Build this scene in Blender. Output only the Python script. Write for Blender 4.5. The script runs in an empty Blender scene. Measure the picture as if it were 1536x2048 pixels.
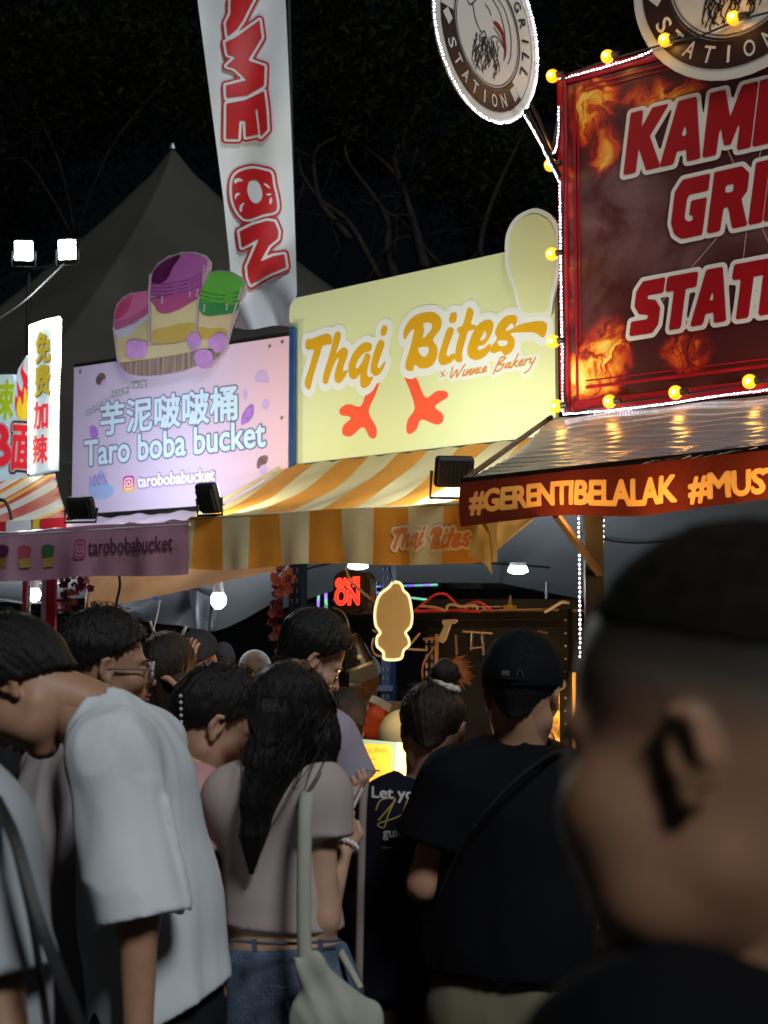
import bpy, bmesh, math, random
import numpy as np
from mathutils import Vector, Matrix
from mathutils.geometry import tessellate_polygon
random.seed(7); RNG = np.random.RandomState(11)
SC = bpy.context.scene
COL = SC.collection
# ---------------------------------------------------------------- camera
F_PX = 3000.0                       # focal length in full-size photo pixels
CAM = Vector((0, 0, 1.65)); PITCH = math.atan(254 / F_PX)
cam_d = bpy.data.cameras.new('camera'); cam = bpy.data.objects.new('camera', cam_d); COL.objects.link(cam)
cam_d.sensor_fit = 'VERTICAL'; cam_d.sensor_height = 36; cam_d.lens = 36 * F_PX / 2048
cam.location = CAM; cam.rotation_euler = (math.pi / 2 + PITCH, 0, 0)
cam_d.clip_start = 0.05; cam_d.clip_end = 400
cam_d.dof.use_dof = True; cam_d.dof.focus_distance = 5.4; cam_d.dof.aperture_fstop = 5.3
SC.camera = cam
# ---------------------------------------------------------------- night sky, faint town light, exposure
W_ = bpy.data.worlds.new('World'); SC.world = W_; W_.use_nodes = True
nt = W_.node_tree; nt.nodes.clear()
wo = nt.nodes.new('ShaderNodeOutputWorld'); bg = nt.nodes.new('ShaderNodeBackground'); sky = nt.nodes.new('ShaderNodeTexSky')
sky.sky_type = 'NISHITA'; sky.sun_disc = False; sky.sun_elevation = math.radians(44); sky.sun_rotation = math.radians(156)
bg.inputs['Strength'].default_value = 0.0004
nt.links.new(sky.outputs[0], bg.inputs[0]); nt.links.new(bg.outputs[0], wo.inputs[0])
sun_d = bpy.data.lights.new('town_light', 'SUN'); sun_d.energy = 1.25; sun_d.angle = math.radians(12); sun_d.color = (0.88, 0.95, 1.0)
sun = bpy.data.objects.new('town_light', sun_d); COL.objects.link(sun)
sun.rotation_euler = (math.radians(46), 0, math.radians(24))
SC.view_settings.view_transform = 'Standard'; SC.view_settings.look = 'None'
SC.view_settings.exposure = 0.38; SC.view_settings.gamma = 1.0; SC.view_settings.use_curve_mapping = False
SC.render.engine = 'CYCLES'
SC.cycles.use_denoising = True
try: SC.cycles.denoiser = 'OPENIMAGEDENOISE'
except Exception: pass
SC.cycles.max_bounces = 5; SC.cycles.sample_clamp_indirect = 3.0; SC.cycles.caustics_reflective = False; SC.cycles.caustics_refractive = False
# ---------------------------------------------------------------- placing things: a pixel of the photo plus a real distance
CP, SP = math.cos(PITCH), math.sin(PITCH)
def ray(u, v):
    x = (u - 768) / F_PX; y = (1024 - v) / F_PX
    return Vector((x, CP - y * SP, SP + y * CP))
def W(u, v, D):
    d = ray(u, v); return CAM + d * (D / d.y)
class Plane:
    """an upright panel: local x along it, y up, z towards the aisle"""
    def __init__(self, u, v, D, ang, t=0.0):
        a = math.radians(ang)
        self.x = Vector((math.sin(a), -math.cos(a), 0)); self.y = Vector((0, 0, 1)); self.n = self.x.cross(self.y)
        self.n = Vector((-math.cos(a), -math.sin(a), 0))
        self.o = W(u, v, D) + self.n * t
        self.M = Matrix((( self.x.x, 0, self.n.x, self.o.x), (self.x.y, 0, self.n.y, self.o.y), (0, 1, 0, self.o.z), (0, 0, 0, 1)))
    def at(self, u, v, t=0.0):                       # world point
        d = ray(u, v); k = ((self.o - CAM).dot(self.n) + t) / d.dot(self.n); return CAM + d * k
    def loc(self, u, v, t=0.0):                      # local (x, y)
        p = self.at(u, v, t) - self.o; return (p.dot(self.x), p.z)
    def w(self, x, y, z=0): return self.o + self.x * x + self.y * y + self.n * z
def crop(x0, y0, s): return lambda *pts: [(x0 + a / s, y0 + b / s) for a, b in pts]
K1 = crop(600, 600, 7.68); K2 = crop(790, 590, 4.8); K3 = crop(220, 490, 5.486); K4 = crop(860, 0, 6.4)
K5 = crop(420, 280, 5.25); K6 = crop(0, 620, 4.873); K7 = crop(620, 1120, 6.4); K8 = crop(150, 740, 3.413)
KA = crop(380, 0, 2.194); KB = crop(1000, 0, 2.866); KC = crop(1000, 500, 2.866); KD = crop(560, 480, 2.56); KE = crop(0, 480, 2.56)
# ---------------------------------------------------------------- objects
def tag(o, label=None, cat=None, group=None, kind=None):
    if label: o['label'] = label
    if cat: o['category'] = cat
    if group: o['group'] = group
    if kind: o['kind'] = kind
    return o
def empty(name, loc, label, cat, group=None, M=None):
    o = bpy.data.objects.new(name, None); COL.objects.link(o); o.empty_display_size = .1
    if M is not None: o.matrix_world = M
    else: o.location = loc
    return tag(o, label, cat, group)
def link(name, me, mat=None, parent=None):
    o = bpy.data.objects.new(name, me); COL.objects.link(o)
    if mat is not None:
        if isinstance(mat, (list, tuple)):
            for m in mat: me.materials.append(m)
        else: me.materials.append(mat)
    if parent is not None:
        o.parent = parent
    return o
def world_child(o, parent):
    """parent o (built in world coordinates) without moving it"""
    o.parent = parent; o.matrix_parent_inverse = PINV(parent); return o
def wm(p):
    return p.matrix_basis.copy() if p.parent is None else wm(p.parent) @ p.matrix_parent_inverse @ p.matrix_basis
def PINV(p): return wm(p).inverted()
def mesh_obj(name, verts, faces, mat=None, parent=None, smooth=False, world=False):
    me = bpy.data.meshes.new(name); me.from_pydata([tuple(v) for v in verts], [], [tuple(f) for f in faces]); me.update()
    if smooth: me.polygons.foreach_set('use_smooth', [True] * len(me.polygons))
    o = link(name, me, mat)
    if parent is not None:
        if world: world_child(o, parent)
        else: o.parent = parent
    return o
class MB:
    """collects simple solids into one mesh"""
    def __init__(s): s.v = []; s.f = []
    def add(s, vs, fs):
        n = len(s.v); s.v += [Vector(p) for p in vs]; s.f += [tuple(i + n for i in f) for f in fs]; return s
    def box(s, c, size, M=None, bev=0):
        c = Vector(c); hx, hy, hz = [q / 2 for q in size]
        pts = [Vector((x, y, z)) for x in (-hx, hx) for y in (-hy, hy) for z in (-hz, hz)]
        R = M if M is not None else Matrix.Identity(3)
        return s.add([c + R @ p for p in pts], [(0, 1, 3, 2), (4, 6, 7, 5), (0, 4, 5, 1), (2, 3, 7, 6), (0, 2, 6, 4), (1, 5, 7, 3)])
    def tube(s, pts, r, n=8, caps=True):
        pts = [Vector(p) for p in pts]; rs = r if isinstance(r, (list, tuple)) else [r] * len(pts)
        rings = []; up = None
        for i, p in enumerate(pts):
            d = (pts[min(i + 1, len(pts) - 1)] - pts[max(i - 1, 0)]).normalized()
            if up is None: up = d.orthogonal().normalized()
            up = (up - d * up.dot(d)).normalized(); sd = d.cross(up)
            rings.append([p + (up * math.cos(2 * math.pi * k / n) + sd * math.sin(2 * math.pi * k / n)) * rs[i] for k in range(n)])
        vs = [q for R in rings for q in R]; fs = []
        for i in range(len(pts) - 1):
            for k in range(n):
                a = i * n + k; b = i * n + (k + 1) % n; fs.append((a, b, b + n, a + n))
        if caps: fs.append(tuple(range(n))[::-1]); fs.append(tuple((len(pts) - 1) * n + k for k in range(n)))
        return s.add(vs, fs)
    def ball(s, c, r, n=8, m=6, M=None):
        c = Vector(c); R = r if isinstance(r, (tuple, list)) else (r, r, r); vs = []; fs = []
        for i in range(m + 1):
            th = math.pi * i / m
            for k in range(n):
                ph = 2 * math.pi * k / n
                q = Vector((R[0] * math.sin(th) * math.cos(ph), R[1] * math.sin(th) * math.sin(ph), R[2] * math.cos(th)))
                if M is not None: q = M @ q
                vs.append(c + q)
        for i in range(m):
            for k in range(n):
                a = i * n + k; b = i * n + (k + 1) % n; fs.append((a, a + n, b + n, b))
        return s.add(vs, fs)
    def grid(s, fn, nu, nv):
        vs = [fn(i / nu, j / nv) for j in range(nv + 1) for i in range(nu + 1)]
        return s.add(vs, [(j * (nu + 1) + i, j * (nu + 1) + i + 1, (j + 1) * (nu + 1) + i + 1, (j + 1) * (nu + 1) + i) for j in range(nv) for i in range(nu)])
    def build(s, name, mat, parent=None, smooth=False, world=True):
        return mesh_obj(name, s.v, s.f, mat, parent, smooth, world)
def solidify(o, t, off=-1):
    m = o.modifiers.new('thickness', 'SOLIDIFY'); m.thickness = t; m.offset = off; return o
def bevel(o, w, seg=2):
    m = o.modifiers.new('bevel', 'BEVEL'); m.width = w; m.segments = seg; m.limit_method = 'ANGLE'; return o
def smooth_curve(pts, n=6, closed=False):
    P = [Vector(p) for p in pts]; N = len(P); out = []
    rng = range(N) if closed else range(N - 1)
    for i in rng:
        if closed: a, b, c, d = P[(i - 1) % N], P[i], P[(i + 1) % N], P[(i + 2) % N]
        else: a, b, c, d = P[max(i - 1, 0)], P[i], P[i + 1], P[min(i + 2, N - 1)]
        for k in range(n):
            t = k / n
            out.append(0.5 * ((2 * b) + (c - a) * t + (2 * a - 5 * b + 4 * c - d) * t * t + (3 * b - a - 3 * c + d) * t ** 3))
    if not closed: out.append(P[-1])
    return out
def sc2(pts, n=5): return [(p.x, p.y) for p in smooth_curve([(a, b, 0) for a, b in pts], n, True)]
# ---------------------------------------------------------------- materials
def MAT(name, col, rough=.6, metal=0, emit=0, emit_col=None, noise=0, nscale=8, bump=0, bscale=40, spec=.4, trans=0, sss=0, stretch=None, coat=0, alpha=None):
    m = bpy.data.materials.new(name); m.use_nodes = True; n = m.node_tree; b = n.nodes['Principled BSDF']
    b.inputs['Base Color'].default_value = (*col, 1); b.inputs['Roughness'].default_value = rough; b.inputs['Metallic'].default_value = metal
    b.inputs['Specular IOR Level'].default_value = spec
    if coat: b.inputs['Coat Weight'].default_value = coat
    if sss:
        b.inputs['Subsurface Weight'].default_value = sss; b.inputs['Subsurface Radius'].default_value = (.012, .005, .003); b.inputs['Subsurface Scale'].default_value = 1
    if emit: b.inputs['Emission Color'].default_value = (*(emit_col or col), 1); b.inputs['Emission Strength'].default_value = emit
    if noise or bump:
        tc = n.nodes.new('ShaderNodeTexCoord'); mp = n.nodes.new('ShaderNodeMapping'); n.links.new(tc.outputs['Object'], mp.inputs[0])
        if stretch: mp.inputs['Scale'].default_value = stretch
    if noise:
        t = n.nodes.new('ShaderNodeTexNoise'); t.inputs['Scale'].default_value = nscale; t.inputs['Detail'].default_value = 6
        n.links.new(mp.outputs[0], t.inputs[0])
        r = n.nodes.new('ShaderNodeValToRGB'); r.color_ramp.elements[0].position = .3; r.color_ramp.elements[1].position = .7
        r.color_ramp.elements[0].color = (*[c * (1 - noise) for c in col], 1); r.color_ramp.elements[1].color = (*[min(1, c * (1 + noise * .6)) for c in col], 1)
        n.links.new(t.outputs[0], r.inputs[0]); n.links.new(r.outputs[0], b.inputs['Base Color'])
    if bump:
        t2 = n.nodes.new('ShaderNodeTexNoise'); t2.inputs['Scale'].default_value = bscale; t2.inputs['Detail'].default_value = 5
        n.links.new(mp.outputs[0], t2.inputs[0]); bp = n.nodes.new('ShaderNodeBump'); bp.inputs['Strength'].default_value = bump; bp.inputs['Distance'].default_value = .01
        n.links.new(t2.outputs[0], bp.inputs['Height']); n.links.new(bp.outputs[0], b.inputs['Normal'])
    if trans:
        tr = n.nodes.new('ShaderNodeBsdfTranslucent'); mx = n.nodes.new('ShaderNodeMixShader'); mx.inputs[0].default_value = trans
        src = b.inputs['Base Color'].links[0].from_socket if b.inputs['Base Color'].links else None
        if src: n.links.new(src, tr.inputs[0])
        else: tr.inputs[0].default_value = (*col, 1)
        out = n.nodes['Material Output']; n.links.new(b.outputs[0], mx.inputs[1]); n.links.new(tr.outputs[0], mx.inputs[2]); n.links.new(mx.outputs[0], out.inputs[0])
    return m
_flat = {}
def PRINT(col, rough=.55, trans=0, noise=0.0):
    k = (tuple(round(c, 3) for c in col), rough, trans, noise)
    if k not in _flat: _flat[k] = MAT('print_ink', col, rough, spec=.25, trans=trans, noise=noise, nscale=5)
    return _flat[k]
def hexc(r, g, b): return tuple(((c / 255 + .055) / 1.055) ** 2.4 if c > 10 else c / 255 / 12.92 for c in (r, g, b))
# ---------------------------------------------------------------- flat lettering and shapes
def segs_of(polys):
    A = []
    for P in polys:
        for i in range(len(P)): A.append((*P[i], *P[(i + 1) % len(P)]))
    return np.array(A, float)
def raster(polys, off, cell, mapf, name, mat, parent=None, world=False, z=0.0, segs=None, only_band=False, smooth=False, rect=None):
    """fills the region within `off` of the outlines (and their inside) with small flat cells"""
    S = segs_of(polys) if segs is None else segs
    x0, x1 = min(S[:, 0].min(), S[:, 2].min()) - off - 2 * cell, max(S[:, 0].max(), S[:, 2].max()) + off + 2 * cell
    y0, y1 = min(S[:, 1].min(), S[:, 3].min()) - off - 2 * cell, max(S[:, 1].max(), S[:, 3].max()) + off + 2 * cell
    if rect is not None: x0, x1, y0, y1 = rect[0] - 2 * cell, rect[2] + 2 * cell, rect[1] - 2 * cell, rect[3] + 2 * cell
    nx = int((x1 - x0) / cell) + 2; ny = int((y1 - y0) / cell) + 2
    X, Y = np.meshgrid(x0 + np.arange(nx) * cell, y0 + np.arange(ny) * cell, indexing='ij')
    d = np.full(X.shape, 1e9); ins = np.zeros(X.shape, bool)
    for ax, ay, bx, by in S:
        vx, vy = bx - ax, by - ay; L = vx * vx + vy * vy + 1e-18
        m = off + 3 * cell
        i0 = max(0, int((min(ax, bx) - m - x0) / cell)); i1 = min(nx, int((max(ax, bx) + m - x0) / cell) + 2)
        j0 = max(0, int((min(ay, by) - m - y0) / cell)); j1 = min(ny, int((max(ay, by) + m - y0) / cell) + 2)
        xs, ys = X[i0:i1, j0:j1], Y[i0:i1, j0:j1]
        t = np.clip(((xs - ax) * vx + (ys - ay) * vy) / L, 0, 1)
        d[i0:i1, j0:j1] = np.minimum(d[i0:i1, j0:j1], np.hypot(xs - ax - t * vx, ys - ay - t * vy))
        if not only_band:
            jj = np.arange(ny); yy = y0 + jj * cell
            if ay != by:
                sel = ((yy >= ay) != (yy >= by)); xc = ax + (yy - ay) / (by - ay) * vx
                ins[:, sel] ^= (X[:, sel] < xc[sel][None, :])
    s = np.where(ins, -np.minimum(d, 50 * cell), np.minimum(d, 50 * cell)) - off if not only_band else np.minimum(d, 50 * cell) - off
    if rect is not None: s = np.maximum(-s, np.maximum(np.maximum(rect[0] - X, X - rect[2]), np.maximum(rect[1] - Y, Y - rect[3])))
    inside = s < 0
    c = inside[:-1, :-1].astype(int) + inside[1:, :-1] + inside[1:, 1:] + inside[:-1, 1:]
    vs = []; fs = []; vid = {}
    def V(key, x, y):
        if key not in vid: vid[key] = len(vs); vs.append(mapf(x, y, z))
        return vid[key]
    for i, j in zip(*np.nonzero(c)):
        cs = [(i, j), (i + 1, j), (i + 1, j + 1), (i, j + 1)]
        f = []
        for k in range(4):
            a, b = cs[k], cs[(k + 1) % 4]
            if inside[a]: f.append(V(a, X[a], Y[a]))
            if inside[a] != inside[b]:
                t = s[a] / (s[a] - s[b]); key = (min(a, b), max(a, b))
                f.append(V(key, X[a] + (X[b] - X[a]) * t, Y[a] + (Y[b] - Y[a]) * t))
        if len(f) >= 3: fs.append(f)
    o = mesh_obj(name, vs, fs, mat, parent, smooth, world)
    return o
def fill(polys, mapf, name, mat, parent=None, world=False, z=0.0):
    """plain polygon fill"""
    vl = [[Vector((a, b, 0)) for a, b in P] for P in polys]
    flat = [p for P in vl for p in P]; tris = []
    for t in tessellate_polygon(vl):
        a, b, c = [flat[i] for i in t]; tris.append(t if (b - a).cross(c - a).z > 0 else t[::-1])
    return mesh_obj(name, [mapf(p.x, p.y, z) for p in flat], tris, mat, parent, False, world)
_tc = {}
def glyphs(s, weight=0.0, space=1.0):
    k = (s, weight, space)
    if k in _tc: return _tc[k]
    cu = bpy.data.curves.new('lettering', 'FONT'); cu.body = s; cu.offset = weight; cu.resolution_u = 3; cu.space_character = space
    o = bpy.data.objects.new('lettering', cu); COL.objects.link(o)
    dg = bpy.context.evaluated_depsgraph_get(); dg.update()
    me = bpy.data.meshes.new_from_object(o.evaluated_get(dg))
    V = np.array([(v.co.x, v.co.y) for v in me.vertices]) if len(me.vertices) else np.zeros((1, 2))
    Fs = [tuple(p.vertices) for p in me.polygons]
    cnt = {}
    for f in Fs:
        for i in range(len(f)):
            e = (min(f[i], f[(i + 1) % len(f)]), max(f[i], f[(i + 1) % len(f)])); cnt[e] = cnt.get(e, 0) + 1
    E = [e for e, c in cnt.items() if c == 1]
    bpy.data.objects.remove(o); bpy.data.curves.remove(cu); bpy.data.meshes.remove(me)
    lo, hi = V.min(0), V.max(0); V = (V - lo) / np.maximum(hi - lo, 1e-6)
    _tc[k] = (V, Fs, E); return _tc[k]
def text(s, BL, BR, TL, conv, z, mat, parent, name='lettering', weight=0.0, outline=0, omat=None, cell=.004, space=1.0, world=False, mapf=None, arc=0.0, outline2=0, omat2=None, cut=None):
    """BL, BR, TL: photo pixels of the corners of the lettering's bounding box; conv: pixel -> local 2D"""
    V, Fs, E = glyphs(s, 0, space)
    bl, br, tl = [np.array(conv(*p)) for p in (BL, BR, TL)]
    Q = np.array([bl + (br - bl) * a + (tl - bl) * (b + arc * (4 * a * (1 - a))) for a, b in V])
    mapf = mapf or (lambda x, y, zz: (x, y, zz))
    sg = np.array([(*Q[a], *Q[b]) for a, b in E])
    if cut is not None: return sg, weight * float(np.linalg.norm(tl - bl))
    wt = weight * float(np.linalg.norm(tl - bl))
    if weight:
        hh = float(np.linalg.norm(tl - bl)); o = raster(None, weight * hh, max(.0016, hh / 34), mapf, name, mat, parent, world, z=z, segs=sg)
    else: o = mesh_obj(name, [mapf(x, y, z) for x, y in Q], Fs, mat, parent, False, world)
    if outline:
        outline += wt; outline2 = outline2 + wt if outline2 else 0
        raster(None, outline, cell, mapf, name + '_outline', omat, parent, world, z=z - .0016, segs=sg, only_band=True)
        if outline2:
            raster(None, outline2, cell, mapf, name + '_outline', omat2, parent, world, z=z - .0032, segs=sg, only_band=True)
    return o
FLATM = lambda x, y, z: (x, y, z)
# ================================================================ SETTING
M_ground = MAT('asphalt', (.05, .05, .052), .85, noise=.5, nscale=3, bump=.4, bscale=60)
o = MB().grid(lambda a, b: (-60 + 120 * a, -20 + 120 * b, 0), 8, 8).build('ground', M_ground); tag(o, kind='structure')
M_black = MAT('black_plastic', (.012, .012, .013), .45); M_steel = MAT('galvanised_steel', (.28, .29, .30), .4, metal=.7, noise=.3)
M_blue = MAT('blue_powder_coat', (.012, .05, .16), .45, noise=.25); M_red = MAT('red_powder_coat', (.30, .012, .02), .45)
M_dark = MAT('dark_rack_steel', (.022, .018, .016), .4, metal=.5, noise=.3); M_white = MAT('white_plastic', (.7, .7, .68), .5)
M_cable = MAT('dark_cable', (.02, .02, .02), .5); M_wcable = MAT('pale_cable', (.5, .46, .42), .5)
# --- canopy tent with a pointed roof behind the left stalls
M_tent = MAT('tent_canvas', (.054, .049, .041), .85, noise=.30, nscale=.7, bump=.5, bscale=2.5, spec=.1)
ap = W(345, 293, 16.2); tent = empty('pagoda_tent', (ap.x, ap.y, 0), 'tall grey canvas tent with one pointed peak behind the pink stall sign', 'tent')
hw, zb = 3.8, 3.0
def tent_ring(k):
    prof = (1 - (1 - k) ** 1.0); r = hw * (k ** 1.12); z = ap.z - (ap.z - zb) * (k ** .93)
    return r, z
def tent_fn(a, b):
    r, z = tent_ring(max(b, .004)); q = (a * 4) % 4; s = int(q) % 4; t = (q - int(q)) * 2 - 1
    sag = .05 * math.cos(t * math.pi / 2) * b
    c = [(t, -1), (1, t), (-t, 1), (-1, -t)][s]
    rot = math.radians(38); x, y = c[0] * (r - (sag if s in (1, 3) else 0)), c[1] * r
    return (ap.x + x * math.cos(rot) - y * math.sin(rot), ap.y + x * math.sin(rot) + y * math.cos(rot), z + .03 * math.sin(t * 3 + s) * b)
MB().grid(tent_fn, 48, 16).build('canvas_roof', M_tent, tent, smooth=True)
def val_fn(a, b):
    p = Vector(tent_fn(a, 1.0)); return (p.x, p.y, p.z - .45 * b)
MB().grid(val_fn, 48, 2).build('valance', M_tent, tent)
mb = MB()
rot = math.radians(38)
for sx, sy in ((-1, -1), (1, -1), (1, 1), (-1, 1)):
    x, y = sx * hw, sy * hw; px, py = ap.x + x * math.cos(rot) - y * math.sin(rot), ap.y + x * math.sin(rot) + y * math.cos(rot)
    MB().tube([(px, py, 0), (px, py, zb)], .035).build('pole', M_steel, tent)
MB().tube([ap - Vector((0, 0, .03)), ap + Vector((0, 0, .03))], [.04, .02]).build('finial', M_steel, tent)
ridge = MB()
for k in range(4):
    ridge.tube([Vector(tent_fn(k / 4 + .0001, b / 12)) for b in range(1, 13)], .010, 5)
ridge.build('seam', M_tent, tent)
# --- trees
M_bark = MAT('bark', (.026, .021, .017), .95, noise=.4, bump=.6, bscale=14, spec=.05)
def leaf_mat(n, c): return MAT(n, c, .95, noise=.6, nscale=1.1, trans=.2, spec=.02)
M_leaf = leaf_mat('dark_leaf', (.012, .0145, .0065)); M_leaf2 = leaf_mat('olive_leaf', (.020, .018, .008))
def leaves(name, centres, n, size, mat, parent, rs):
    c = np.array(centres); idx = rs.randint(0, len(c), n); P = c[idx, :3] + rs.normal(size=(n, 3)) * c[idx, 3:4] * .5
    A = rs.normal(size=(n, 3)); A /= np.linalg.norm(A, axis=1)[:, None]; B = np.cross(A, rs.normal(size=(n, 3))); B /= np.linalg.norm(B, axis=1)[:, None]
    s = size * (.6 + .8 * rs.rand(n, 1)); V = np.stack([P - A * s, P + B * s * .4, P + A * s, P - B * s * .4], 1).reshape(-1, 3)
    me = bpy.data.meshes.new(name); me.vertices.add(4 * n); me.vertices.foreach_set('co', V.ravel().astype('f4'))
    me.loops.add(4 * n); me.loops.foreach_set('vertex_index', np.arange(4 * n)); me.polygons.add(n)
    me.polygons.foreach_set('loop_start', np.arange(n) * 4); me.polygons.foreach_set('loop_total', np.full(n, 4)); me.update(calc_edges=True)
    o = link(name, me, mat); world_child(o, parent); return o
def tree(base, label, paths, crown, nleaf, seed, group=None):
    rs = np.random.RandomState(seed); t = empty('tree', base, label, 'tree', group)
    tr = MB(); tr.tube([base, Vector(base) * .6 + Vector(paths[0][0]) * .4 + Vector((.2, 0, 0)), paths[0][0]], [.34, .26, .2], 10); tr.build('trunk', M_bark, t, smooth=True)
    for P, r in [(p[:-1], p[-1]) for p in paths]:
        c = smooth_curve(P, 5); m = MB(); m.tube(c, [max(.01, r * (1 - .85 * i / len(c))) for i in range(len(c))], 7)
        for q in range(len(c) // 3):
            p0 = c[2 + q * 3 if 2 + q * 3 < len(c) else -1]; d = Vector(rs.normal(size=3)); d.y *= .4; d.normalize(); l = .5 + rs.rand() * .9; tw = [p0]
            for k in range(4): tw.append(tw[-1] + d * l / 4 + Vector(rs.normal(size=3)) * .06)
            m.tube(tw, [r * .22, r * .18, r * .13, r * .09, .006], 5)
        m.build('branch', M_bark, t, smooth=True)
    leaves('crown', crown, nleaf, .07, M_leaf, t, rs); leaves('crown', crown, nleaf // 3, .06, M_leaf2, t, rs)
    return t
DT = 19
P_ = lambda u, v, D=DT: W(u, v, D)
r_ = np.random.RandomState(3)
crA = [(*P_(x, y, DT + dy), s) for x, y, dy, s in [(700, 130, 1, 1.1), (820, 180, 0, 1.0), (640, 190, 1, .9), (760, 90, 2, 1.0), (900, 350, 1, .8), (700, 300, 2, .7), (1000, 300, 1, .8), (1020, 420, 2, .8), (860, 60, 1, .9), (660, 40, 1, .9)]]
tree(W(960, 1560, DT + .5), 'bare limbed rain tree rising behind the yellow stall sign', [
    [P_(790, 560), P_(775, 500), P_(770, 430), P_(700, 330), P_(690, 290), .07],
    [P_(850, 540), P_(832, 470), P_(815, 410), P_(790, 350), P_(735, 300), P_(680, 265), .075],
    [P_(815, 410), P_(790, 330), P_(800, 285), P_(840, 215), P_(880, 190), .05],
    [P_(700, 480), P_(650, 420), P_(634, 385), P_(630, 305), P_(680, 272), .06],
    [P_(760, 560), P_(700, 450), P_(640, 400), P_(605, 350), P_(595, 300), .05],
    [P_(990, 560), P_(960, 500), P_(985, 400), P_(1040, 280), P_(1060, 240), .05],
    [P_(900, 540), P_(870, 520), P_(800, 440), P_(720, 400), .04]], crA, 7000, 5)
crB = [(*P_(x, y, DT + 2 + dy), s) for x, y, dy, s in [(60, 120, 1, 1.3), (180, 90, 0, 1.2), (300, 160, 1, 1.2), (120, 230, 1, 1.1), (30, 300, 2, 1.2), (260, 60, 1, 1.1), (360, 60, 2, 1.0), (420, 200, 1, 1.0), (200, 200, 2, 1.0), (0, 40, 1, 1.1), (20, 420, 2, .9)]]
tree(W(60, 1500, DT + 3), 'full dark leafed tree left of the white vertical banner', [
    [P_(150, 480, DT + 2.5), P_(120, 330, DT + 2), P_(60, 200, DT + 2), .03], [P_(150, 480, DT + 2.5), P_(220, 300, DT + 2), P_(330, 160, DT + 2), .03],
    [P_(150, 480, DT + 2.5), P_(60, 330, DT + 2), P_(10, 320, DT + 2), .025]], crB, 11000, 6)
crC = [(*P_(x, y, DT + 4 + dy), s) for x, y, dy, s in [(1180, 60, 1, 1.2), (1100, 160, 0, 1.0), (1260, 20, 1, 1.2), (1350, 40, 1, 1.2)]]
tree(W(1250, 1500, DT + 5), 'faint tree crown above the red grill sign', [[P_(1250, 500, DT + 4), P_(1200, 250, DT + 4), P_(1150, 120, DT + 4), .12]], crC, 4000, 7)
# ================================================================ FLOOD LAMPS AND BULBS
def EMIT(name, col, s):
    return MAT(name, (0.8, 0.8, 0.8), .5, emit=s, emit_col=col)
M_ledw = EMIT('led_white', (.80, .84, 1), 9); M_floodglass = EMIT('flood_glass', (.9, 1, .93), 60)
M_bulbw = EMIT('bulb_white', (.88, .95, 1), 22)
def area(name, loc, target, size, power, col, parent, spot=None, size_y=None):
    d = bpy.data.lights.new(name, 'AREA'); d.energy = power; d.size = size; d.color = col
    if size_y: d.shape = 'RECTANGLE'; d.size_y = size_y
    if spot: d.spread = math.radians(spot)
    o = bpy.data.objects.new(name, d); COL.objects.link(o); v = Vector(target) - Vector(loc)
    o.location = loc; o.rotation_euler = v.to_track_quat('-Z', 'Y').to_euler(); return o
def flood(loc, target, w, h, power, col, label, group=None, base=None, spread=150, rim=None, ear_side=None):
    """a black LED flood light: shallow finned box, glass front, U bracket on a foot"""
    loc = Vector(loc); v = (Vector(target) - loc).normalized(); q = v.to_track_quat('Y', 'Z').to_matrix()   # local y = beam
    base = Vector(base) if base is not None else loc - Vector((0, 0, h * .75))
    t = empty('flood_light', base, label, 'flood light', group)
    b = MB().box(loc, (w, .045, h), q).build('housing', M_black, t); bevel(b, .018, 4)
    g = MB().box(loc + v * .020, (w * .86, .020, h * .84), q).build('glass', EMIT('flood_lens', col, power * (.9 if base is None or w < .15 or (Vector(target) - loc).y > -1 else 3.5)), t); bevel(g, .022 if w > .15 else .008, 5)
    fin = MB()
    for k in range(7): fin.box(loc - v * .030 + q @ Vector(((k - 3) * w * .11, 0, 0)), (.006, .018, h * .7), q)
    fin.build('cooling_fin', M_black, t)
    x = q @ Vector((1, 0, 0)); br = MB()
    e1, e2 = loc - x * (w / 2 + .012), loc + x * (w / 2 + .012); xb = Vector((x.x, x.y, 0)).normalized() * (w / 2 + .012)
    br.tube([e1, base - xb + Vector((0, 0, .004)), base + xb + Vector((0, 0, .004)), e2], .007, 6); br.build('bracket', M_black, t)
    L = area('lamp_beam', loc + v * .034, loc + v, w * .8, power, col, t, spread, h * .8); world_child(L, t)
    return t
def bulb(loc, r, label, power, col=(.88, .95, 1), group=None, emit=None, cord=.35):
    t = empty('hanging_bulb', loc, label, 'lamp', group)
    MB().ball(loc, (r, r, r * 1.15), 12, 8).build('bulb', EMIT('bulb_glow', col, emit or 22), t, smooth=True)
    MB().tube([Vector(loc) + Vector((0, 0, r * .9)), Vector(loc) + Vector((0, 0, r * 2.3))], [r * .75, r * .5], 10).build('cap', M_white, t)
    MB().tube([Vector(loc) + Vector((0, 0, r * 2.2)), Vector(loc) + Vector((0, 0, r * 2.2 + cord))], .004, 5).build('cord', M_cable, t)
    d = bpy.data.lights.new('lamp_beam', 'POINT'); d.energy = power; d.color = col; d.shadow_soft_size = r
    L = bpy.data.objects.new('lamp_beam', d); COL.objects.link(L); L.location = Vector(loc) - Vector((0, 0, r * 1.7)); world_child(L, t)
    return t
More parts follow.
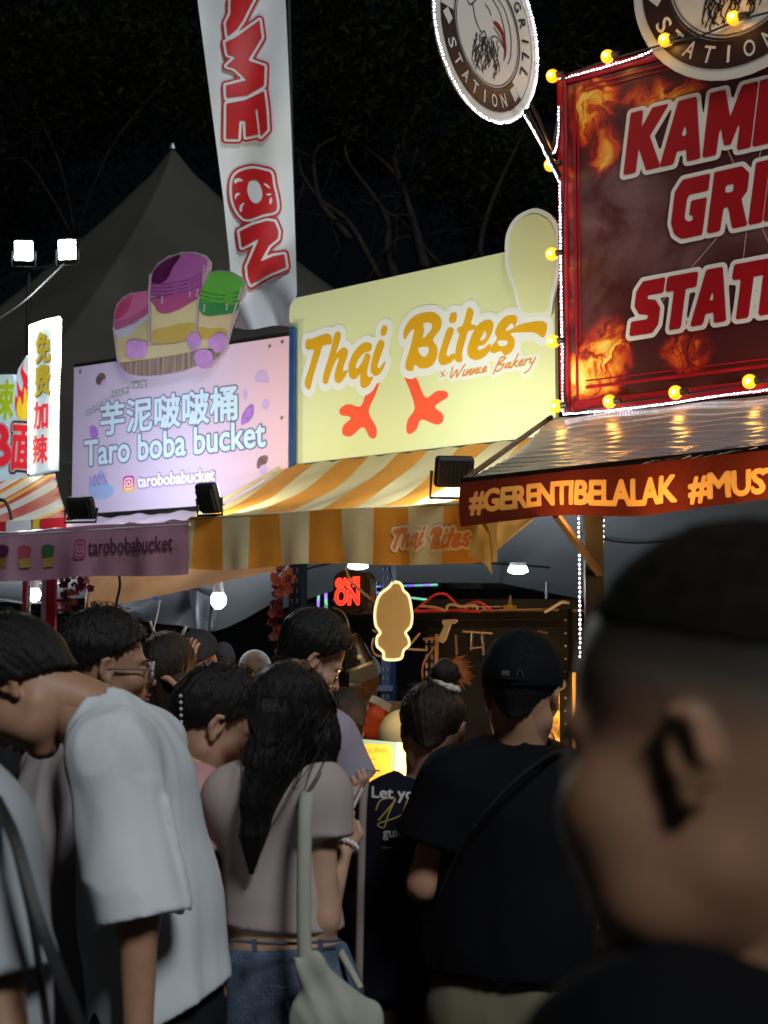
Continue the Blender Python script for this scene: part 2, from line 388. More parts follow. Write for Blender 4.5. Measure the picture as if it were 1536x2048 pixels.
# --- two bright lamps on a mast at the upper left
mst = W(58, 545, 11.5)
mast = empty('lamp_mast', (mst.x, mst.y, 0), 'thin steel mast behind the noodle sign carrying two lit floodlights', 'lamp mast')
MB().tube([(mst.x, mst.y, 0), mst], .016, 8).build('pole', M_black, mast)
MB().tube([W(20, 548, 11.5), W(150, 522, 11.5)], .011, 6).build('crossbar', M_black, mast)
for (u, v, s, lab) in ((48, 502, 1, 'left one of the two glaring floodlights on the mast'), (136, 500, -1, 'right one of the two glaring floodlights on the mast')):
    p = W(u, v, 11.4); flood(p, p + Vector((.55 * s, -5, -.6)), .155, .175, 14, (.93, 1, .95), lab, 'floodlights on the mast', base=p - Vector((0, 0, .13)), spread=170)
c = smooth_curve([W(128, 528, 11.4), W(90, 565, 11.3), W(40, 610, 11.1), W(-30, 655, 11)], 6)
tag(MB().tube(c, .006, 6).build('power_cable', MAT('grey_cable', (.12, .12, .12), .6)), 'grey cable running down to the left from the mast floodlights', 'cable')
# ================================================================ THAI STALL SIGN AND AWNING
TH = Plane(577, 929, 8.3, 47.4)
M_panel_y = MAT('pale_yellow_panel', (.66, .69, .40), .36, spec=.35, noise=.07, nscale=1.0, bump=.25, bscale=1.6)
GOLD = hexc(214, 160, 12); M_gold = MAT('gold_vinyl', (.62, .33, .012), .45, spec=.3); M_halo = MAT('white_vinyl', (.70, .71, .72), .5, spec=.3); M_coral = MAT('coral_vinyl', (.80, .095, .045), .45, spec=.3)
sg = empty('stall_sign', TH.o, 'pale yellow rounded sign board reading Thai Bites above the striped awning', 'sign board', M=TH.M)
xr, _ = TH.loc(1128, 868); _, yt = TH.loc(583, 598)
xr = 1.83; xl = 0
R = .07; pts = [(xl, 0), (xr, 0), (xr, yt)] + [(xl + R - R * math.sin(a), yt - R + R * math.cos(a)) for a in [k * math.pi / 12 for k in range(7)]]
pn = fill([pts], FLATM, 'panel', M_panel_y, sg); solidify(pn, .025)
tx = TH.loc
def L2(K, pl): return lambda *pts: [pl.loc(*p) for p in K(*pts)]
k1 = L2(K1, TH); k2 = L2(K2, TH)
Tl = [sc2(k1((95, 720), (110, 615), (200, 600), (320, 550), (430, 520), (490, 560), (500, 620), (485, 680), (400, 690), (350, 720), (320, 830), (270, 980), (220, 1150), (160, 1370), (120, 1360), (85, 1310), (90, 1230), (150, 1050), (190, 900), (220, 770), (130, 765))),
      sc2(k1((545, 520), (590, 490), (630, 510), (630, 590), (600, 700), (560, 830), (640, 745), (710, 740), (745, 790), (730, 880), (690, 990), (665, 1090), (690, 1100), (740, 1070), (735, 1110), (690, 1200), (620, 1275), (560, 1260), (540, 1180), (560, 1060), (600, 940), (605, 890), (560, 930), (520, 1020), (470, 1150), (430, 1280), (390, 1290), (360, 1250), (370, 1150), (420, 980), (480, 780))),
      sc2(k1((1040, 655), (1100, 680), (1112, 740), (1090, 785), (1030, 800), (980, 830), (910, 910), (870, 990), (865, 1050), (900, 1050), (960, 960), (1010, 840), (1050, 820), (1090, 860), (1080, 930), (1050, 1030), (1040, 1130), (1060, 1190), (1130, 1180), (1110, 1240), (1060, 1320), (990, 1355), (940, 1310), (935, 1200), (935, 1130), (880, 1200), (820, 1220), (770, 1170), (755, 1080), (770, 960), (820, 830), (900, 730), (970, 670))),
      sc2(k1((1220, 630), (1270, 625), (1305, 660), (1290, 740), (1240, 880), (1200, 1000), (1200, 1045), (1240, 1040), (1290, 970), (1325, 935), (1300, 1030), (1240, 1130), (1170, 1170), (1110, 1130), (1095, 1060), (1120, 900), (1170, 740))),
      sc2(k1((1280, 405), (1330, 400), (1350, 440), (1335, 510), (1310, 550), (1260, 550), (1248, 500), (1262, 440)))]
Bl = [[sc2(k2((100, 430), (88, 370), (120, 280), (200, 200), (310, 168), (400, 180), (450, 240), (440, 330), (370, 430), (410, 500), (410, 590), (370, 670), (300, 705), (240, 700), (195, 670), (175, 730), (120, 720), (105, 680), (120, 610), (160, 480), (190, 330), (140, 370))),
       sc2(k2((280, 275), (350, 270), (360, 320), (320, 380), (272, 420), (285, 340))), sc2(k2((230, 510), (320, 500), (328, 550), (290, 598), (245, 570)))],
      [sc2(k2((510, 325), (560, 320), (570, 350), (520, 490), (500, 570), (520, 590), (570, 560), (580, 600), (540, 650), (470, 675), (430, 650), (425, 590), (460, 470)))],
      [sc2(k2((545, 178), (590, 172), (600, 210), (585, 260), (540, 270), (525, 240)))],
      [sc2(k2((705, 128), (745, 135), (760, 180), (735, 280), (775, 290), (770, 330), (710, 350), (680, 440), (650, 560), (650, 640), (600, 640), (580, 600), (600, 470), (625, 380), (605, 350), (610, 310), (650, 300), (680, 210)))],
      [sc2(k2((880, 242), (940, 255), (950, 310), (920, 400), (860, 480), (810, 490), (800, 530), (850, 520), (915, 470), (920, 520), (870, 590), (790, 625), (720, 600), (702, 530), (730, 420), (790, 300))), sc2(k2((870, 345), (850, 380), (820, 430), (840, 440), (880, 400)))],
      [sc2(k2((1120, 195), (1170, 210), (1175, 260), (1150, 305), (1125, 270), (1070, 330), (1090, 345), (1200, 290), (1350, 255), (1440, 260), (1465, 310), (1430, 410), (1350, 365), (1220, 360), (1115, 370), (1150, 420), (1150, 500), (1110, 560), (1060, 580), (1020, 540), (960, 560), (925, 550), (920, 510), (985, 420), (965, 370), (990, 290), (1050, 220))), sc2(k2((1000, 440), (1080, 440), (1080, 480), (1020, 495), (993, 470)))]]
for n_, P in enumerate(Tl): raster([P], 0, .006, FLATM, 'letter', M_gold, sg, z=.0050)
for P in Bl: raster(P, 0, .006, FLATM, 'letter', M_gold, sg, z=.0050)
raster(None, .040, .010, FLATM, 'letter_halo', M_halo, sg, z=.0032, segs=segs_of(Tl + [P[0] for P in Bl]), only_band=True)
raster(Tl + [P[0] for P in Bl], 0, .010, FLATM, 'letter_halo', M_halo, sg, z=.0026)
M_copper = MAT('copper_vinyl', (.60, .26, .06), .45)
W1 = TH.loc
text('x', (881, 757), (892, 753), (881, 744), W1, .004, M_copper, sg, outline=.012, omat=M_halo)
def script_text(word, px, z, w=1.15, h=17, slope=-.20, thin=.0045):
    """loose slanted brush script drawn as narrow ribbons"""
    G = {'W': [[(0, 1.3), (.15, 0), (.4, .9), (.55, 0), (.8, 1.4)]], 'i': [[(0, .7), (-.02, .1), (.15, .05)]], 'n': [[(0, .7), (-.03, 0), (.2, .65), (.27, .6), (.22, .05), (.36, .1)]],
         'e': [[(0, .3), (.2, .45), (.15, .7), (.0, .45), (.05, .05), (.3, .15)]], 'B': [[(.1, 1.4), (0, -.4), (.1, 1.3), (.45, 1.25), (.1, .65), (.5, .5), (.3, -.15), (.0, 0)]],
         'a': [[(.25, .6), (.05, .5), (.0, .1), (.2, .2), (.27, .6), (.25, .05), (.4, .1)]], 'k': [[(.1, 1.5), (0, 0), (.05, .4), (.25, .65), (.1, .35), (.35, .0)]],
         'r': [[(0, .7), (.0, 0), (.05, .5), (.25, .65)]], 'y': [[(0, .7), (.02, .2), (.2, .2), (.28, .7), (.15, -.6), (-.1, -.9)]]}
    adv = {'W': .95, 'i': .22, 'n': .42, 'e': .36, 'B': .65, 'a': .46, 'k': .42, 'r': .34, 'y': .4}
    S = []; x = 0
    for ch in word:
        for st in G[ch]:
            c = smooth_curve([(x + a, b, 0) for a, b in st], 4)
            q = [W1(px[0] + (p.x + .22 * p.y) * h * w, px[1] + (p.x * h * w) * slope - p.y * h) for p in c]
            S += [(*q[i], *q[i + 1]) for i in range(len(q) - 1)]
        x += adv[ch]
    S = np.array(S)
    raster(None, thin, .0022, FLATM, 'script_lettering', M_copper, sg, z=z, segs=S, only_band=True)
    raster(None, .020, .008, FLATM, 'letter_halo', M_halo, sg, z=.0020, segs=S, only_band=True)
script_text('Winnie', (898, 757), .0046, 1.75, 17, -.17); script_text('Bakery', (990, 741), .0046, 1.72, 18, -.17)
kd = L2(KD, TH)
fl = [[(510, 722), (465, 775), (440, 792), (412, 852), (350, 840), (308, 865), (312, 895), (365, 910), (325, 950), (322, 995), (365, 1005), (425, 958), (460, 1010), (490, 1012), (494, 960), (455, 880), (490, 790)],
      [(636, 690), (695, 702), (745, 805), (800, 775), (850, 775), (858, 805), (795, 852), (832, 890), (835, 930), (800, 945), (725, 920), (700, 970), (665, 994), (648, 975), (655, 920), (690, 860), (665, 770)]]
for P in fl: raster([sc2(kd(*P))], 0, .007, FLATM, 'coral_motif', M_coral, sg, z=.0012)
# --- plain cut-out board on the upper right corner
CT = Plane(577, 929, 8.3, 47.4, .02)
ct_ = empty('cutout_sign', CT.o, 'plain pale green cut-out board with a white border at the upper right corner of the Thai Bites board', 'cut-out sign', M=CT.M)
ct_['label'] = 'plain pale cut-out board with a white border on the Thai Bites board corner'
ko = [CT.loc(*p) for p in ((1010, 520), (1012, 470), (1030, 436), (1058, 419), (1080, 418), (1104, 432), (1120, 462), (1121, 520), (1116, 556), (1106, 600), (1100, 632), (1075, 636), (1046, 636), (1034, 612), (1026, 575), (1014, 545))]
o_ = fill([sc2(ko)], FLATM, 'backing_board', M_halo, ct_); solidify(o_, .012)
cx_ = sum(a for a, b in ko) / len(ko); cy_ = sum(b for a, b in ko) / len(ko)
raster([sc2([(cx_ + (a - cx_) * .84, cy_ + (b - cy_) * .90) for a, b in ko])], 0, .008, FLATM, 'pale_patch', M_panel_y, ct_, z=.004)
# --- striped awning
M_cream = MAT('cream_canvas', (.70, .62, .36), .6, trans=.25, noise=.10, nscale=4, bump=.25, bscale=9); M_orange = MAT('orange_canvas', (.70, .29, .035), .6, trans=.25, noise=.12, nscale=4, bump=.25, bscale=9)
aw = empty('striped_awning', TH.w(0, 0, 0), 'orange and cream striped canvas awning under the Thai Bites board', 'awning')
FRONT = .95
fl_, fr_ = TH.at(381, 1038, FRONT), TH.at(1000, 1004, FRONT); bl_, br_ = TH.w(-.02, -.012, .03), TH.w(xr + .12, -.012, .03)
NST = 15
def rnd(s, i): return random.Random(s * 977 + i).random()
def aw_fn(a, b):                                   # a along the front, b back -> front
    p = (bl_.lerp(br_, a)).lerp(fl_.lerp(fr_, a), b)
    return p - Vector((0, 0, .035 * math.sin(math.pi * b) * (1 + .25 * math.sin(a * 23)) + .006 * math.sin(a * 70 + b * 9)))
drop = .245
def va_fn(a, b):
    p = fl_.lerp(fr_, a); w = .014 * math.sin(a * 31 + 1) + .008 * math.sin(a * 67)
    return p + TH.n * (.012 + w * b + .008) - Vector((0, 0, drop * b * (1 + .02 * math.sin(a * 12)) - .0 + .008 * math.sin(a * 9)))
wst = .0565
edges = [0]; 
while edges[-1] < 1: edges.append(min(1, edges[-1] + (.030 if len(edges) == 1 else .103)))
for i in range(len(edges) - 1):
    a0, a1 = edges[i], edges[i + 1]; m = M_cream if i % 2 else M_orange
    if i == 0: m = M_cream; 
    if i > 0: m = M_orange if i % 2 else M_cream
    MB().grid(lambda a, b: aw_fn(a0 + (a1 - a0) * a, b), 3, 12).build('canvas_stripe', m, aw, smooth=True)
    o_ = MB().grid(lambda a, b: va_fn(a0 + (a1 - a0) * a, b), 5, 5).build('valance_stripe', m, aw, smooth=True)
# valance lettering
def va_map(s, d):                                   # metres along the front, metres below the edge -> world, just outside the cloth
    Lf = (fr_ - fl_).length
    return lambda x, y, z: Vector(va_fn(x / Lf, min(1, max(0, -y / drop)))) + TH.n * (.004 + z)
def va_conv(u, v):
    p = TH.at(u, v, FRONT + .02); Lf = (fr_ - fl_).length; a = (p - fl_).dot((fr_ - fl_).normalized()); base = fl_ + (fr_ - fl_).normalized() * a
    return (a, p.z - base.z)
M_vin = MAT('orange_print', (.75, .24, .05), .6)
cv = va_conv
def warp(P, src, dst):
    (x0, y0, x1, y1), (bl, br, tl) = src, dst
    return [tuple(np.array(bl) + (np.array(br) - bl) * ((a - x0) / (x1 - x0)) + (np.array(tl) - bl) * ((b - y0) / (y1 - y0))) for a, b in P]
def shape_box(Ps): A = np.array([p for P in Ps for p in P]); return (*A.min(0), *A.max(0))
bx = shape_box(Tl); dst = (np.array(cv(783, 1104)), np.array(cv(851, 1096)), np.array(cv(786, 1056)))
tv = [warp(P, bx, dst) for P in Tl]
Bf = [P[0] for P in Bl]; bx = shape_box(Bf); dst = (np.array(cv(861, 1098)), np.array(cv(955, 1092)), np.array(cv(863, 1052)))
bv = [[warp(Q, bx, dst) for Q in P] for P in Bl]
M_vhalo = MAT('pale_print', (.80, .66, .50), .6)
mpv = va_map(0, 0)
for P in tv: raster([P], 0, .004, mpv, 'valance_letter', M_vin, aw, world=True, z=.003)
for P in bv: raster(P, 0, .004, mpv, 'valance_letter', M_vin, aw, world=True, z=.003)
raster(None, .011, .005, mpv, 'valance_letter_halo', M_vhalo, aw, world=True, z=.001, segs=segs_of(tv + [P[0] for P in bv]), only_band=True)
# loose flap at the right end
fp = [W(952, 1040, 6.25), W(1066, 1040, 6.15), W(1010, 1085, 6.2), W(986, 1112, 6.2), W(984, 1148, 6.2), W(968, 1120, 6.2), W(930, 1118, 6.22)]
M_flap = MAT('cream_cloth', (.60, .53, .27), .65, trans=.35, bump=.3, bscale=10)
def strip(A, B, n, name, mat, parent, wob=.01, seed=0):
    A = smooth_curve(A, 6); B = smooth_curve(B, 6); k = min(len(A), len(B))
    return MB().grid(lambda a, b: A[min(k - 1, int(a * (k - 1) + .5))].lerp(B[min(k - 1, int(a * (k - 1) + .5))], b) + Vector((0, wob * math.sin(a * 9 + seed + b * 4), 0)), k - 1, n).build(name, mat, parent, smooth=True)
strip([W(928, 1040, 6.24), W(975, 1036, 6.2), W(1020, 1034, 6.15), W(1072, 1032, 6.12)], [W(934, 1112, 6.22), W(972, 1122, 6.12), W(986, 1108, 6.2), W(1066, 1040, 6.12)], 6, 'end_flap', M_flap, aw, .012)
strip([W(948, 1050, 6.10), W(962, 1048, 6.08), W(978, 1070, 6.1)], [W(936, 1112, 6.12), W(966, 1126, 6.05), W(985, 1149, 6.08)], 6, 'end_flap', M_flap, aw, .01, 2)
MB().tube([fl_, fr_], .010, 8).build('frame_rail', M_cream, aw); MB().tube([bl_, fl_], .010, 8).build('frame_rail', M_cream, aw)
# ================================================================ TARO STALL SIGN
TA = Plane(143, 1029, 9.2, 54.9)
M_pink = bpy.data.materials.new('lilac_to_pink_print'); M_pink.use_nodes = True
_n = M_pink.node_tree; _b = _n.nodes['Principled BSDF']; _b.inputs['Roughness'].default_value = .45
_tc2 = _n.nodes.new('ShaderNodeTexCoord'); _sx = _n.nodes.new('ShaderNodeSeparateXYZ'); _r = _n.nodes.new('ShaderNodeValToRGB'); _mr = _n.nodes.new('ShaderNodeMapRange')
_mr.inputs['From Max'].default_value = 1.75; _n.links.new(_tc2.outputs['Object'], _sx.inputs[0]); _n.links.new(_sx.outputs[0], _mr.inputs[0]); _n.links.new(_mr.outputs[0], _r.inputs[0]); _n.links.new(_r.outputs[0], _b.inputs['Base Color'])
_r.color_ramp.elements[0].color = (.50, .43, .60, 1); _r.color_ramp.elements[1].color = (.72, .44, .52, 1)
_e = _r.color_ramp.elements.new(.55); _e.color = (.56, .49, .65, 1)
ts = empty('stall_sign', TA.o, 'lilac pink sign board reading Taro boba bucket with grommets along its edge', 'sign board', M=TA.M)
wT, _ = TA.loc(575, 990); _, hT = TA.loc(150, 735)
pn = fill([[(0, 0), (wT, 0), (wT, hT), (0, hT)]], FLATM, 'panel', M_pink, ts); solidify(pn, .012)
MB().box((wT + .018, hT / 2 - .1, -.02), (.03, hT + .3, .03)).build('frame_post', M_blue, ts, world=False); MB().box((-.0, hT / 2 - .1, -.03), (.025, hT + .2, .025)).build('frame_post', M_blue, ts, world=False)
fb = MB(); fb.box((wT / 2, hT + .012, -.01), (wT, .02, .02)); fb.build('frame_rail', M_dark, ts, world=False)
k8 = L2(K8, TA); tl_ = TA.loc
M_ice = MAT('ice_blue_print', (.52, .68, .78), .5); M_slate = MAT('slate_violet_print', (.17, .17, .30), .5); M_lil = MAT('lilac_print', (.46, .30, .62), .5); M_wht = MAT('white_print', (.75, .74, .78), .5)
K8p = lambda *p: K8(*p)
q = lambda a, b: K8((a, b))[0]
text('芋泥啵啵桶', q(178, 448), q(1108, 335), q(178, 232), tl_, .004, M_ice, ts, weight=.028, outline=.008, omat=M_slate, cell=.004)
text('Taro boba bucket', q(68, 655), q(1300, 520), q(68, 488), tl_, .004, M_ice, ts, weight=.030, outline=.009, omat=M_slate, cell=.004)
text('tarobobabucket', q(430, 802), q(955, 755), q(430, 722), tl_, .004, M_wht, ts, weight=.055, outline=.0075, omat=MAT('violet_print', (.30, .22, .48), .5), cell=.0035)
text('100%', q(105, 802), q(225, 782), q(105, 722), tl_, .005, MAT('plum_print', (.36, .16, .42), .5), ts)
text('QQ叽叽', q(75, 318), q(235, 235), q(75, 275), tl_, .004, M_wht, ts, outline=.005, omat=M_slate, cell=.003)
text('好好到', q(245, 192), q(370, 158), q(245, 150), tl_, .004, M_wht, ts, outline=.004, omat=M_slate, cell=.003)
text('咪噢', q(390, 130), q(490, 118), q(390, 82), tl_, .004, M_wht, ts, outline=.004, omat=M_slate, cell=.003)
splash = k8((95, 800), (120, 730), (150, 720), (180, 672), (205, 730), (225, 770), (265, 810), (250, 860), (200, 880), (130, 875), (100, 850))
raster([sc2(splash)], 0, .008, FLATM, 'water_splash', MAT('sky_blue_print', (.28, .42, .70), .5), ts, z=.0012)
fill([k8((100, 838), (240, 826), (240, 834), (100, 846))], FLATM, 'underline', M_lil, ts, z=.003)
def roundrect(x0, y0, x1, y1, r):
    o_ = []
    for cx, cy, a0 in ((x1 - r, y1 - r, 0), (x0 + r, y1 - r, 90), (x0 + r, y0 + r, 180), (x1 - r, y0 + r, 270)):
        for k in range(5): a = math.radians(a0 + k * 22.5); o_.append((cx + r * math.cos(a), cy + r * math.sin(a)))
    return o_
M_insta = bpy.data.materials.new('camera_logo_gradient'); M_insta.use_nodes = True
_n = M_insta.node_tree; _b = _n.nodes['Principled BSDF']; _t = _n.nodes.new('ShaderNodeTexCoord'); _s = _n.nodes.new('ShaderNodeSeparateXYZ'); _r = _n.nodes.new('ShaderNodeValToRGB')
_n.links.new(_t.outputs['Generated'], _s.inputs[0]); _n.links.new(_s.outputs[1], _r.inputs[0]); _n.links.new(_r.outputs[0], _b.inputs['Base Color'])
_r.color_ramp.elements[0].color = (.85, .55, .05, 1); _r.color_ramp.elements[1].color = (.45, .03, .45, 1); _e = _r.color_ramp.elements.new(.5); _e.color = (.8, .06, .12, 1)
def insta(cx, cy, w, h, parent, mapf=FLATM, world=False, z=.003, mat=None, ring=None):
    ring = ring or M_wht
    fill([roundrect(cx - w / 2, cy - h / 2, cx + w / 2, cy + h / 2, w * .26)], mapf, 'camera_logo', mat or M_insta, parent, world, z)
    S1 = segs_of([roundrect(cx - w * .33, cy - h * .33, cx + w * .33, cy + h * .33, w * .18)])
    cc = [(cx + w * .16 * math.cos(a), cy + h * .16 * math.sin(a)) for a in [k * .35 for k in range(18)]]
    raster(None, w * .045, w * .03, mapf, 'camera_logo_line', ring, parent, world, z + .001, segs=np.vstack([S1, segs_of([cc])]), only_band=True)
a_, b_ = tl_(*q(328, 845)); c_, d_ = tl_(*q(408, 710))
insta((a_ + c_) / 2, (b_ + d_) / 2, (c_ - a_), (c_ - a_) * 1.02, ts, z=.003)
M_taro = MAT('taro_purple_print', (.36, .17, .55), .5, noise=.3, nscale=30); M_fade = MAT('pale_lilac_print', (.52, .36, .62), .5); M_brownp = MAT('brown_print', (.17, .10, .09), .5, noise=.4, nscale=30)
for P, m in (([(1135, 370), (1145, 300), (1180, 250), (1215, 235), (1222, 290), (1200, 340), (1160, 370)], M_taro), ([(103, 385), (140, 385), (160, 420), (150, 470), (125, 480), (105, 440)], M_taro),
             ([(145, 60), (175, 22), (205, 30), (210, 60), (190, 70), (175, 100), (150, 95)], M_brownp), ([(180, 70), (210, 65), (215, 95), (195, 112), (180, 95)], M_fade),
             ([(1242, 640), (1260, 595), (1305, 582), (1318, 600), (1305, 640), (1275, 650), (1250, 678)], M_brownp), ([(1265, 660), (1300, 645), (1312, 680), (1285, 715), (1262, 700)], M_fade),
             ([(1228, 50), (1250, 10), (1300, 5), (1318, 40), (1325, 85), (1280, 85), (1240, 80)], M_fade), ([(1280, 220), (1310, 195), (1332, 230), (1310, 270), (1282, 255)], M_fade), ([(1145, 150), (1170, 135), (1180, 180), (1160, 205)], M_fade)):
    raster([sc2(k8(*P))], 0, .007, FLATM, 'taro_picture', m, ts, z=.002)
gm = MB()
for x, y in ((.06, hT - .03), (wT - .04, hT - .03), (wT - .13, hT - .045), (wT - .04, hT * .5), (.04, .04)): gm.ball((x, y, .004), (.011, .011, .003), 8, 4)
gm.build('grommet', M_steel, ts, world=False)
# --- cut-out picture of three cups standing on the top edge of the board
CU = Plane(143, 1029, 9.2, 54.9, .03)
cs = empty('cutout_sign', CU.o, 'cut-out picture of three dessert cups, pink, purple and green, above the lilac board', 'cut-out sign', M=CU.M)
k3 = L2(K3, CU)
M_edge = MAT('pale_pink_border', (.42, .30, .36), .5)
OUT = [(30, 890), (45, 740), (70, 650), (140, 570), (230, 520), (410, 500), (430, 400), (450, 310), (520, 200), (640, 120), (780, 78), (930, 76), (1040, 110), (1105, 185), (1100, 290), (1190, 270), (1330, 290), (1440, 350), (1495, 430), (1480, 560), (1420, 640), (1350, 850), (1290, 1080), (1240, 1200), (1150, 1290), (1110, 1345), (1020, 1357), (950, 1320), (800, 1390), (560, 1430), (380, 1440), (200, 1410), (130, 1350), (90, 1280), (70, 1100), (60, 950)]
ob = fill([k3(*OUT)], FLATM, 'backing_board', M_edge, cs, z=-.002); solidify(ob, .008)
def cupshape(pts, col, z, name='picture_patch', noise=.12, sm=True):
    P = k3(*pts); raster([sc2(P) if sm else P], 0, .007, FLATM, name, PRINT(col, .5, 0, noise), cs, z=z)
cupshape([(65, 940), (430, 750), (440, 1100), (110, 1270), (85, 1200), (75, 1050)], (.44, .38, .20), .001, sm=False)
cupshape([(70, 925), (430, 740), (430, 800), (300, 900), (240, 980), (150, 1020), (80, 1000)], (.38, .39, .46), .002)
cupshape([(50, 800), (80, 680), (150, 590), (250, 535), (410, 515), (435, 600), (430, 740), (300, 820), (180, 885), (70, 925)], (.42, .11, .24), .003)
cupshape([(60, 780), (85, 690), (150, 610), (240, 560), (250, 600), (200, 720), (130, 790), (70, 820)], (.36, .045, .13), .004, noise=.4)
for k in range(3): cupshape([(58, 850 + k * 32), (200, 815 + k * 32), (330, 745 + k * 32), (432, 660 + k * 32), (432, 672 + k * 32), (330, 757 + k * 32), (200, 827 + k * 32), (58, 862 + k * 32)], (.30, .06, .16), .005)
cupshape([(450, 600), (990, 560), (950, 950), (860, 1020), (700, 1075), (560, 1085), (455, 1060)], (.50, .44, .25), .002, sm=False)
cupshape([(480, 940), (640, 900), (800, 860), (925, 860), (915, 960), (860, 1020), (700, 1075), (560, 1080), (470, 1060)], (.42, .31, .08), .003)
cupshape([(455, 600), (700, 540), (1000, 430), (985, 570), (880, 640), (780, 700), (680, 740), (600, 755), (530, 730), (500, 680), (455, 620)], (.34, .07, .19), .004)
cupshape([(460, 440), (480, 310), (560, 210), (680, 140), (820, 105), (940, 110), (1030, 145), (1075, 200), (1045, 300), (1010, 470), (860, 530), (640, 560), (455, 560)], (.32, .09, .30), .005)
cupshape([(465, 400), (480, 300), (560, 210), (660, 150), (780, 110), (730, 200), (690, 260), (650, 350), (580, 415), (490, 420)], (.075, .008, .055), .006, noise=.6)
for k in range(4): cupshape([(455, 425 + k * 40), (640, 425 + k * 40), (860, 380 + k * 40), (1045, 290 + k * 42), (1045, 300 + k * 42), (860, 392 + k * 40), (640, 438 + k * 40), (455, 438 + k * 40)], (.20, .045, .17), .007)
cupshape([(985, 700), (1400, 690), (1330, 850), (1280, 1040), (960, 1040), (965, 950)], (.50, .40, .24), .002, sm=False)
cupshape([(970, 910), (1100, 915), (1275, 925), (1265, 1000), (1150, 1020), (965, 1030)], (.42, .29, .07), .003)
cupshape([(990, 600), (1400, 640), (1370, 740), (1200, 770), (1060, 780), (990, 720)], (.035, .20, .06), .004)
cupshape([(1020, 470), (1070, 400), (1090, 320), (1180, 290), (1330, 310), (1430, 370), (1480, 440), (1440, 560), (1400, 650), (1150, 645), (1000, 610)], (.09, .33, .05), .005)
for k in range(3): cupshape([(1005, 500 + k * 45), (1150, 540 + k * 45), (1300, 545 + k * 45), (1445, 505 + k * 45), (1445, 517 + k * 45), (1300, 557 + k * 45), (1150, 552 + k * 45), (1005, 512 + k * 45)], (.03, .15, .04), .006)
cupshape([(95, 1270), (440, 1100), (700, 1085), (960, 1030), (1290, 1040), (1270, 1100), (700, 1210), (300, 1270), (120, 1290)], (.50, .43, .27), .0015, sm=False)
M_wood = MAT('weathered_wood_print', (.27, .20, .17), .6, noise=.6, nscale=5, stretch=(9, .7, 1))
raster([sc2(k3((120, 1300), (300, 1272), (700, 1212), (940, 1165), (1100, 1150), (1230, 1150), (1150, 1260), (950, 1330), (700, 1400), (400, 1438), (220, 1415), (140, 1350)))], 0, .008, FLATM, 'wooden_board_picture', M_wood, cs, z=.003)
for c in ([(190, 1150), (200, 1070), (260, 1040), (340, 1050), (405, 1070), (415, 1170), (380, 1230), (250, 1240), (190, 1200)], [(860, 1010), (940, 960), (1000, 1010), (1000, 1100), (950, 1165), (890, 1130)], [(1080, 1060), (1200, 965), (1280, 1000), (1280, 1110), (1190, 1185), (1130, 1140)], [(935, 1200), (1000, 1150), (1100, 1160), (1140, 1240), (1100, 1330), (1020, 1355), (950, 1300)]):
    cupshape(c, (.46, .24, .56), .008, noise=.3)
for s_ in ([(450, 330), (440, 560), (440, 1100)], [(985, 560), (950, 960)], [(1400, 640), (1285, 1080)], [(585, 570), (580, 640)], [(890, 520), (885, 570)], [(975, 490), (960, 560)], [(1050, 660), (1040, 730)], [(1295, 650), (1290, 710)], [(50, 900), (95, 1270)], [(1045, 230), (1030, 440)], [(1455, 470), (1420, 600)]):
    Q_ = k3(*s_); raster(None, .006, .004, FLATM, 'highlight_line', PRINT((.40, .32, .38)), cs, z=.009, segs=np.array([(*Q_[i], *Q_[i + 1]) for i in range(len(Q_) - 1)]), only_band=True)
# --- lilac awning
M_lilac = MAT('lilac_canvas', (.42, .23, .30), .55, trans=.2, noise=.15, nscale=4, bump=.25, bscale=9); M_lroof = MAT('pale_lilac_canvas', (.60, .50, .62), .3, noise=.15, nscale=3, bump=.5, bscale=12)
ta = empty('lilac_awning', TA.w(0, 0, 0), 'dusty pink awning with a printed valance below the Taro boba board', 'awning')
tf0, tf1 = TA.at(-260, 1082, .95), TA.at(380, 1040, .95); tb0, tb1 = TA.w(-1.2, -.03, .02), TA.w(wT + .05, -.03, .02)
MB().grid(lambda a, b: (tb0.lerp(tb1, a)).lerp(tf0.lerp(tf1, a), b) - Vector((0, 0, .03 * math.sin(math.pi * b) + .006 * math.sin(a * 50 + 7 * b) + .004 * math.sin(a * 111 - 13 * b))), 80, 14).build('canvas', M_lroof, ta, smooth=True)
LT = (tf1 - tf0).length; dropT = .265
def tv_fn(a, b):
    p = tf0.lerp(tf1, a); w = .012 * math.sin(a * 29) + .008 * math.sin(a * 63 + 2)
    return p + TA.n * (.008 + w * b) - Vector((0, 0, dropT * b + .006 * math.sin(a * 15)))
MB().grid(lambda a, b: tv_fn(a, b) , 90, 5).build('valance', M_lilac, ta, smooth=True)
MB().tube([tf0 - Vector((0, 0, .02)), tf1 - Vector((0, 0, .02))], .010, 8).build('frame_rail', M_lroof, ta)
def tcv(u, v):
    p = TA.at(u, v, .96); d = (tf1 - tf0).normalized(); a = (p - tf0).dot(d); return (a, p.z - (tf0 + d * a).z)
tmap = lambda x, y, z: tv_fn(x / LT, min(1.0, max(0, -y / dropT))) + TA.n * (.004 + z)
text('tarobobabucket', (178, 1112), (347, 1098), (178, 1082), tcv, .003, MAT('deep_purple_print', (.10, .03, .07), .6), ta, weight=.02, world=True, mapf=tmap)
a_, b_ = tcv(152, 1121); c_, d_ = tcv(174, 1080); insta((a_ + c_) / 2, (b_ + d_) / 2, abs(c_ - a_), abs(d_ - b_), ta, tmap, True, .003, MAT('muted_logo', (.35, .06, .14), .6), MAT('muted_pink', (.45, .25, .3), .6))
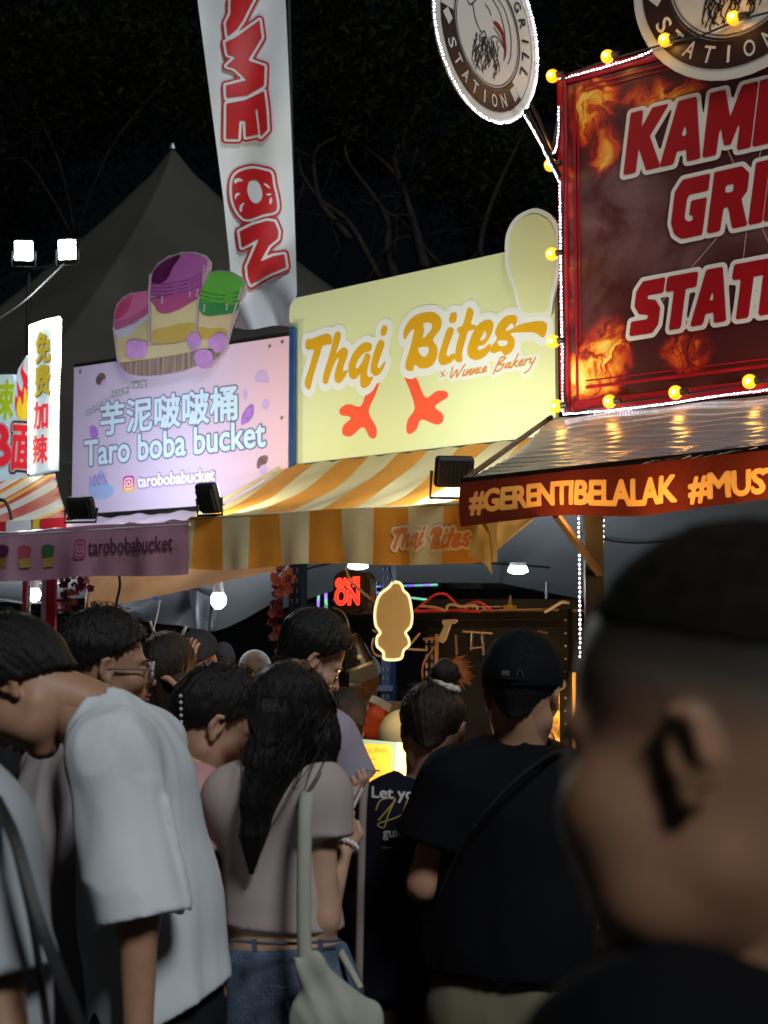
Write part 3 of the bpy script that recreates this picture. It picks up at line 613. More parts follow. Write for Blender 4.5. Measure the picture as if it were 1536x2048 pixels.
for cu_, cc_ in ((8, (.16, .03, .09)), (50, (.42, .07, .11)), (96, (.05, .13, .035))):
    A_ = sc2([tcv(cu_ - 12, 1100), tcv(cu_ - 10, 1091), tcv(cu_, 1088), tcv(cu_ + 12, 1092), tcv(cu_ + 13, 1100), tcv(cu_ + 8, 1112), tcv(cu_ - 8, 1114)])
    raster([A_], 0, .006, tmap, 'cup_picture', PRINT(cc_), ta, True, .003)
    fill([[tcv(cu_ - 9, 1134), tcv(cu_ + 10, 1132), tcv(cu_ + 11, 1114), tcv(cu_ - 10, 1116)]], tmap, 'cup_picture', PRINT((.42, .25, .06)), ta, True, .003)
# warm tarpaulin hanging below it
M_tarp = MAT('peach_tarpaulin', (.55, .30, .14), .6, trans=.45, noise=.2, nscale=4, bump=.3, bscale=8)
tp = empty('hanging_tarpaulin', W(300, 1180, 7.9), 'peach tarpaulin hanging in folds under the pink valance above the spectacled man', 'tarpaulin')
strip([W(176, 1130, 8.2), W(260, 1125, 8.1), W(380, 1120, 8.0), W(560, 1112, 7.7)], [W(176, 1232, 8.1), W(222, 1212, 8.0), W(375, 1180, 7.9), W(560, 1140, 7.6)], 6, 'canvas', M_tarp, tp, .04)
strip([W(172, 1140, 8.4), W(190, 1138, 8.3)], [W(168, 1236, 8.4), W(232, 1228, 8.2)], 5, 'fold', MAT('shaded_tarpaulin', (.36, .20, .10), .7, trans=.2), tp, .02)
MB().tube(smooth_curve([W(236, 1140, 7.9), W(240, 1170, 7.85), W(234, 1200, 7.85), W(230, 1225, 7.9)], 5), .008, 6).build('tie_cord', M_cable, tp)
# ================================================================ GRILL STALL SIGN
GR = Plane(1124, 826, 6.85, 51.7)
gs = empty('stall_sign', GR.o, 'dark red flame printed sign board reading Kambing Grill Station', 'sign board', M=GR.M)
gw = 2.35; _, gh = GR.loc(1119, 154)
def grill_mat():
    m = bpy.data.materials.new('flame_print'); m.use_nodes = True; n = m.node_tree; b = n.nodes['Principled BSDF']; b.inputs['Roughness'].default_value = .38
    N = n.nodes.new; Lk = n.links.new
    tc = N('ShaderNodeTexCoord'); mp = N('ShaderNodeMapping'); Lk(tc.outputs['Object'], mp.inputs[0])
    # warped coordinates for tongues of fire
    nz = N('ShaderNodeTexNoise'); nz.inputs['Scale'].default_value = 4.0; nz.inputs['Detail'].default_value = 4; Lk(mp.outputs[0], nz.inputs[0])
    mx = N('ShaderNodeVectorMath'); mx.operation = 'MULTIPLY_ADD'; mx.inputs[1].default_value = (.30, .45, 0); Lk(nz.outputs['Color'], mx.inputs[0]); Lk(mp.outputs[0], mx.inputs[2])
    fl = N('ShaderNodeTexNoise'); fl.inputs['Scale'].default_value = 7.5; fl.inputs['Detail'].default_value = 8; fl.inputs['Roughness'].default_value = .6; fl.inputs['Distortion'].default_value = 1.6; Lk(mx.outputs[0], fl.inputs[0])
    sp = N('ShaderNodeSeparateXYZ'); Lk(mp.outputs[0], sp.inputs[0])
    def blob(cx, cy, rx, ry, gain):
        v = N('ShaderNodeVectorMath'); v.operation = 'SUBTRACT'; v.inputs[1].default_value = (cx, cy, 0); Lk(mx_small.outputs[0], v.inputs[0])
        s = N('ShaderNodeVectorMath'); s.operation = 'MULTIPLY'; s.inputs[1].default_value = (1 / rx, 1 / ry, 0); Lk(v.outputs[0], s.inputs[0])
        l = N('ShaderNodeVectorMath'); l.operation = 'LENGTH'; Lk(s.outputs[0], l.inputs[0])
        r = N('ShaderNodeMapRange'); r.interpolation_type = 'SMOOTHSTEP'; r.inputs['From Min'].default_value = 1.0; r.inputs['From Max'].default_value = .15; r.inputs['To Max'].default_value = gain; Lk(l.outputs['Value'], r.inputs[0]); return r.outputs[0]
    mx_small = N('ShaderNodeVectorMath'); mx_small.operation = 'MULTIPLY_ADD'; mx_small.inputs[1].default_value = (.12, .2, 0); Lk(nz.outputs['Color'], mx_small.inputs[0])
    off = N('ShaderNodeVectorMath'); off.operation = 'ADD'; off.inputs[1].default_value = (-.06, -.1, 0); Lk(mp.outputs[0], off.inputs[0]); Lk(off.outputs[0], mx_small.inputs[2])
    def add(*xs):
        a = xs[0]
        for x in xs[1:]:
            q_ = N('ShaderNodeMath'); q_.operation = 'MAXIMUM'; Lk(a, q_.inputs[0]); Lk(x, q_.inputs[1]); a = q_.outputs[0]
        return a
    x1, y1 = GR.loc(1185, 215); x2, y2 = GR.loc(1320, 190); x3, y3 = GR.loc(1205, 720); x4, y4 = GR.loc(1370, 700); x5, y5 = GR.loc(1210, 300); x6, y6 = GR.loc(1160, 760)
    mask = add(blob(x1, y1, .20, .22, 1.0), blob(x2, y2, .30, .12, .75), blob(x3, y3, .20, .26, 1.05), blob(x4, y4, .20, .13, .62), blob(x5, y5, .13, .16, .8), blob(x6, y6, .15, .18, .95), blob(.05, gh * .5, .05, .8, .45))
    su = N('ShaderNodeMath'); su.operation = 'MULTIPLY_ADD'; su.inputs[1].default_value = 1.9; su.inputs[2].default_value = -.48; Lk(fl.outputs[0], su.inputs[0])
    fm = N('ShaderNodeMath'); fm.operation = 'MULTIPLY'; Lk(mask, fm.inputs[0]); Lk(su.outputs[0], fm.inputs[1])
    r = N('ShaderNodeValToRGB'); e = r.color_ramp.elements; e[0].position = .06; e[0].color = (.060, .012, .012, 1); e[1].position = .62; e[1].color = (.80, .62, .16, 1)
    for p, c in ((.14, (.16, .012, .012, 1)), (.24, (.46, .04, .012, 1)), (.36, (.68, .18, .015, 1)), (.48, (.78, .42, .05, 1))): q_ = e.new(p); q_.color = c
    Lk(fm.outputs[0], r.inputs[0])
    # smoke drifting across the middle left
    sm = N('ShaderNodeTexNoise'); sm.inputs['Scale'].default_value = 3.2; sm.inputs['Detail'].default_value = 9; sm.inputs['Roughness'].default_value = .62; sm.inputs['Distortion'].default_value = .5; Lk(mp.outputs[0], sm.inputs[0])
    xs, ys = GR.loc(1230, 430); xs2, ys2 = GR.loc(1340, 520); xs3, ys3 = GR.loc(1200, 560); xs4, ys4 = GR.loc(1520, 410)
    mm = add(blob(xs, ys, .36, .42, .75), blob(xs2, ys2, .45, .35, .5), blob(xs3, ys3, .25, .35, .5), blob(xs4, ys4, .40, .35, .45))
    q1 = N('ShaderNodeMapRange'); q1.inputs['From Min'].default_value = .38; q1.inputs['From Max'].default_value = .72; Lk(sm.outputs[0], q1.inputs[0])
    q2 = N('ShaderNodeMath'); q2.operation = 'MULTIPLY'; Lk(q1.outputs[0], q2.inputs[0]); Lk(mm, q2.inputs[1])
    mc = N('ShaderNodeMixRGB'); mc.inputs[2].default_value = (.30, .17, .17, 1); Lk(q2.outputs[0], mc.inputs[0]); Lk(r.outputs[0], mc.inputs[1])
    Lk(mc.outputs[0], b.inputs['Base Color'])
    wv = N('ShaderNodeTexNoise'); wv.inputs['Scale'].default_value = 3; wv.inputs['Detail'].default_value = 3; Lk(mp.outputs[0], wv.inputs[0]); bp = N('ShaderNodeBump'); bp.inputs['Distance'].default_value = .03; bp.inputs['Strength'].default_value = .25; Lk(wv.outputs[0], bp.inputs['Height']); Lk(bp.outputs[0], b.inputs['Normal'])
    return m
M_gprint = grill_mat(); M_gred = MAT('red_tarpaulin', (.33, .008, .018), .35, noise=.35, nscale=6, bump=.4, bscale=14)
pn = fill([[(.045, .05), (gw, .05), (gw, gh - .05), (.045, gh - .05)]], FLATM, 'panel', M_gprint, gs, z=.0); solidify(pn, .01)
bd = MB(); bd.box((.02, gh / 2, .004), (.05, gh, .02)); bd.box((gw / 2 + .05, gh - .02, .004), (gw, .05, .02)); bd.box((gw / 2 + .05, .02, .004), (gw, .06, .02)); bevel(bd.build('red_border', M_gred, gs, world=False), .008)
rp = MB()
for x, w_, y0_, y1_ in ((.085, .012, .05, gh - .1), (.105, .006, .3, gh - .2)): rp.box(((x), (y0_ + y1_) / 2, .004), (w_, y1_ - y0_, .003))
for y, h_ in ((gh - .075, .010), (gh - .10, .005), (.105, .014), (.135, .006)): rp.box((gw / 2 + .08, y, .004), (gw - .1, h_, .003))
rp.build('border_line', M_gred, gs, world=False)
M_kred = MAT('crimson_vinyl', (.30, .006, .010), .4); M_kw = MAT('cream_vinyl', (.66, .62, .56), .45)
KG = {'K': [[(0, 0), (.2, 1), (.47, 1), (.41, .66), (.72, 1), (1.08, 1), (.62, .55), (.86, 0), (.55, 0), (.38, .42), (.34, .36), (.27, 0)]],
      'A': [[(0, 0), (.46, 1), (.86, 1), (.92, 0), (.64, 0), (.64, .2), (.38, .2), (.30, 0)], [(.47, .4), (.64, .4), (.65, .72)]],
      'M': [[(0, 0), (.2, 1), (.52, 1), (.62, .5), (.92, 1), (1.25, 1), (1.05, 0), (.78, 0), (.90, .58), (.62, .12), (.50, .12), (.40, .55), (.28, 0)]],
      'B': [[(0, 0), (.2, 1), (.78, 1), (.93, .86), (.88, .62), (.75, .52), (.84, .38), (.78, .14), (.58, 0)], [(.43, .78), (.62, .78), (.60, .62), (.40, .62)], [(.35, .4), (.56, .4), (.54, .22), (.32, .22)]],
      'I': [[(0, 0), (.2, 1), (.47, 1), (.27, 0)]],
      'N': [[(0, 0), (.2, 1), (.46, 1), (.72, .42), (.84, 1), (1.08, 1), (.88, 0), (.62, 0), (.36, .58), (.25, 0)]],
      'G': [[(.12, .10), (.05, .3), (.15, .82), (.33, 1), (.95, 1), (.90, .74), (.46, .74), (.40, .66), (.33, .34), (.40, .25), (.56, .25), (.58, .38), (.48, .38), (.53, .6), (.86, .6), (.74, 0), (.28, 0)]],
      'R': [[(0, 0), (.2, 1), (.80, 1), (.95, .86), (.90, .58), (.76, .46), (.88, 0), (.58, 0), (.50, .38), (.36, .38), (.27, 0)], [(.42, .76), (.64, .76), (.62, .6), (.39, .6)]],
      'L': [[(0, 0), (.2, 1), (.47, 1), (.32, .25), (.72, .25), (.67, 0)]],
      'S': [[(0, 0), (.05, .25), (.52, .25), (.55, .36), (.28, .40), (.16, .56), (.22, .84), (.40, 1), (1.0, 1), (.94, .74), (.50, .74), (.48, .64), (.72, .60), (.84, .44), (.78, .14), (.62, 0)]],
      'T': [[(.14, .74), (.20, 1), (1.0, 1), (.95, .74), (.66, .74), (.50, 0), (.22, 0), (.38, .74)]],
      'O': [[(.12, .12), (.04, .3), (.15, .84), (.33, 1), (.80, 1), (.95, .86), (.85, .16), (.68, 0), (.27, 0)], [(.38, .28), (.58, .28), (.68, .72), (.47, .72)]]}
KW = {'K': .88, 'A': 1.0, 'M': 1.12, 'B': .92, 'I': .33, 'N': .95, 'G': .88, 'R': .94, 'L': .70, 'S': .90, 'T': .80, 'O': .92}
def kword(word, u0, v0, u1, v1, vtop, wscale=1.0):
    """u0,v0 baseline left, u1,v1 a second baseline point; vtop: top of the first letter"""
    p0 = np.array(GR.loc(u0, v0)); p1 = np.array(GR.loc(u1, v1)); h = GR.loc(u0, vtop)[1] - p0[1]; d = (p1 - p0) / np.linalg.norm(p1 - p0)
    x = 0; allp = []
    for ch in word:
        Ls = [[(p0[0] + d[0] * (x + a) * h * wscale, p0[1] + d[1] * (x + a) * h * wscale + b * h) for a, b in P] for P in KG[ch]]
        raster(Ls, .004, .009, FLATM, 'letter', M_kred, gs, z=.0085); allp += Ls; x += KW[ch]
    raster(None, .024, .010, FLATM, 'letter_border', M_kw, gs, z=.0065, segs=segs_of(allp), only_band=True)
kword('KAMBING', 1250, 350, 1500, 295, 232, .76)
kword('GRILL', 1342, 482, 1536, 442, 368, .80)
kword('STATION', 1262, 672, 1536, 628, 570, .76)
# sun star lines behind the letters
cx_, cy_ = GR.loc(1500, 400)
st = [(cx_, cy_, cx_ + r * math.cos(a), cy_ + r * math.sin(a)) for a, r in ((math.radians(x), y) for x, y in ((112, .35), (222, .62), (262, .4), (292, .34), (200, .3), (75, .3), (20, .5), (340, .5)))]
raster(None, .0022, .002, FLATM, 'star_ray', PRINT((.45, .25, .24)), gs, z=.0025, segs=np.array(st), only_band=True)
# --- round emblems
def emblem(parent, M, cx, cy, r, zb, top_word='KAMBING GRILL', double=False):
    mk = MAT('emblem_cream', (.58, .58, .53), .4) if not hasattr(emblem, 'm') else emblem.m[0]
    md = MAT('emblem_maroon', (.028, .013, .012), .4) if not hasattr(emblem, 'm') else emblem.m[1]
    ml = MAT('emblem_line', (.02, .014, .012), .5) if not hasattr(emblem, 'm') else emblem.m[2]
    mh = MAT('horn_red', (.22, .02, .012), .5) if not hasattr(emblem, 'm') else emblem.m[3]
    emblem.m = (mk, md, ml, mh)
    circ = lambda R_, n=48, a0=0, a1=2 * math.pi: [(cx + R_ * math.cos(a0 + (a1 - a0) * k / n), cy + R_ * math.sin(a0 + (a1 - a0) * k / n)) for k in range(n if a1 - a0 > 6.2 else n + 1)]
    d_ = fill([circ(r)], FLATM, 'emblem_disc', mk, parent, z=zb); solidify(d_, .012)
    A0, A1 = math.radians(178), math.radians(318)
    ring = circ(r * .90, 40, A0, A1) + circ(r * .66, 40, A0, A1)[::-1]
    raster([ring], 0, r * .02, FLATM, 'emblem_band', md, parent, z=zb + .0025)
    for R_, w_ in ((.645, .006), (.61, .0035), (.90, .003)):
        raster(None, r * w_ * 1.6, r * .008, FLATM, 'emblem_ring', ml, parent, z=zb + .004, segs=segs_of([circ(r * R_, 72)]), only_band=True)
    def arc_word(word, a_from, a_to, R_, inward, mat, hh):
        for k, ch in enumerate(word):
            if ch == ' ': continue
            V, Fs, E = glyphs(ch, .012); a = math.radians(a_from + (a_to - a_from) * (k + .5) / len(word)); wd = hh * (.18 if ch in 'I' else .72)
            er = Vector((math.cos(a), math.sin(a))); et = Vector((math.sin(a), -math.cos(a)))
            if inward: er, et = -er, -et
            c0 = Vector((cx, cy)) + Vector((math.cos(a), math.sin(a))) * R_
            mesh_obj('emblem_letter', [(*(c0 + et * (x - .5) * wd + er * (y - .5) * hh), zb + .0045) for x, y in V], Fs, mat, parent)
    arc_word('STATION', 200, 300, r * .78, True, mk, r * .15)
    arc_word('KAMBING GRILL', 165, -28, r * .775, False, ml, r * .15)
    star = lambda a: fill([[(cx + r * .78 * math.cos(math.radians(a)) + dx * r, cy + r * .78 * math.sin(math.radians(a)) + dy * r) for dx, dy in ((-.09, .02), (.0, .10), (.09, .0), (.02, -.09))]], FLATM, 'emblem_patch', mk, parent, z=zb + .0042)
    star(186); star(312)
    # ram's head in line work: muzzle to the left, horn curling on the right, long chest hair
    g = lambda pts: [(cx + a * r, cy + b * r) for a, b in pts]
    lines = []
    for P in ([(-.42, .30), (-.38, .20), (-.30, .22), (-.10, .42), (.05, .46)], [(-.30, .22), (-.24, .05), (-.14, -.05), (-.06, -.02)], [(-.40, .30), (-.30, .40), (-.12, .48), (.05, .50)], [(-.05, .30), (.03, .25), (.06, .20)],
              [(.12, .08), (.22, .02), (.34, -.10), (.20, -.02), (.12, -.02)], [(.16, .46), (.34, .36), (.46, .12), (.46, -.14), (.40, -.26)], [(.1, .40), (.24, .30), (.33, .12), (.35, -.06)]):
        c = [(p.x, p.y) for p in smooth_curve([(a, b, 0) for a, b in g(P)], 5)]; lines += [(*c[i], *c[i + 1]) for i in range(len(c) - 1)]
    rs = np.random.RandomState(5)
    for k in range(46):
        x0 = -.28 + rs.rand() * .48; y0 = -.02 - rs.rand() * .32; P = [(x0, y0)]
        for j in range(5): P.append((P[-1][0] + rs.normal() * .022 - .006, P[-1][1] - .038))
        if x0 * x0 + (y0 - .2) ** 2 < .34:
            c = g(P); lines += [(*c[i], *c[i + 1]) for i in range(len(c) - 1)]
    raster(None, r * .0065, r * .007, FLATM, 'ram_head_line', ml, parent, z=zb + .0035, segs=np.array(lines), only_band=True)
    raster([sc2(g([(.10, .14), (.20, .16), (.33, .06), (.37, -.12), (.31, -.26), (.33, -.10), (.27, .04), (.18, .10)]))], 0, r * .012, FLATM, 'ram_horn', mh, parent, z=zb + .004)
ecx, ecy = GR.loc(1480, -62); er_ = ecy - GR.loc(1466, 165)[1]
em = empty('emblem_sign', GR.w(ecx, ecy, .045), 'large round ram emblem fixed to the top edge of the red grill board', 'round sign', 'round ram emblems', M=GR.M @ Matrix.Translation((ecx, ecy, .045)))
emblem(em, None, 0, 0, er_, 0)
# hanging double-sided round sign, at right angles to the front
SG = Plane(975, 62, 6.30, 141.7)
se = empty('emblem_sign', SG.o, 'smaller round ram emblem rimmed in white lights, projecting left of the grill board', 'round sign', 'round ram emblems', M=SG.M)
ry = .385
emblem(se, None, 0, 0, ry, 0)
MB().tube([SG.w(ry * math.cos(a), ry * math.sin(a), -.006) for a in [k * math.pi / 24 for k in range(49)]], .010, 6).build('rim', M_kw, se)
# --- bracket between the projecting sign and the board
br = empty('sign_bracket', GR.at(1120, 340), 'dark metal bracket holding the small round sign to the grill board corner', 'bracket')
MB().tube([W(1052, 222, 6.35), W(1118, 352, 6.8)], .014, 6).build('strut', M_dark, br)
MB().tube([W(1062, 205, 6.38), W(1105, 300, 6.75), W(1119, 215, 6.85)], .008, 6).build('strut', M_dark, br)
# --- rope lights
def rope(label, pts, closed=False, step=.0165, r=.0048, name='led_rope_light', group='white rope lights around the grill stall', mat=None, sm=6):
    pts = [Vector(p) for p in pts]; c = smooth_curve(pts, sm, closed) if sm > 1 else pts
    if closed: c = c + [c[0]]
    t = empty(name, c[0], label, 'rope light', group)
    MB().tube(c, r * .8, 6).build('clear_tube', MAT('clear_vinyl', (.35, .37, .42), .2) if not hasattr(rope, 'm') else rope.m, t)
    rope.m = bpy.data.materials['clear_vinyl']
    mb = MB(); acc = 0
    for i in range(len(c) - 1):
        d = (c[i + 1] - c[i]).length; dirv = (c[i + 1] - c[i]).normalized() if d > 0 else Vector((0, 0, 1))
        while acc < d:
            p = c[i] + dirv * acc; toC = (CAM - p).normalized(); toC = Vector((-.57, -.8, -.1)); j = Vector((random.uniform(-1, 1), random.uniform(-1, 1), random.uniform(-1, 1))) * .0012
            mb.ball(p + toC * r * .6 + j, r * random.uniform(.85, 1.1), 5, 4); acc += step
        acc -= d
    o_ = mb.build('led', mat or M_ledw, t); o_['kind'] = 'stuff'
    return t
g_ = lambda u, v, t=.03: GR.at(u, v, t)
rope('white rope light along the left upright of the grill board', [g_(1120, 372), g_(1121, 450), g_(1123, 600), g_(1125, 720), g_(1127, 824)])
rope('white rope light along the bottom edge of the grill board', [g_(1128, 828), g_(1230, 820), g_(1330, 808), g_(1430, 793), g_(1536, 780), g_(1660, 765)], step=.0145)
rope('white rope light along the top left edge of the grill board', [g_(1121, 158), g_(1160, 148), g_(1230, 128), g_(1290, 108), g_(1308, 92), g_(1302, 62), g_(1294, 20), g_(1288, -30)])
rope('short white rope light hanging at the upper left corner of the grill board', [g_(1118, 215), g_(1117, 260), g_(1113, 295), W(1106, 308, 6.75)], step=.016)
rope('white rope light slanting from the small round sign down to the board', [W(1050, 232, 6.35), W(1075, 275, 6.5), W(1102, 330, 6.7), g_(1121, 368)], step=.015)
rope('white rope light circling the small round sign', [SG.w(ry * 1.03 * math.cos(a), ry * 1.03 * math.sin(a), .006) for a in [k * 2 * math.pi / 40 for k in range(40)]], closed=True, sm=2, step=.015)
# --- festoon bulbs
M_amber = EMIT('amber_filament', (1, .36, .02), 30)
M_aglass = MAT('amber_glass', (.75, .30, .01), .1, emit=1.3, emit_col=(1, .36, .01)); 
sl = empty('string_light', g_(1115, 160), 'string of round amber festoon bulbs on a black cable around the grill board', 'string light')
BU = [(1105, 152), (1215, 113), (1330, 80), (1467, 36), (1101, 330), (1104, 508), (1107, 683), (1113, 812), (1219, 803), (1351, 785), (1499, 763), (1600, 745)]
for i, (u, v) in enumerate(BU):
    p = g_(u, v, .07); b = MB().ball(p, .031, 14, 10).build('bulb', M_aglass, sl, smooth=True)
    MB().ball(p + Vector((.004, -.0, -.002)) + Vector((-.6, -.8, 0)) * .030, .011, 8, 6).build('filament', M_amber, b)
    q_ = p + (GR.x * .045 if i not in (3,) else GR.x * .05)
    MB().tube([p + GR.x * .026, q_ + GR.x * .012], [.016, .013], 10).build('socket', M_black, sl)
    d = bpy.data.lights.new('lamp_beam', 'POINT'); d.energy = .42; d.color = (1, .48, .10); d.shadow_soft_size = .02
    L = bpy.data.objects.new('lamp_beam', d); COL.objects.link(L); L.location = p + GR.n * .045; world_child(L, sl)
for P in ([g_(1120, 160, .05), g_(1160, 140, .06), g_(1225, 118, .06), g_(1345, 84, .07), g_(1400, 72, .07), g_(1480, 40, .07), g_(1600, 10, .07)], [g_(1126, 160, .05), g_(1128, 330, .05), g_(1126, 510, .055), g_(1130, 690, .05), g_(1132, 815, .05), g_(1190, 815, .05), g_(1235, 806, .06), g_(1370, 788, .06), g_(1515, 765, .06), g_(1620, 750, .06)]):
    MB().tube(smooth_curve(P, 5), .005, 6).build('cable', M_cable, sl)
# --- awning of the grill stall
M_vinyl = MAT('grey_vinyl', (.22, .195, .175), .26, spec=.5, noise=.2, nscale=3, bump=.35, bscale=8, stretch=(1, 1, 1))
ga = empty('grill_awning', GR.w(0, 0, 0), 'grey vinyl awning with a dark red lettered valance below the flame sign', 'awning')
gf0, gf1 = GR.at(925, 962, 1.0), GR.at(1760, 872, 1.0); gb0, gb1 = GR.at(1104, 850, .0), GR.at(1760, 755, .0)
gb0 = GR.w(-.06, -.015, .0); gb1 = GR.w(2.9, -.015, 0)
def ga_fn(a, b):
    p = (gb0.lerp(gb1, a)).lerp(gf0.lerp(gf1, a), b)
    return p - Vector((0, 0, .04 * math.sin(math.pi * b) + .0035 * math.sin(b * 85 + 3 * math.sin(a * 9)) + .004 * math.sin(a * 40 + 6 * b)))
MB().grid(ga_fn, 90, 110).build('canvas', M_vinyl, ga, smooth=True)
LG = (gf1 - gf0).length; dropG = .185
M_val = MAT('maroon_canvas', (.13, .022, .012), .55, trans=.5, noise=.2, nscale=5, bump=.2, bscale=12)
def gv_fn(a, b):
    p = gf0.lerp(gf1, a); w = .010 * math.sin(a * 25) + .006 * math.sin(a * 60 + 1)
    return p + GR.n * (.01 + w * b + .012 * math.sin(b * 3.1)) - Vector((0, 0, dropG * b - .012 * b * math.sin(a * 9) + .004 * math.sin(a * 17)))
def gcv(u, v):
    p = GR.at(u, v, 1.01); d = (gf1 - gf0).normalized(); a = (p - gf0).dot(d); return (a, p.z - (gf0 + d * a).z)
gmap = lambda x, y, z: gv_fn(x / LG, min(1.0, max(0, -y / dropG))) + GR.n * z
M_yel = MAT('yellow_print', (.80, .50, .16), .55, trans=.6)
s1, w1 = text('#GERENTIBELALAK', (946, 1030), (1357, 1003), (946, 981), gcv, 0, None, None, weight=.045, space=.95, cut=1)
s2, w2 = text('#MUST', (1383, 1004), (1572, 990), (1383, 952), gcv, 0, None, None, weight=.045, space=.95, cut=1)
both = np.vstack([s1, s2])
raster(None, w1, .0045, gmap, 'valance', M_val, ga, True, segs=both, rect=(0, -dropG, LG, 0), smooth=True)
raster(None, w1 + .001, .0035, gmap, 'lettering', M_yel, ga, True, z=.0005, segs=both)
MB().tube([gf0, gf1], .014, 8).build('frame_rail', M_dark, ga); MB().tube([gb0, gf0], .012, 8).build('frame_rail', M_dark, ga)
# ghost reflection of STATION in the vinyl roof, drawn as faint coloured lettering
def gr_conv(u, v):
    best = None
    n_ = (gf1 - gf0).cross(gb0 - gf0).normalized(); d = ray(u, v); k = (gf0 - CAM).dot(n_) / d.dot(n_); p = CAM + d * k
    ex = (gf1 - gf0).normalized(); a = (p - gf0).dot(ex) / LG; Bd = (gb0 - gf0); b = (p - gf0 - ex * a * LG).dot(Bd - ex * Bd.dot(ex)) / (Bd - ex * Bd.dot(ex)).length_squared
    return (a, 1 - b)
text('STATION', (1300, 935), (1520, 905), (1320, 905), gr_conv, 0, MAT('reflected_lettering', (.26, .22, .20), .3), ga, weight=.0, world=True, mapf=lambda x, y, z: ga_fn(x, y) + Vector((0, 0, .004)))
# posts of the grill stall
gp = empty('steel_scaffold', Vector((*GR.at(1185, 1035, .5).xy, 0)), 'dark slotted steel post and diagonal brace under the grill awning', 'scaffold')
pz = GR.at(1186, 1030, .55); MB().box((pz.x, pz.y, 1.15), (.075, .055, 2.3)).build('post', M_dark, gp)
pa, pb = GR.at(1112, 1030, .95), GR.at(1200, 1148, .56); MB().tube([pa, pb], .017, 4).build('brace', MAT('rusty_steel', (.13, .075, .035), .6, noise=.4), gp)
rope('white rope light running down the post under the grill awning', [GR.at(1158, 1028, .66), GR.at(1159, 1120, .66), GR.at(1160, 1200, .66), GR.at(1161, 1320, .66)], step=.0185)
rope('thin faint rope light on the right side of the grill post', [GR.at(1208, 1030, .5), GR.at(1207, 1080, .5), GR.at(1205, 1135, .5)], step=.022, r=.003)
# ================================================================ WHITE VERTICAL BANNER
def bDepth(u, v): return 8.9 + .03 * math.sin(v * .021 + .6) + .02 * math.sin(u * .05 + v * .008) + (.09 * max(0, (v - 480) / 170) ** 2) * math.sin(u * .06 - v * .03) + .03 * math.sin(u * .018)
def bL(v): return np.interp(v, [-260, 0, 200, 400, 520, 655], [372, 395, 421, 447, 459, 469])
def bR(v): return np.interp(v, [-260, 0, 200, 400, 520, 590, 655], [565, 571, 580, 588, 592, 594, 581])
bn = empty('vertical_banner', W(590, 700, 9.0), 'tall white fabric banner with red outlined GAME ON lettering turned sideways', 'banner')
M_bann = MAT('white_banner_cloth', (.74, .77, .80), .6, trans=.1, noise=.06, nscale=3, bump=.25, bscale=7)
MB().grid(lambda a, b: W(bL(-260 + 915 * b) + (bR(-260 + 915 * b) - bL(-260 + 915 * b)) * a, -260 + 915 * b + 4 * math.sin(a * 6) * b, bDepth(bL(-260 + 915 * b) + (bR(-260 + 915 * b) - bL(-260 + 915 * b)) * a, -260 + 915 * b)), 26, 90).build('cloth', M_bann, bn, smooth=True)
bmap = lambda x, y, z: W(x, y, bDepth(x, y) - .012 - z)
M_bred = MAT('banner_red', (.52, .012, .016), .55, noise=.15, nscale=4)
ka = lambda *p: KA(*p); k5 = lambda *p: K5(*p)
LET = [  # A, M, E from the top crop; O, N from the lower crop
    [ka((178, 0), (215, -30), (300, -40), (262, 30), (235, 85), (205, 130), (165, 160), (158, 100), (178, 60))],
    [ka((155, 185), (200, 165), (305, 88), (315, 165), (255, 265), (328, 290), (325, 375), (250, 420), (160, 430), (157, 375), (250, 352), (195, 300), (160, 290), (200, 250), (165, 240))],
    [ka((160, 455), (240, 440), (325, 400), (335, 480), (340, 570), (310, 600), (296, 480), (287, 480), (300, 590), (245, 602), (243, 530), (217, 530), (212, 610), (158, 610))],
    [k5((440, 300), (560, 320), (640, 350), (665, 480), (700, 640), (690, 745), (560, 780), (400, 830), (320, 790), (260, 690), (232, 560), (240, 420), (300, 340)), k5((455, 420), (500, 430), (540, 500), (550, 590), (520, 650), (470, 665), (420, 620), (392, 530), (410, 440))],
    [k5((310, 960), (450, 890), (600, 848), (680, 860), (720, 960), (712, 1035), (620, 1110), (525, 1280), (660, 1220), (780, 1200), (800, 1335), (640, 1400), (430, 1520), (400, 1440), (390, 1330), (515, 1035), (335, 1130))]]
for i, P in enumerate(LET):
    P2 = [sc2(Q, 4) for Q in P] if i == 3 else P
    raster(P2, 0, 2.2, bmap, 'letter', M_bred, bn, world=True, z=.012)
SG_ = segs_of([sc2(P[0], 4) if i == 3 else P[0] for i, P in enumerate(LET)])
raster([sc2(P[0], 4) if i == 3 else P[0] for i, P in enumerate(LET)], 5.2, 2.6, bmap, 'letter_border', M_bann, bn, world=True, z=.008, segs=SG_)
raster([sc2(P[0], 4) if i == 3 else P[0] for i, P in enumerate(LET)], 9.5, 2.6, bmap, 'letter_outline', M_bred, bn, world=True, z=.004, segs=SG_)
for c in ([(255, 420), (300, 400), (350, 430), (300, 435), (262, 460)], [(260, 600), (275, 560), (320, 560), (285, 590), (268, 625)], [(312, 750), (315, 690), (365, 655), (340, 700), (335, 750)], [(560, 455), (600, 465), (635, 510), (600, 495)], [(580, 570), (640, 560), (630, 585)], [(640, 600), (655, 640), (630, 680), (622, 640)]):
    raster([sc2(k5(*c), 3)], 0, 1.3, bmap, 'donut_sprinkle', M_bann, bn, world=True, z=.016)
MB().tube([W(592, 700, 9.05), W(584, 300, 9.05), W(575, -100, 9.05), W(565, -400, 9.05)], [.016, .014, .012, .01], 8).build('pole', M_black, bn)
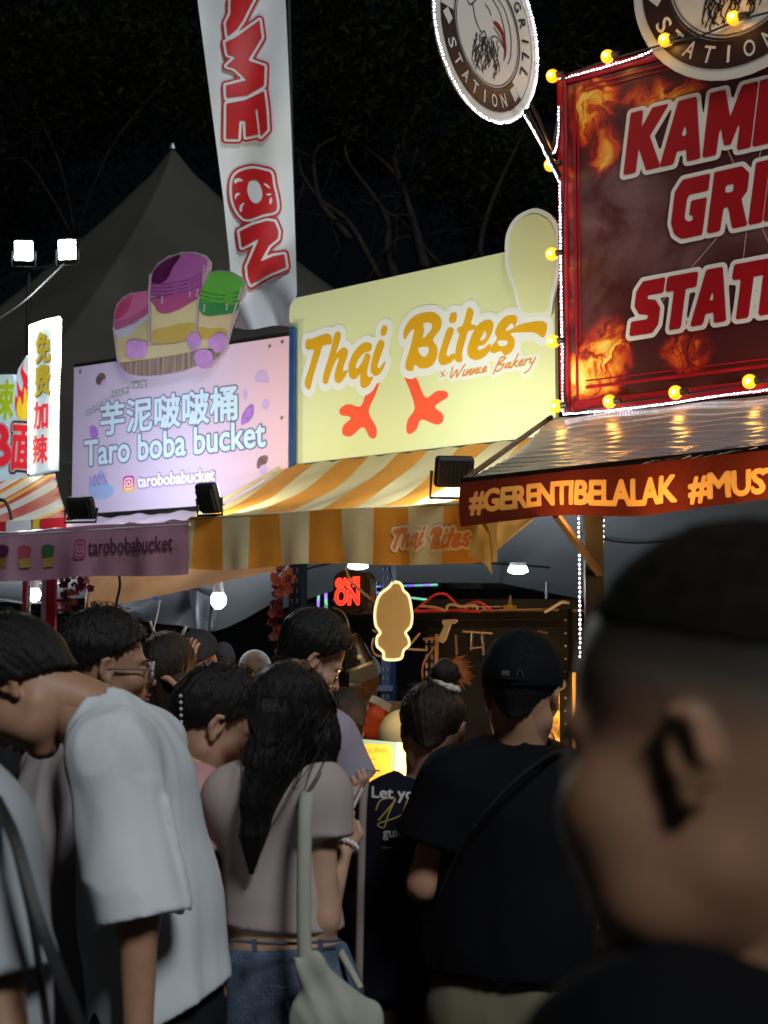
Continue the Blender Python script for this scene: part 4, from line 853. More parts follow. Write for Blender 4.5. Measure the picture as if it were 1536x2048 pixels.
# ================================================================ NOODLE STALL AT THE FAR LEFT
NO = Plane(62, 945, 9.9, 52)
M_litpanel = MAT('lit_panel', (.45, .58, .65), .5, emit=.26, emit_col=(.62, .82, .95)); M_warmled = EMIT('warm_led', (1, .86, .55), 14)
ns = empty('lightbox_sign', NO.o, 'tall narrow lit sign with four stacked Chinese characters and a warm light border', 'lit sign', M=NO.M)
nl = NO.loc; k6 = L2(K6, NO)
P = k6((315, 155), (530, 108), (515, 1560), (290, 1610))
o_ = fill([P], FLATM, 'panel', M_litpanel, ns); solidify(o_, .05)
q6 = lambda a, b: K6((a, b))[0]
M_ochre = MAT('ochre_print', (.55, .42, .02), .5, emit=.12, emit_col=(.8, .6, .02)); M_shd = MAT('print_drop_shadow', (.12, .13, .10), .6); M_hot = MAT('hot_red_print', (.75, .02, .04), .5, emit=.25, emit_col=(.9, .03, .06))
for ch, bl, br, tl, m in (('免', (352, 520), (490, 495), (352, 235), M_ochre), ('费', (345, 845), (485, 810), (345, 560), M_ochre), ('加', (332, 1165), (470, 1150), (335, 905), M_hot), ('辣', (320, 1500), (465, 1485), (322, 1230), M_hot)):
    text(ch, q6(*bl), q6(*br), q6(*tl), nl, .006, m, ns, name='character', weight=.030)
    if m is M_ochre: text(ch, q6(bl[0] + 8, bl[1] + 10), q6(br[0] + 8, br[1] + 10), q6(tl[0] + 8, tl[1] + 10), nl, .003, M_shd, ns, name='character_shadow', weight=.030)
bd = [NO.w(*k6(p)[0], .012) for p in ((300, 1590), (305, 900), (312, 155), (450, 112), (590, 78), (585, 330), (578, 580))]
MB().tube(bd, .010, 6).build('light_border', M_warmled, ns); MB().tube([NO.w(*k6((a, b))[0], .012) for a, b in ((545, 110), (540, 600), (528, 1100), (515, 1540))], .014, 6).build('light_border', M_warmled, ns)
o_ = fill([k6((530, 108), (590, 80), (580, 580), (535, 585))], FLATM, 'side_panel', M_litpanel, ns, z=-.01)
mb = MB()
for k in range(29): mb.ball(NO.w(*k6((572 - k * 1.4, 600 + k * 31))[0], .0), (.011, .008, .007), 6, 5)
mb.build('led_row', M_warmled, ns)
sl_ = empty('lightbox_sign', NO.w(*k6((0, 1650))[0], 0), 'wide lit sign with a flame picture and a large red character at the left edge', 'lit sign', M=NO.M @ Matrix.Translation((0, 0, -.06)))
T0 = k6((-900, 640), (60, 615), (75, 700), (110, 560), (190, 430), (215, 450), (215, 570), (250, 560), (300, 640), (290, 1640), (-900, 1800))
o_ = fill([T0], FLATM, 'panel', M_litpanel, sl_, z=0); solidify(o_, .05)
raster([sc2(k6((178, 480), (160, 560), (210, 650), (235, 740), (255, 660), (290, 720), (298, 840), (280, 940), (230, 1030), (160, 1060), (100, 1020), (80, 900), (90, 820), (110, 860), (100, 680), (130, 760), (150, 780), (160, 700), (135, 580)))], 0, .008, FLATM, 'flame_picture', M_hot, sl_, z=.004)
raster([sc2(k6((180, 740), (205, 860), (215, 920), (240, 860), (262, 900), (240, 1010), (160, 1060), (105, 1010), (105, 900), (130, 830), (150, 900), (165, 900)))], 0, .008, FLATM, 'flame_picture', MAT('flame_yellow', (.8, .6, .03), .5, emit=.3), sl_, z=.007)
text('面', q6(40, 1540), q6(255, 1560), q6(72, 1120), nl, .008, M_hot, sl_, name='character', weight=.03, outline=.013, omat=M_wht, cell=.007, outline2=.028, omat2=MAT('maroon_print', (.12, .01, .02), .5))
text('B', q6(-160, 1500), q6(38, 1500), q6(-160, 1120), nl, .008, M_hot, sl_, name='character', weight=.05, outline=.013, omat=M_wht, cell=.007)
text('辣', q6(-180, 1050), q6(62, 1050), q6(-160, 680), nl, .006, MAT('lime_print', (.45, .62, .02), .5, emit=.2), sl_, name='character', weight=.03)
# striped awning
na = empty('striped_awning', NO.w(0, 0, 0), 'red, white and yellow striped canvas awning under the lit noodle signs', 'awning')
nf0, nf1 = NO.w(-2.4, -.42, .85), NO.w(1.39, -.42, .85); nb0, nb1 = NO.w(-2.4, -.10, .03), NO.w(1.39, -.0, .03)
cols = [MAT('red_canvas', (.42, .012, .02), .55, noise=.1), MAT('white_canvas', (.55, .58, .56), .55), MAT('yellow_canvas', (.60, .42, .04), .55)]
seq = [(0, .06), (1, .07), (0, .02), (1, .08), (0, .02), (2, .03), (1, .08), (0, .02), (2, .04), (0, .05), (1, .10), (0, .15), (1, .12), (2, .04), (0, .12)]
seq = seq * 2; tot = sum(w for _, w in seq); a0 = 0
for ci, w_ in seq:
    a1 = a0 + w_ / tot
    lim = lambda a, b: min(a0 + (a1 - a0) * a, (2.4 + .28 + 1.11 * b) / 3.79)
    if lim(0, .999) < a0 - .01: continue
    MB().grid(lambda a, b: (nb0.lerp(nb1, lim(a, b))).lerp(nf0.lerp(nf1, lim(a, b)), b) - Vector((0, 0, .03 * math.sin(math.pi * b))), 3, 14).build('canvas_stripe', cols[ci], na, smooth=True)
    MB().grid(lambda a, b: nf0.lerp(nf1, a0 + (a1 - a0) * a) + NO.n * (.01 + .012 * math.sin(a0 * 40)) - Vector((0, 0, .2 * b)), 2, 2).build('valance_stripe', cols[ci], na, smooth=True)
    a0 = a1
MB().tube(smooth_curve([W(0, 1000, 8.0), W(12, 1004, 7.9), W(22, 1030, 7.9), W(24, 1050, 7.9)], 5), .007, 6)
tag(MB().tube(smooth_curve([W(-10, 1000, 7.95), W(8, 1001, 7.9), W(18, 1018, 7.9), W(23, 1040, 7.9)], 5), .009, 6).build('black_cable', M_cable), 'black cable looping over the edge of the striped noodle awning', 'cable')
# ================================================================ FLOOD LAMPS ON THE AWNINGS
flood(TA.at(163, 1016, .93), TA.w(wT * .42, hT * .5, .0), .155, .125, 6.5, (.86, .90, 1), 'black floodlight seen from behind on the pink awning', base=TA.at(160, 1046, .93), group='floodlights on the awnings')
flood(TA.at(418, 996, .98), TH.w(.25, .15, .1), .12, .155, 4.5, (1, .93, .62), 'black floodlight seen edge-on between the pink and striped awnings', base=TA.at(420, 1032, .95), group='floodlights on the awnings')
flood(TH.at(908, 943, .98), TH.w(xr * .50, yt * .50, 0), .165, .135, 12, (.96, 1, .84), 'black floodlight leaning back on the striped awning beside the hashtag valance', base=TH.at(905, 998, .93), group='floodlights on the awnings')
flood(GR.w(2.5, -.22, 1.0), GR.w(.8, .9, 0), .2, .16, 11, (1, .95, .9), 'added floodlight out of view on the grill awning, lighting the flame board', base=GR.w(2.5, -.38, .98), group='floodlights on the awnings')  # unseen lamp, added to brighten the flame board
# bulbs under the grill awning light its valance from behind
for k, x in enumerate((.50, .92, 1.34, 1.76)):
    p = (gf0.lerp(gf1, (x) / LG)) - GR.n * .13 - Vector((0, 0, .12))
    bulb(p, .028, 'warm bulb glowing behind the hashtag valance, ' + ('nearest the pound sign', 'behind the first word', 'behind the end of the first word', 'behind the second word')[k], 2.6, (1, .50, .14), 'warm bulbs under the grill awning', 10, .06)
# ================================================================ BACK CANOPIES, INSIDE OF THE STALLS
M_can = MAT('grey_canopy_cloth', (.24, .26, .28), .8, trans=.2, noise=.12, nscale=2, bump=.3, bscale=4)
c1 = empty('rear_canopy', W(850, 1160, 10.2), 'grey canopy behind the yellow stall with a curved lower edge', 'canopy')
strip([W(540, 990, 8.8), W(700, 990, 8.8), W(900, 985, 8.7), W(1180, 980, 8.6)], [W(540, 1228, 10.6), W(640, 1190, 10.6), W(740, 1168, 10.5), W(1000, 1166, 10.3)], 10, 'canvas', M_can, c1, .03)
strip([W(1000, 985, 8.7), W(1200, 980, 8.6), W(1400, 985, 8.6), W(1700, 980, 8.5)], [W(1000, 1166, 10.3), W(1180, 1200, 10.3), W(1400, 1225, 10.2), W(1700, 1240, 10)], 10, 'canvas', M_can, c1, .03)
for P in ([W(540, 1160, 9.9), W(700, 1120, 9.9), W(900, 1122, 9.8), W(1100, 1135, 9.8)], [W(1060, 1050, 9.2), W(1150, 1062, 9.2), W(1250, 1085, 9.2), W(1400, 1080, 9.2)]):
    MB().tube(smooth_curve(P, 5), .007, 5).build('cable', M_cable, c1)
MB().tube([W(1092, 1080, 10.1), W(1093, 1225, 10.1)], .012, 6).build('pole', M_steel, c1)
c2 = empty('rear_canopy', W(450, 1200, 10), 'grey sagging canopy behind the pink stall above the vendor in a black cap', 'canopy')
strip([W(180, 1120, 8.9), W(320, 1110, 8.9), W(450, 1105, 8.9), W(600, 1100, 8.9)], [W(180, 1200, 9.8), W(300, 1228, 9.8), W(432, 1262, 9.8), W(600, 1172, 9.8)], 8, 'canvas', M_can, c2, .05)
M_dtarp = MAT('dark_grey_tarpaulin', (.07, .075, .085), .5, noise=.3, bump=.4, bscale=8)
strip([W(220, 1205, 9.2), W(300, 1195, 9.2), W(370, 1175, 9.2), W(440, 1190, 9.2)], [W(220, 1225, 9.3), W(300, 1245, 9.3), W(372, 1252, 9.3), W(432, 1262, 9.3)], 4, 'dark_tarpaulin', M_dtarp, c2, .05)
strip([W(372, 1175, 9.1), W(392, 1180, 9.0), W(412, 1190, 9.1), W(428, 1200, 9.0)], [W(392, 1262, 9.1), W(402, 1270, 9.0), W(418, 1268, 9.1), W(426, 1255, 9.0)], 5, 'dark_tarpaulin', M_dtarp, c2, .06)
c3 = empty('rear_canopy', W(40, 1190, 9.6), 'grey canopy edge behind the red posts at the far left', 'canopy')
strip([W(-120, 1120, 8.9), W(0, 1120, 8.9), W(100, 1120, 8.9), W(170, 1120, 8.9)], [W(-120, 1210, 9.6), W(0, 1204, 9.6), W(60, 1202, 9.6), W(170, 1196, 9.6)], 6, 'canvas', M_can, c3, .04)
for P in ([W(-20, 1196, 9.3), W(50, 1206, 9.3), W(110, 1204, 9.3)], [W(-20, 1158, 9.3), W(60, 1166, 9.3), W(130, 1166, 9.3)]): MB().tube(P, .008, 6).build('rail', M_steel, c3)
# bulbs
bulb(W(69, 1189, 8.9), .038, 'lit white bulb hanging at the far left near the red posts', 9, group='white bulbs under the canopies')
bulb(W(437, 1200, 8.6), .045, 'lit white bulb hanging above the vendor in the black cap', 12, group='white bulbs under the canopies')
bulb(W(208, 1236, 11), .018, 'tiny distant lit bulb behind the peach tarpaulin', .5, emit=8)
bulb(W(607, 1206, 12), .022, 'tiny distant lit bulb right of the blue slotted post', .5, emit=8)
def disc_lamp(u, v, D, w, lab, power):
    p = W(u, v, D); t = empty('ceiling_lamp', p, lab, 'lamp', 'white disc lamps under the rear canopy')
    MB().tube([p + Vector((0, 0, .03)), p, p - Vector((0, 0, .012))], [w * .8, w, w * .55], 16).build('diffuser', EMIT('lamp_diffuser', (.85, .93, 1), 14), t)
    MB().tube([p + Vector((0, 0, .03)), p + Vector((0, 0, .05))], w * .8, 16).build('housing', M_white, t)
    d = bpy.data.lights.new('lamp_beam', 'POINT'); d.energy = power; d.color = (.85, .93, 1); d.shadow_soft_size = w
    L = bpy.data.objects.new('lamp_beam', d); COL.objects.link(L); L.location = p - Vector((0, 0, .08)); world_child(L, t)
disc_lamp(716, 1134, 8.6, .06, 'lit disc lamp just above the GAME ON box', 9)
disc_lamp(1036, 1143, 8.6, .06, 'lit disc lamp right of the loose cream flap', 9)
# dark backdrop of the stalls: far hoarding
hb = MB().box((0, 16.5, 1.1), (26, .1, 2.2)).build('rear_hoarding', MAT('dark_hoarding', (.012, .014, .018), .8)); tag(hb, 'dark hoarding wall far behind the stalls', 'wall')
# coloured light lines far behind
def ledline(P, col, n, lab, r=.012):
    c = smooth_curve(P, 8); t = empty('coloured_led_strip', c[0], lab, 'light strip', 'coloured light strips behind the stall')
    k = len(c) // n
    for i in range(n):
        seg = c[i * k:(i + 1) * k + 1]
        if len(seg) > 1: MB().tube(seg, r, 5).build('led_segment', col[i % 2], t)
M_pu = EMIT('violet_led', (.22, .05, .95), 1.1); M_gn = EMIT('green_led', (.02, .75, .30), .65)
ledline([W(638, 1178, 13), W(636, 1215, 13), W(638, 1250, 13)], (M_gn, M_pu), 3, 'left short upright strip of violet and green light', .011)
ledline([W(651, 1176, 13), W(652, 1215, 13), W(652, 1256, 13)], (M_pu, M_gn), 3, 'right short upright strip of violet and green light', .013)
ledline([W(735, 1182, 14), W(860, 1200, 14), W(1000, 1205, 14), W(1085, 1207, 14)], (M_pu, M_gn), 11, 'long lower strip of violet and green light behind the rack', .009)
ledline([W(748, 1173, 14), W(860, 1170, 14), W(980, 1167, 14)], (M_gn, M_pu), 9, 'upper strip of green light under the rear canopy edge', .009)
# --- the dark metal rack
RK = Plane(665, 1280, 7.35, 47.4)
rk = empty('metal_rack', Vector((*RK.at(900, 1280).xy, 0)), 'dark metal rack carrying cables and plugs above the counter', 'rack')
def rbox(name, u0, v0, u1, v1, t, th, mat, parent):
    a = RK.at(u0, v0, t); b = RK.at(u1, v0, t); c_ = RK.at((u0 + u1) / 2, v0, t); d_ = RK.at((u0 + u1) / 2, v1, t)
    mid = (a + b) / 2; mid.z = (c_.z + d_.z) / 2; Mx = Matrix((RK.x, RK.n, RK.y)).transposed()
    return MB().box(mid, ((b - a).length, th, abs(c_.z - d_.z)), Mx).build(name, mat, parent)
rbox('top_beam', 672, 1226, 1140, 1240, 0, .04, M_dark, rk); rbox('beam_lip', 672, 1242, 1140, 1256, -.02, .03, M_dark, rk); rbox('shelf_board', 672, 1222, 1140, 1226, -.2, .42, MAT('pale_shelf_edge', (.35, .24, .16), .5), rk)
rbox('post', 680, 1225, 694, 1470, .0, .035, M_dark, rk); rbox('post', 1122, 1218, 1140, 1500, .0, .035, M_dark, rk)
rbox('rail', 680, 1262, 900, 1268, .0, .02, M_dark, rk)
mb = MB()
for k in range(9): mb.ball(RK.at(1131, 1240 + k * 26, .022), .006, 6, 4)
mb.build('bolt', M_steel, rk)
M_redc = MAT('red_cable_sheath', (.75, .045, .045), .4)
for i, (P, m, lab) in enumerate((([(700, 1170), (745, 1195), (790, 1222), (840, 1222)], M_redc, 'red cable coming down to the rack from the GAME ON box'), ([(830, 1221), (850, 1205), (870, 1190), (890, 1188), (905, 1200), (918, 1216)], M_redc, 'red cable arching over the rack'),
                                ([(918, 1218), (940, 1208), (960, 1205), (975, 1215), (985, 1222)], M_redc, 'red cable coiled beside the power strip'), ([(830, 1223), (880, 1221), (930, 1221), (960, 1223)], M_redc, 'red cable lying flat along the rack'),
                                ([(893, 1221), (895, 1212), (905, 1209), (925, 1213), (950, 1211), (955, 1219)], M_wcable, 'white cable coiled on the rack'), ([(1090, 1224), (1110, 1212), (1125, 1204), (1138, 1206)], M_wcable, 'pale cable climbing to the right rack post'),
                                ([(692, 1135), (700, 1160), (722, 1182), (752, 1206)], M_wcable, 'pale cable hanging across the GAME ON box'), ([(840, 1212), (870, 1215), (890, 1221)], MAT('pink_cable_sheath', (.6, .3, .28), .4), 'dull pink cable on the rack'))):
    tag(MB().tube(smooth_curve([RK.at(u, v, .015 + .012 * i) for u, v in P], 6), .0065, 6).build('cable', m), lab, 'cable')
for u0, u1, m, lab in ((935, 966, M_white, 'left white power strip on the rack'), (983, 1006, M_white, 'right white power strip on the rack')):
    t = empty('power_strip', RK.at(u0, 1222, -.05), lab, 'power strip'); rbox('body', u0, 1212, u1, 1222, -.05, .05, m, t)
    for k in range(3): uu = u0 + (u1 - u0) * (k + .5) / 3; rbox('socket', uu - 2.6, 1214.5, uu + 2.6, 1219.5, -.022, .006, M_black, t)
t = empty('glue_bottle', RK.at(1020, 1222, -.03), 'small yellow bottle with a pointed nozzle on the rack', 'bottle')
rbox('body', 1012, 1211, 1028, 1222, -.03, .035, MAT('yellow_plastic', (.65, .42, .03), .4), t); MB().tube([RK.at(1020, 1211, -.03), RK.at(1021, 1190, -.03)], [.012, .003], 10).build('nozzle', MAT('olive_plastic', (.20, .18, .10), .5), t)
# --- GAME ON speaker-shaped lit box
gbx = empty('lit_box_sign', RK.at(700, 1222, .06), 'rounded black box with glowing red GAME ON letters standing on the rack', 'lit sign')
GB = Plane(664, 1222, 7.2, 62, 0)
def gbp(x, y, z): return GB.w(x, y, z)
x0, _ = GB.loc(666, 1200); x1, _ = GB.loc(727, 1200); _, y0 = GB.loc(690, 1226); _, y1 = GB.loc(690, 1141)
rr = roundrect(x0, y0, x1, y1, .055)
o_ = fill([rr], lambda x, y, z: gbp(x, y, z), 'front', MAT('black_acrylic', (.045, .035, .035), .25), gbx, True, 0.0); solidify(o_, .13, -1); bevel(o_, .012, 3)
rr2 = [(p[0] + .0, p[1]) for p in roundrect(x0 + .01, y0 + .006, x1 + .012, y1 - .004, .055)]
o_ = fill([rr2], lambda x, y, z: gbp(x, y, z - .045), 'side_shell', MAT('brushed_aluminium', (.32, .28, .22), .3, metal=.8), gbx, True, 0.0); solidify(o_, .05, -1)
M_neon = MAT('red_neon', (.8, .03, .02), .3, emit=2.6, emit_col=(1, .045, .02)); M_neon2 = MAT('red_neon_deep', (.5, .02, .02), .3, emit=1.1, emit_col=(1, .03, .015))
text('GAME', K7((335, 355))[0], K7((632, 330))[0], K7((338, 245))[0], GB.loc, .006, M_neon2, gbx, weight=.02, outline=.0035, omat=M_neon, cell=.0022, world=True, mapf=gbp)
text('ON', K7((330, 572))[0], K7((625, 565))[0], K7((335, 362))[0], GB.loc, .006, M_neon2, gbx, weight=.02, outline=.004, omat=M_neon, cell=.0022, world=True, mapf=gbp)
# --- hanging metal lamp
lp = W(712, 1300, 6.9); hl = empty('pendant_lamp', W(706, 1262, 6.9), 'brushed metal cylinder lamp hanging tilted from a curved wire', 'lamp')
ax = (W(722, 1332, 6.9) - W(700, 1272, 6.9)).normalized(); tp_, bt_ = W(700, 1270, 6.9), W(722, 1334, 6.9)
MB().tube([tp_, tp_ + ax * .006, tp_ + ax * .05, tp_ + ax * .052, bt_ - ax * .012, bt_], [.030, .040, .044, .052, .068, .070], 20).build('shade', MAT('brushed_steel', (.16, .13, .10), .28, metal=.9, noise=.3), hl, smooth=False)
MB().tube([bt_ - ax * .010, bt_ + ax * .003], .072, 20).build('rim', MAT('bright_rim', (.6, .5, .36), .3, metal=.5), hl)
MB().tube(smooth_curve([W(664, 1216, 6.95), W(682, 1222, 6.92), W(694, 1240, 6.9), W(700, 1270, 6.9)], 6), .005, 6).build('wire', M_steel, hl)
hx = RK.x * .05; MB().tube([tp_ - hx, tp_ + ax * .03 - hx * 1.05, bt_ - ax * .03 - hx * 1.3], .004, 5).build('yoke', MAT('pale_yoke', (.5, .42, .3), .4, metal=.4), hl)
MB().ball(W(718, 1314, 6.82), .012, 8, 6).build('knob', MAT('cream_knob', (.6, .5, .35), .4), hl)
# --- blank cut-out panel with a lit edge in the place of the shop figure
HP = Plane(787, 1320, 6.75, 62)
o1 = [(1130, 285), (1175, 320), (1200, 390), (1260, 450), (1290, 560), (1310, 720), (1290, 850), (1225, 930), (1260, 1000), (1270, 1090), (1200, 1160), (1160, 1265), (960, 1270), (940, 1180), (860, 1100), (860, 990), (900, 930), (845, 840), (830, 700), (850, 560), (900, 440), (1010, 350), (1060, 290)]
hp = empty('hanging_cutout', HP.o, 'cream cut-out panel with a lit edge hanging in front of the dark rack', 'cut-out sign', M=HP.M)
M_cpan = MAT('warm_cream_panel', (.95, .80, .52), .5); kk = L2(K7, HP)
o_ = fill([sc2(kk(*o1))], FLATM, 'panel', M_cpan, hp); solidify(o_, .012)
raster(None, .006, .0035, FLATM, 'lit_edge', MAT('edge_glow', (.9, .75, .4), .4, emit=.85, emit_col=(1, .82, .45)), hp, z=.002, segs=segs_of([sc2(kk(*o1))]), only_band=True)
MB().tube([W(787, 1165, 6.75), W(772, 1120, 6.6)], .003, 5).build('hanging_wire', M_cable, hp)
for P, lab in (([(745, 1260), (760, 1268), (775, 1275)], 'short pale stick end left of the cream cut-out'), ([(748, 1275), (744, 1295), (752, 1310), (772, 1313)], 'pale cable loop left of the cream cut-out'), ([(818, 1292), (830, 1278), (840, 1266)], 'pale stick rising right of the cream cut-out'), ([(815, 1298), (850, 1300)], 'level pale cable right of the cream cut-out')):
    tag(MB().tube(smooth_curve([W(u, v, 6.85) for u, v in P], 5), .0055, 6).build('cable', MAT('pinkish_cable', (.5, .34, .28), .5)), lab, 'cable')
FP = Plane(640, 1480, 5.7, 62); fe = [FP.loc(*p) for p in ((610, 1380), (640, 1378), (652, 1386), (661, 1405), (659, 1428), (670, 1442), (680, 1462), (676, 1490), (620, 1500), (605, 1440))]
fig = empty('counter_cutout', FP.o, 'second cream cut-out panel with a lit edge beside the tall man at the counter', 'cut-out sign', M=FP.M)
o_ = fill([sc2(fe)], FLATM, 'panel', M_cpan, fig); solidify(o_, .012)
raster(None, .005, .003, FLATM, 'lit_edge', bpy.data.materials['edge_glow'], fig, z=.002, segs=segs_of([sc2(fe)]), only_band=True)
# white bracket, pale slotted upright
wb = Plane(880, 1285, 6.7, 47.4)
o_ = fill([[wb.loc(*p) for p in ((884, 1240), (908, 1238), (913, 1241), (908, 1247), (900, 1249), (889, 1280), (884, 1286), (877, 1282), (877, 1276), (888, 1252), (884, 1247))]], lambda x, y, z: wb.w(x, y, z), 'hanging_bracket', MAT('ivory_plastic', (.55, .50, .40), .4)); solidify(o_, .012); tag(o_, 'ivory T shaped bracket hanging under the dark rack', 'bracket')
pu = empty('slotted_upright', RK.at(862, 1370, -.1), 'pale upright strip with a slotted grille behind the hair bun', 'post')
MB().tube([W(874, 1268, 7.05), W(872, 1345, 7.05)], .012, 4).build('strip', MAT('salmon_strip', (.55, .32, .18), .5), pu)
mb = MB()
for k in range(5):
    for j in (0, 1): mb.ball(W(853 + j * 11, 1280 + k * 17, 7.08), (.007, .005, .016), 6, 5)
mb.build('grille_slot', MAT('slot_glow', (.55, .45, .35), .5), pu)
MB().tube([W(846, 1278, 7.06), W(880, 1276, 7.06)], .007, 5).build('crosspiece', MAT('salmon_strip2', (.5, .30, .18), .5), pu)
MB().tube(smooth_curve([W(872, 1290, 7.0), W(855, 1312, 7.0), W(845, 1335, 7.0), W(846, 1368, 7.0)], 6), .005, 5).build('cable', MAT('tan_cable', (.5, .28, .10), .5), pu)
# --- blue slotted frame of the Thai stall
bf = empty('steel_scaffold', Vector((*TH.at(590, 1200, .6).xy, 0)), 'blue slotted angle steel frame holding up the striped awning', 'scaffold')
def slotted(u, v0, v1, t, w, parent, mat, name='post'):
    p = TH.at(u, (v0 + v1) / 2, t); a, b = TH.at(u, v0, t).z, TH.at(u, v1, t).z; Mx = Matrix((TH.x, TH.n, TH.y)).transposed()
    MB().box((p.x, p.y, (a + b) / 2), (w, .004, abs(a - b)), Mx).box((p.x + TH.x.x * w / 2 - TH.n.x * .02, p.y + TH.x.y * w / 2 - TH.n.y * .02, (a + b) / 2), (.004, .04, abs(a - b)), Mx).build(name, mat, parent)
    m = MB(); z = min(a, b) + .04
    while z < max(a, b) - .02:
        for s in (-1, 1): m.box((p.x + TH.x.x * w * .22 * s + TH.n.x * .0035, p.y + TH.x.y * w * .22 * s + TH.n.y * .0035, z), (.008, .002, .022), Mx)
        z += .05
    o_ = m.build('slot', MAT('slot_hole', (.25, .28, .30), .5) if mat is M_blue else M_black, parent); o_['kind'] = 'stuff'
slotted(590, 1120, 1300, .62, .085, bf, M_blue); slotted(772, 1130, 1500, -.35, .07, bf, M_blue); slotted(300, 1120, 1200, .0, .05, bf, M_blue)
for u0, v0, u1, v1, t in ((640, 1372, 790, 1378, -.35), (640, 1400, 790, 1404, -.4)):
    a, b = TH.at(u0, v0, t), TH.at(u1, v1, t); MB().tube([a, b], .022 if v0 < 1390 else .014, 4).build('crossbar', M_blue, bf)
bk = empty('steel_scaffold', Vector((*TA.at(105, 1200, .7).xy, 0)), 'red slotted posts of the noodle stall at the far left', 'scaffold')
for u, w_, v1, m, tt in ((52, .03, 1320, MAT('bright_red_post', (.45, .012, .04), .4), .7), (58, .02, 1280, M_white, .72), (104, .05, 1340, M_red, .7), (90, .03, 1320, M_steel, .6)):
    p = TA.at(u, 1150, tt); MB().box((p.x, p.y, 1.2), (w_, w_, 1.75 if False else 2.0)).build('post', m, bk)
# garlands of pink petals
def garland(P, n, lab, seed, D):
    rs = np.random.RandomState(seed); c = smooth_curve([W(u, v, D) for u, v in P], 8); t = empty('flower_garland', c[0], lab, 'garland', 'pink flower garlands on the posts')
    MB().tube(c, .004, 5).build('stem', M_dark, t)
    ms = [MAT('pink_petal', (.42, .10, .14), .5), MAT('wine_petal', (.14, .015, .05), .5), MAT('rose_petal', (.50, .22, .22), .5)]
    for k in range(n):
        p = c[rs.randint(len(c))] + Vector(rs.normal(size=3)) * .022; m = MB(); s = .012 + rs.rand() * .012
        for j in range(5):
            a = j * 1.256 + rs.rand(); d = Vector((math.cos(a), -.35, math.sin(a))) * s; q = Vector((-math.sin(a), 0, math.cos(a))) * s * .6
            m.add([p, p + d * .6 + q, p + d * 1.2, p + d * .6 - q], [(0, 1, 2, 3)])
        m.build('flower', ms[rs.randint(3)], t)
garland([(572, 1140), (568, 1175), (556, 1200), (552, 1240), (560, 1300)], 60, 'pink flower garland beside the blue slotted post', 4, 7.3)
garland([(136, 1150), (134, 1180), (132, 1215)], 26, 'pink flower garland beside the red post at the left', 5, 8.0)
garland([(160, 1142), (164, 1160), (158, 1175)], 12, 'short pink garland right under the pink valance', 6, 8.0)
garland([(553, 1330), (548, 1350)], 8, 'last pink flowers hanging beside the white cap', 8, 7.3)
# --- counter, back panel, bag, menu board
M_count = MAT('cream_counter', (.30, .25, .20), .5, noise=.1)
ct = empty('stall_counter', Vector((*TH.at(800, 1600, .45).xy, 0)), 'counter of the yellow stall wrapped in an orange printed sheet', 'counter')
def tbox(name, x0, x1, z0, z1, t0, t1, mat, parent):
    Mx = Matrix((TH.x, TH.n, TH.y)).transposed(); c_ = TH.w((x0 + x1) / 2, 0, (t0 + t1) / 2); c_.z = (z0 + z1) / 2
    return MB().box(c_, (x1 - x0, t1 - t0, z1 - z0), Mx).build(name, mat, parent)
tbox('worktop', .1, 1.85, 1.0, 1.05, -.1, .62, M_count, ct)
M_skirt = MAT('orange_printed_sheet', (.75, .36, .06), .55, noise=.75, nscale=7); tbox('skirt', .12, 1.83, .05, .998, .56, .60, M_skirt, ct)
text('Thai', (686, 1745), (722, 1740), (686, 1705), lambda u, v: (lambda p: ((p - TH.o).dot(TH.x), p.z))(TH.at(u, v, .605)), 0, MAT('deep_orange_print', (.62, .12, .01), .5), ct, world=True, mapf=lambda x, y, z: TH.w(x, 0, .606) * 1.0 + Vector((0, 0, y - TH.o.z)), weight=.02)
bp_ = empty('low_hoarding', RK.at(740, 1480, -.1), 'dull cream panel low behind the hanging orange bag', 'hoarding'); a, b = W(700, 1445, 7.3), W(860, 1445, 7.2)
MB().box((a + b) / 2, ((b - a).length, .02, .2)).build('board', MAT('dull_cream', (.30, .25, .20), .5, noise=.15), bp_); a = W(900, 1480, 7.35)
dk = MB().box(W(1010, 1420, 7.5), (.75, .03, 1.1)).build('apron_curtain', MAT('charcoal_cloth', (.03, .03, .032), .8, noise=.3)); tag(dk, 'charcoal cloth hanging between the bun and the black cap', 'curtain')
ob_ = empty('hanging_bag', W(745, 1445, 6.9), 'orange paper bag hanging tilted with a white label on top', 'bag')
strip([W(738, 1408, 6.9), W(760, 1414, 6.9), W(778, 1425, 6.9)], [W(708, 1478, 6.92), W(740, 1484, 6.9), W(768, 1486, 6.9)], 3, 'bag', MAT('orange_paper', (.55, .07, .012), .5, noise=.15), ob_, .012)
solidify(ob_.children[0], .03)
strip([W(745, 1390, 6.86), W(765, 1398, 6.86), W(784, 1410, 6.86)], [W(738, 1402, 6.86), W(758, 1412, 6.86), W(778, 1425, 6.86)], 2, 'label', MAT('white_label', (.5, .52, .54), .5), ob_, .002)
strip([W(724, 1440, 6.87), W(730, 1438, 6.87), W(737, 1434, 6.87)], [W(710, 1474, 6.87), W(718, 1476, 6.87), W(726, 1478, 6.87)], 2, 'sticker', MAT('pale_sticker', (.42, .25, .20), .5), ob_, .002)
MN = Plane(716, 1545, 5.9, 84)
mn = empty('menu_board', MN.o, 'brightly lit blue and orange menu board reading Thai Bites Menu', 'menu board', M=MN.M)
kt = crop(580, 1180, 5.12); km = L2(kt, MN)
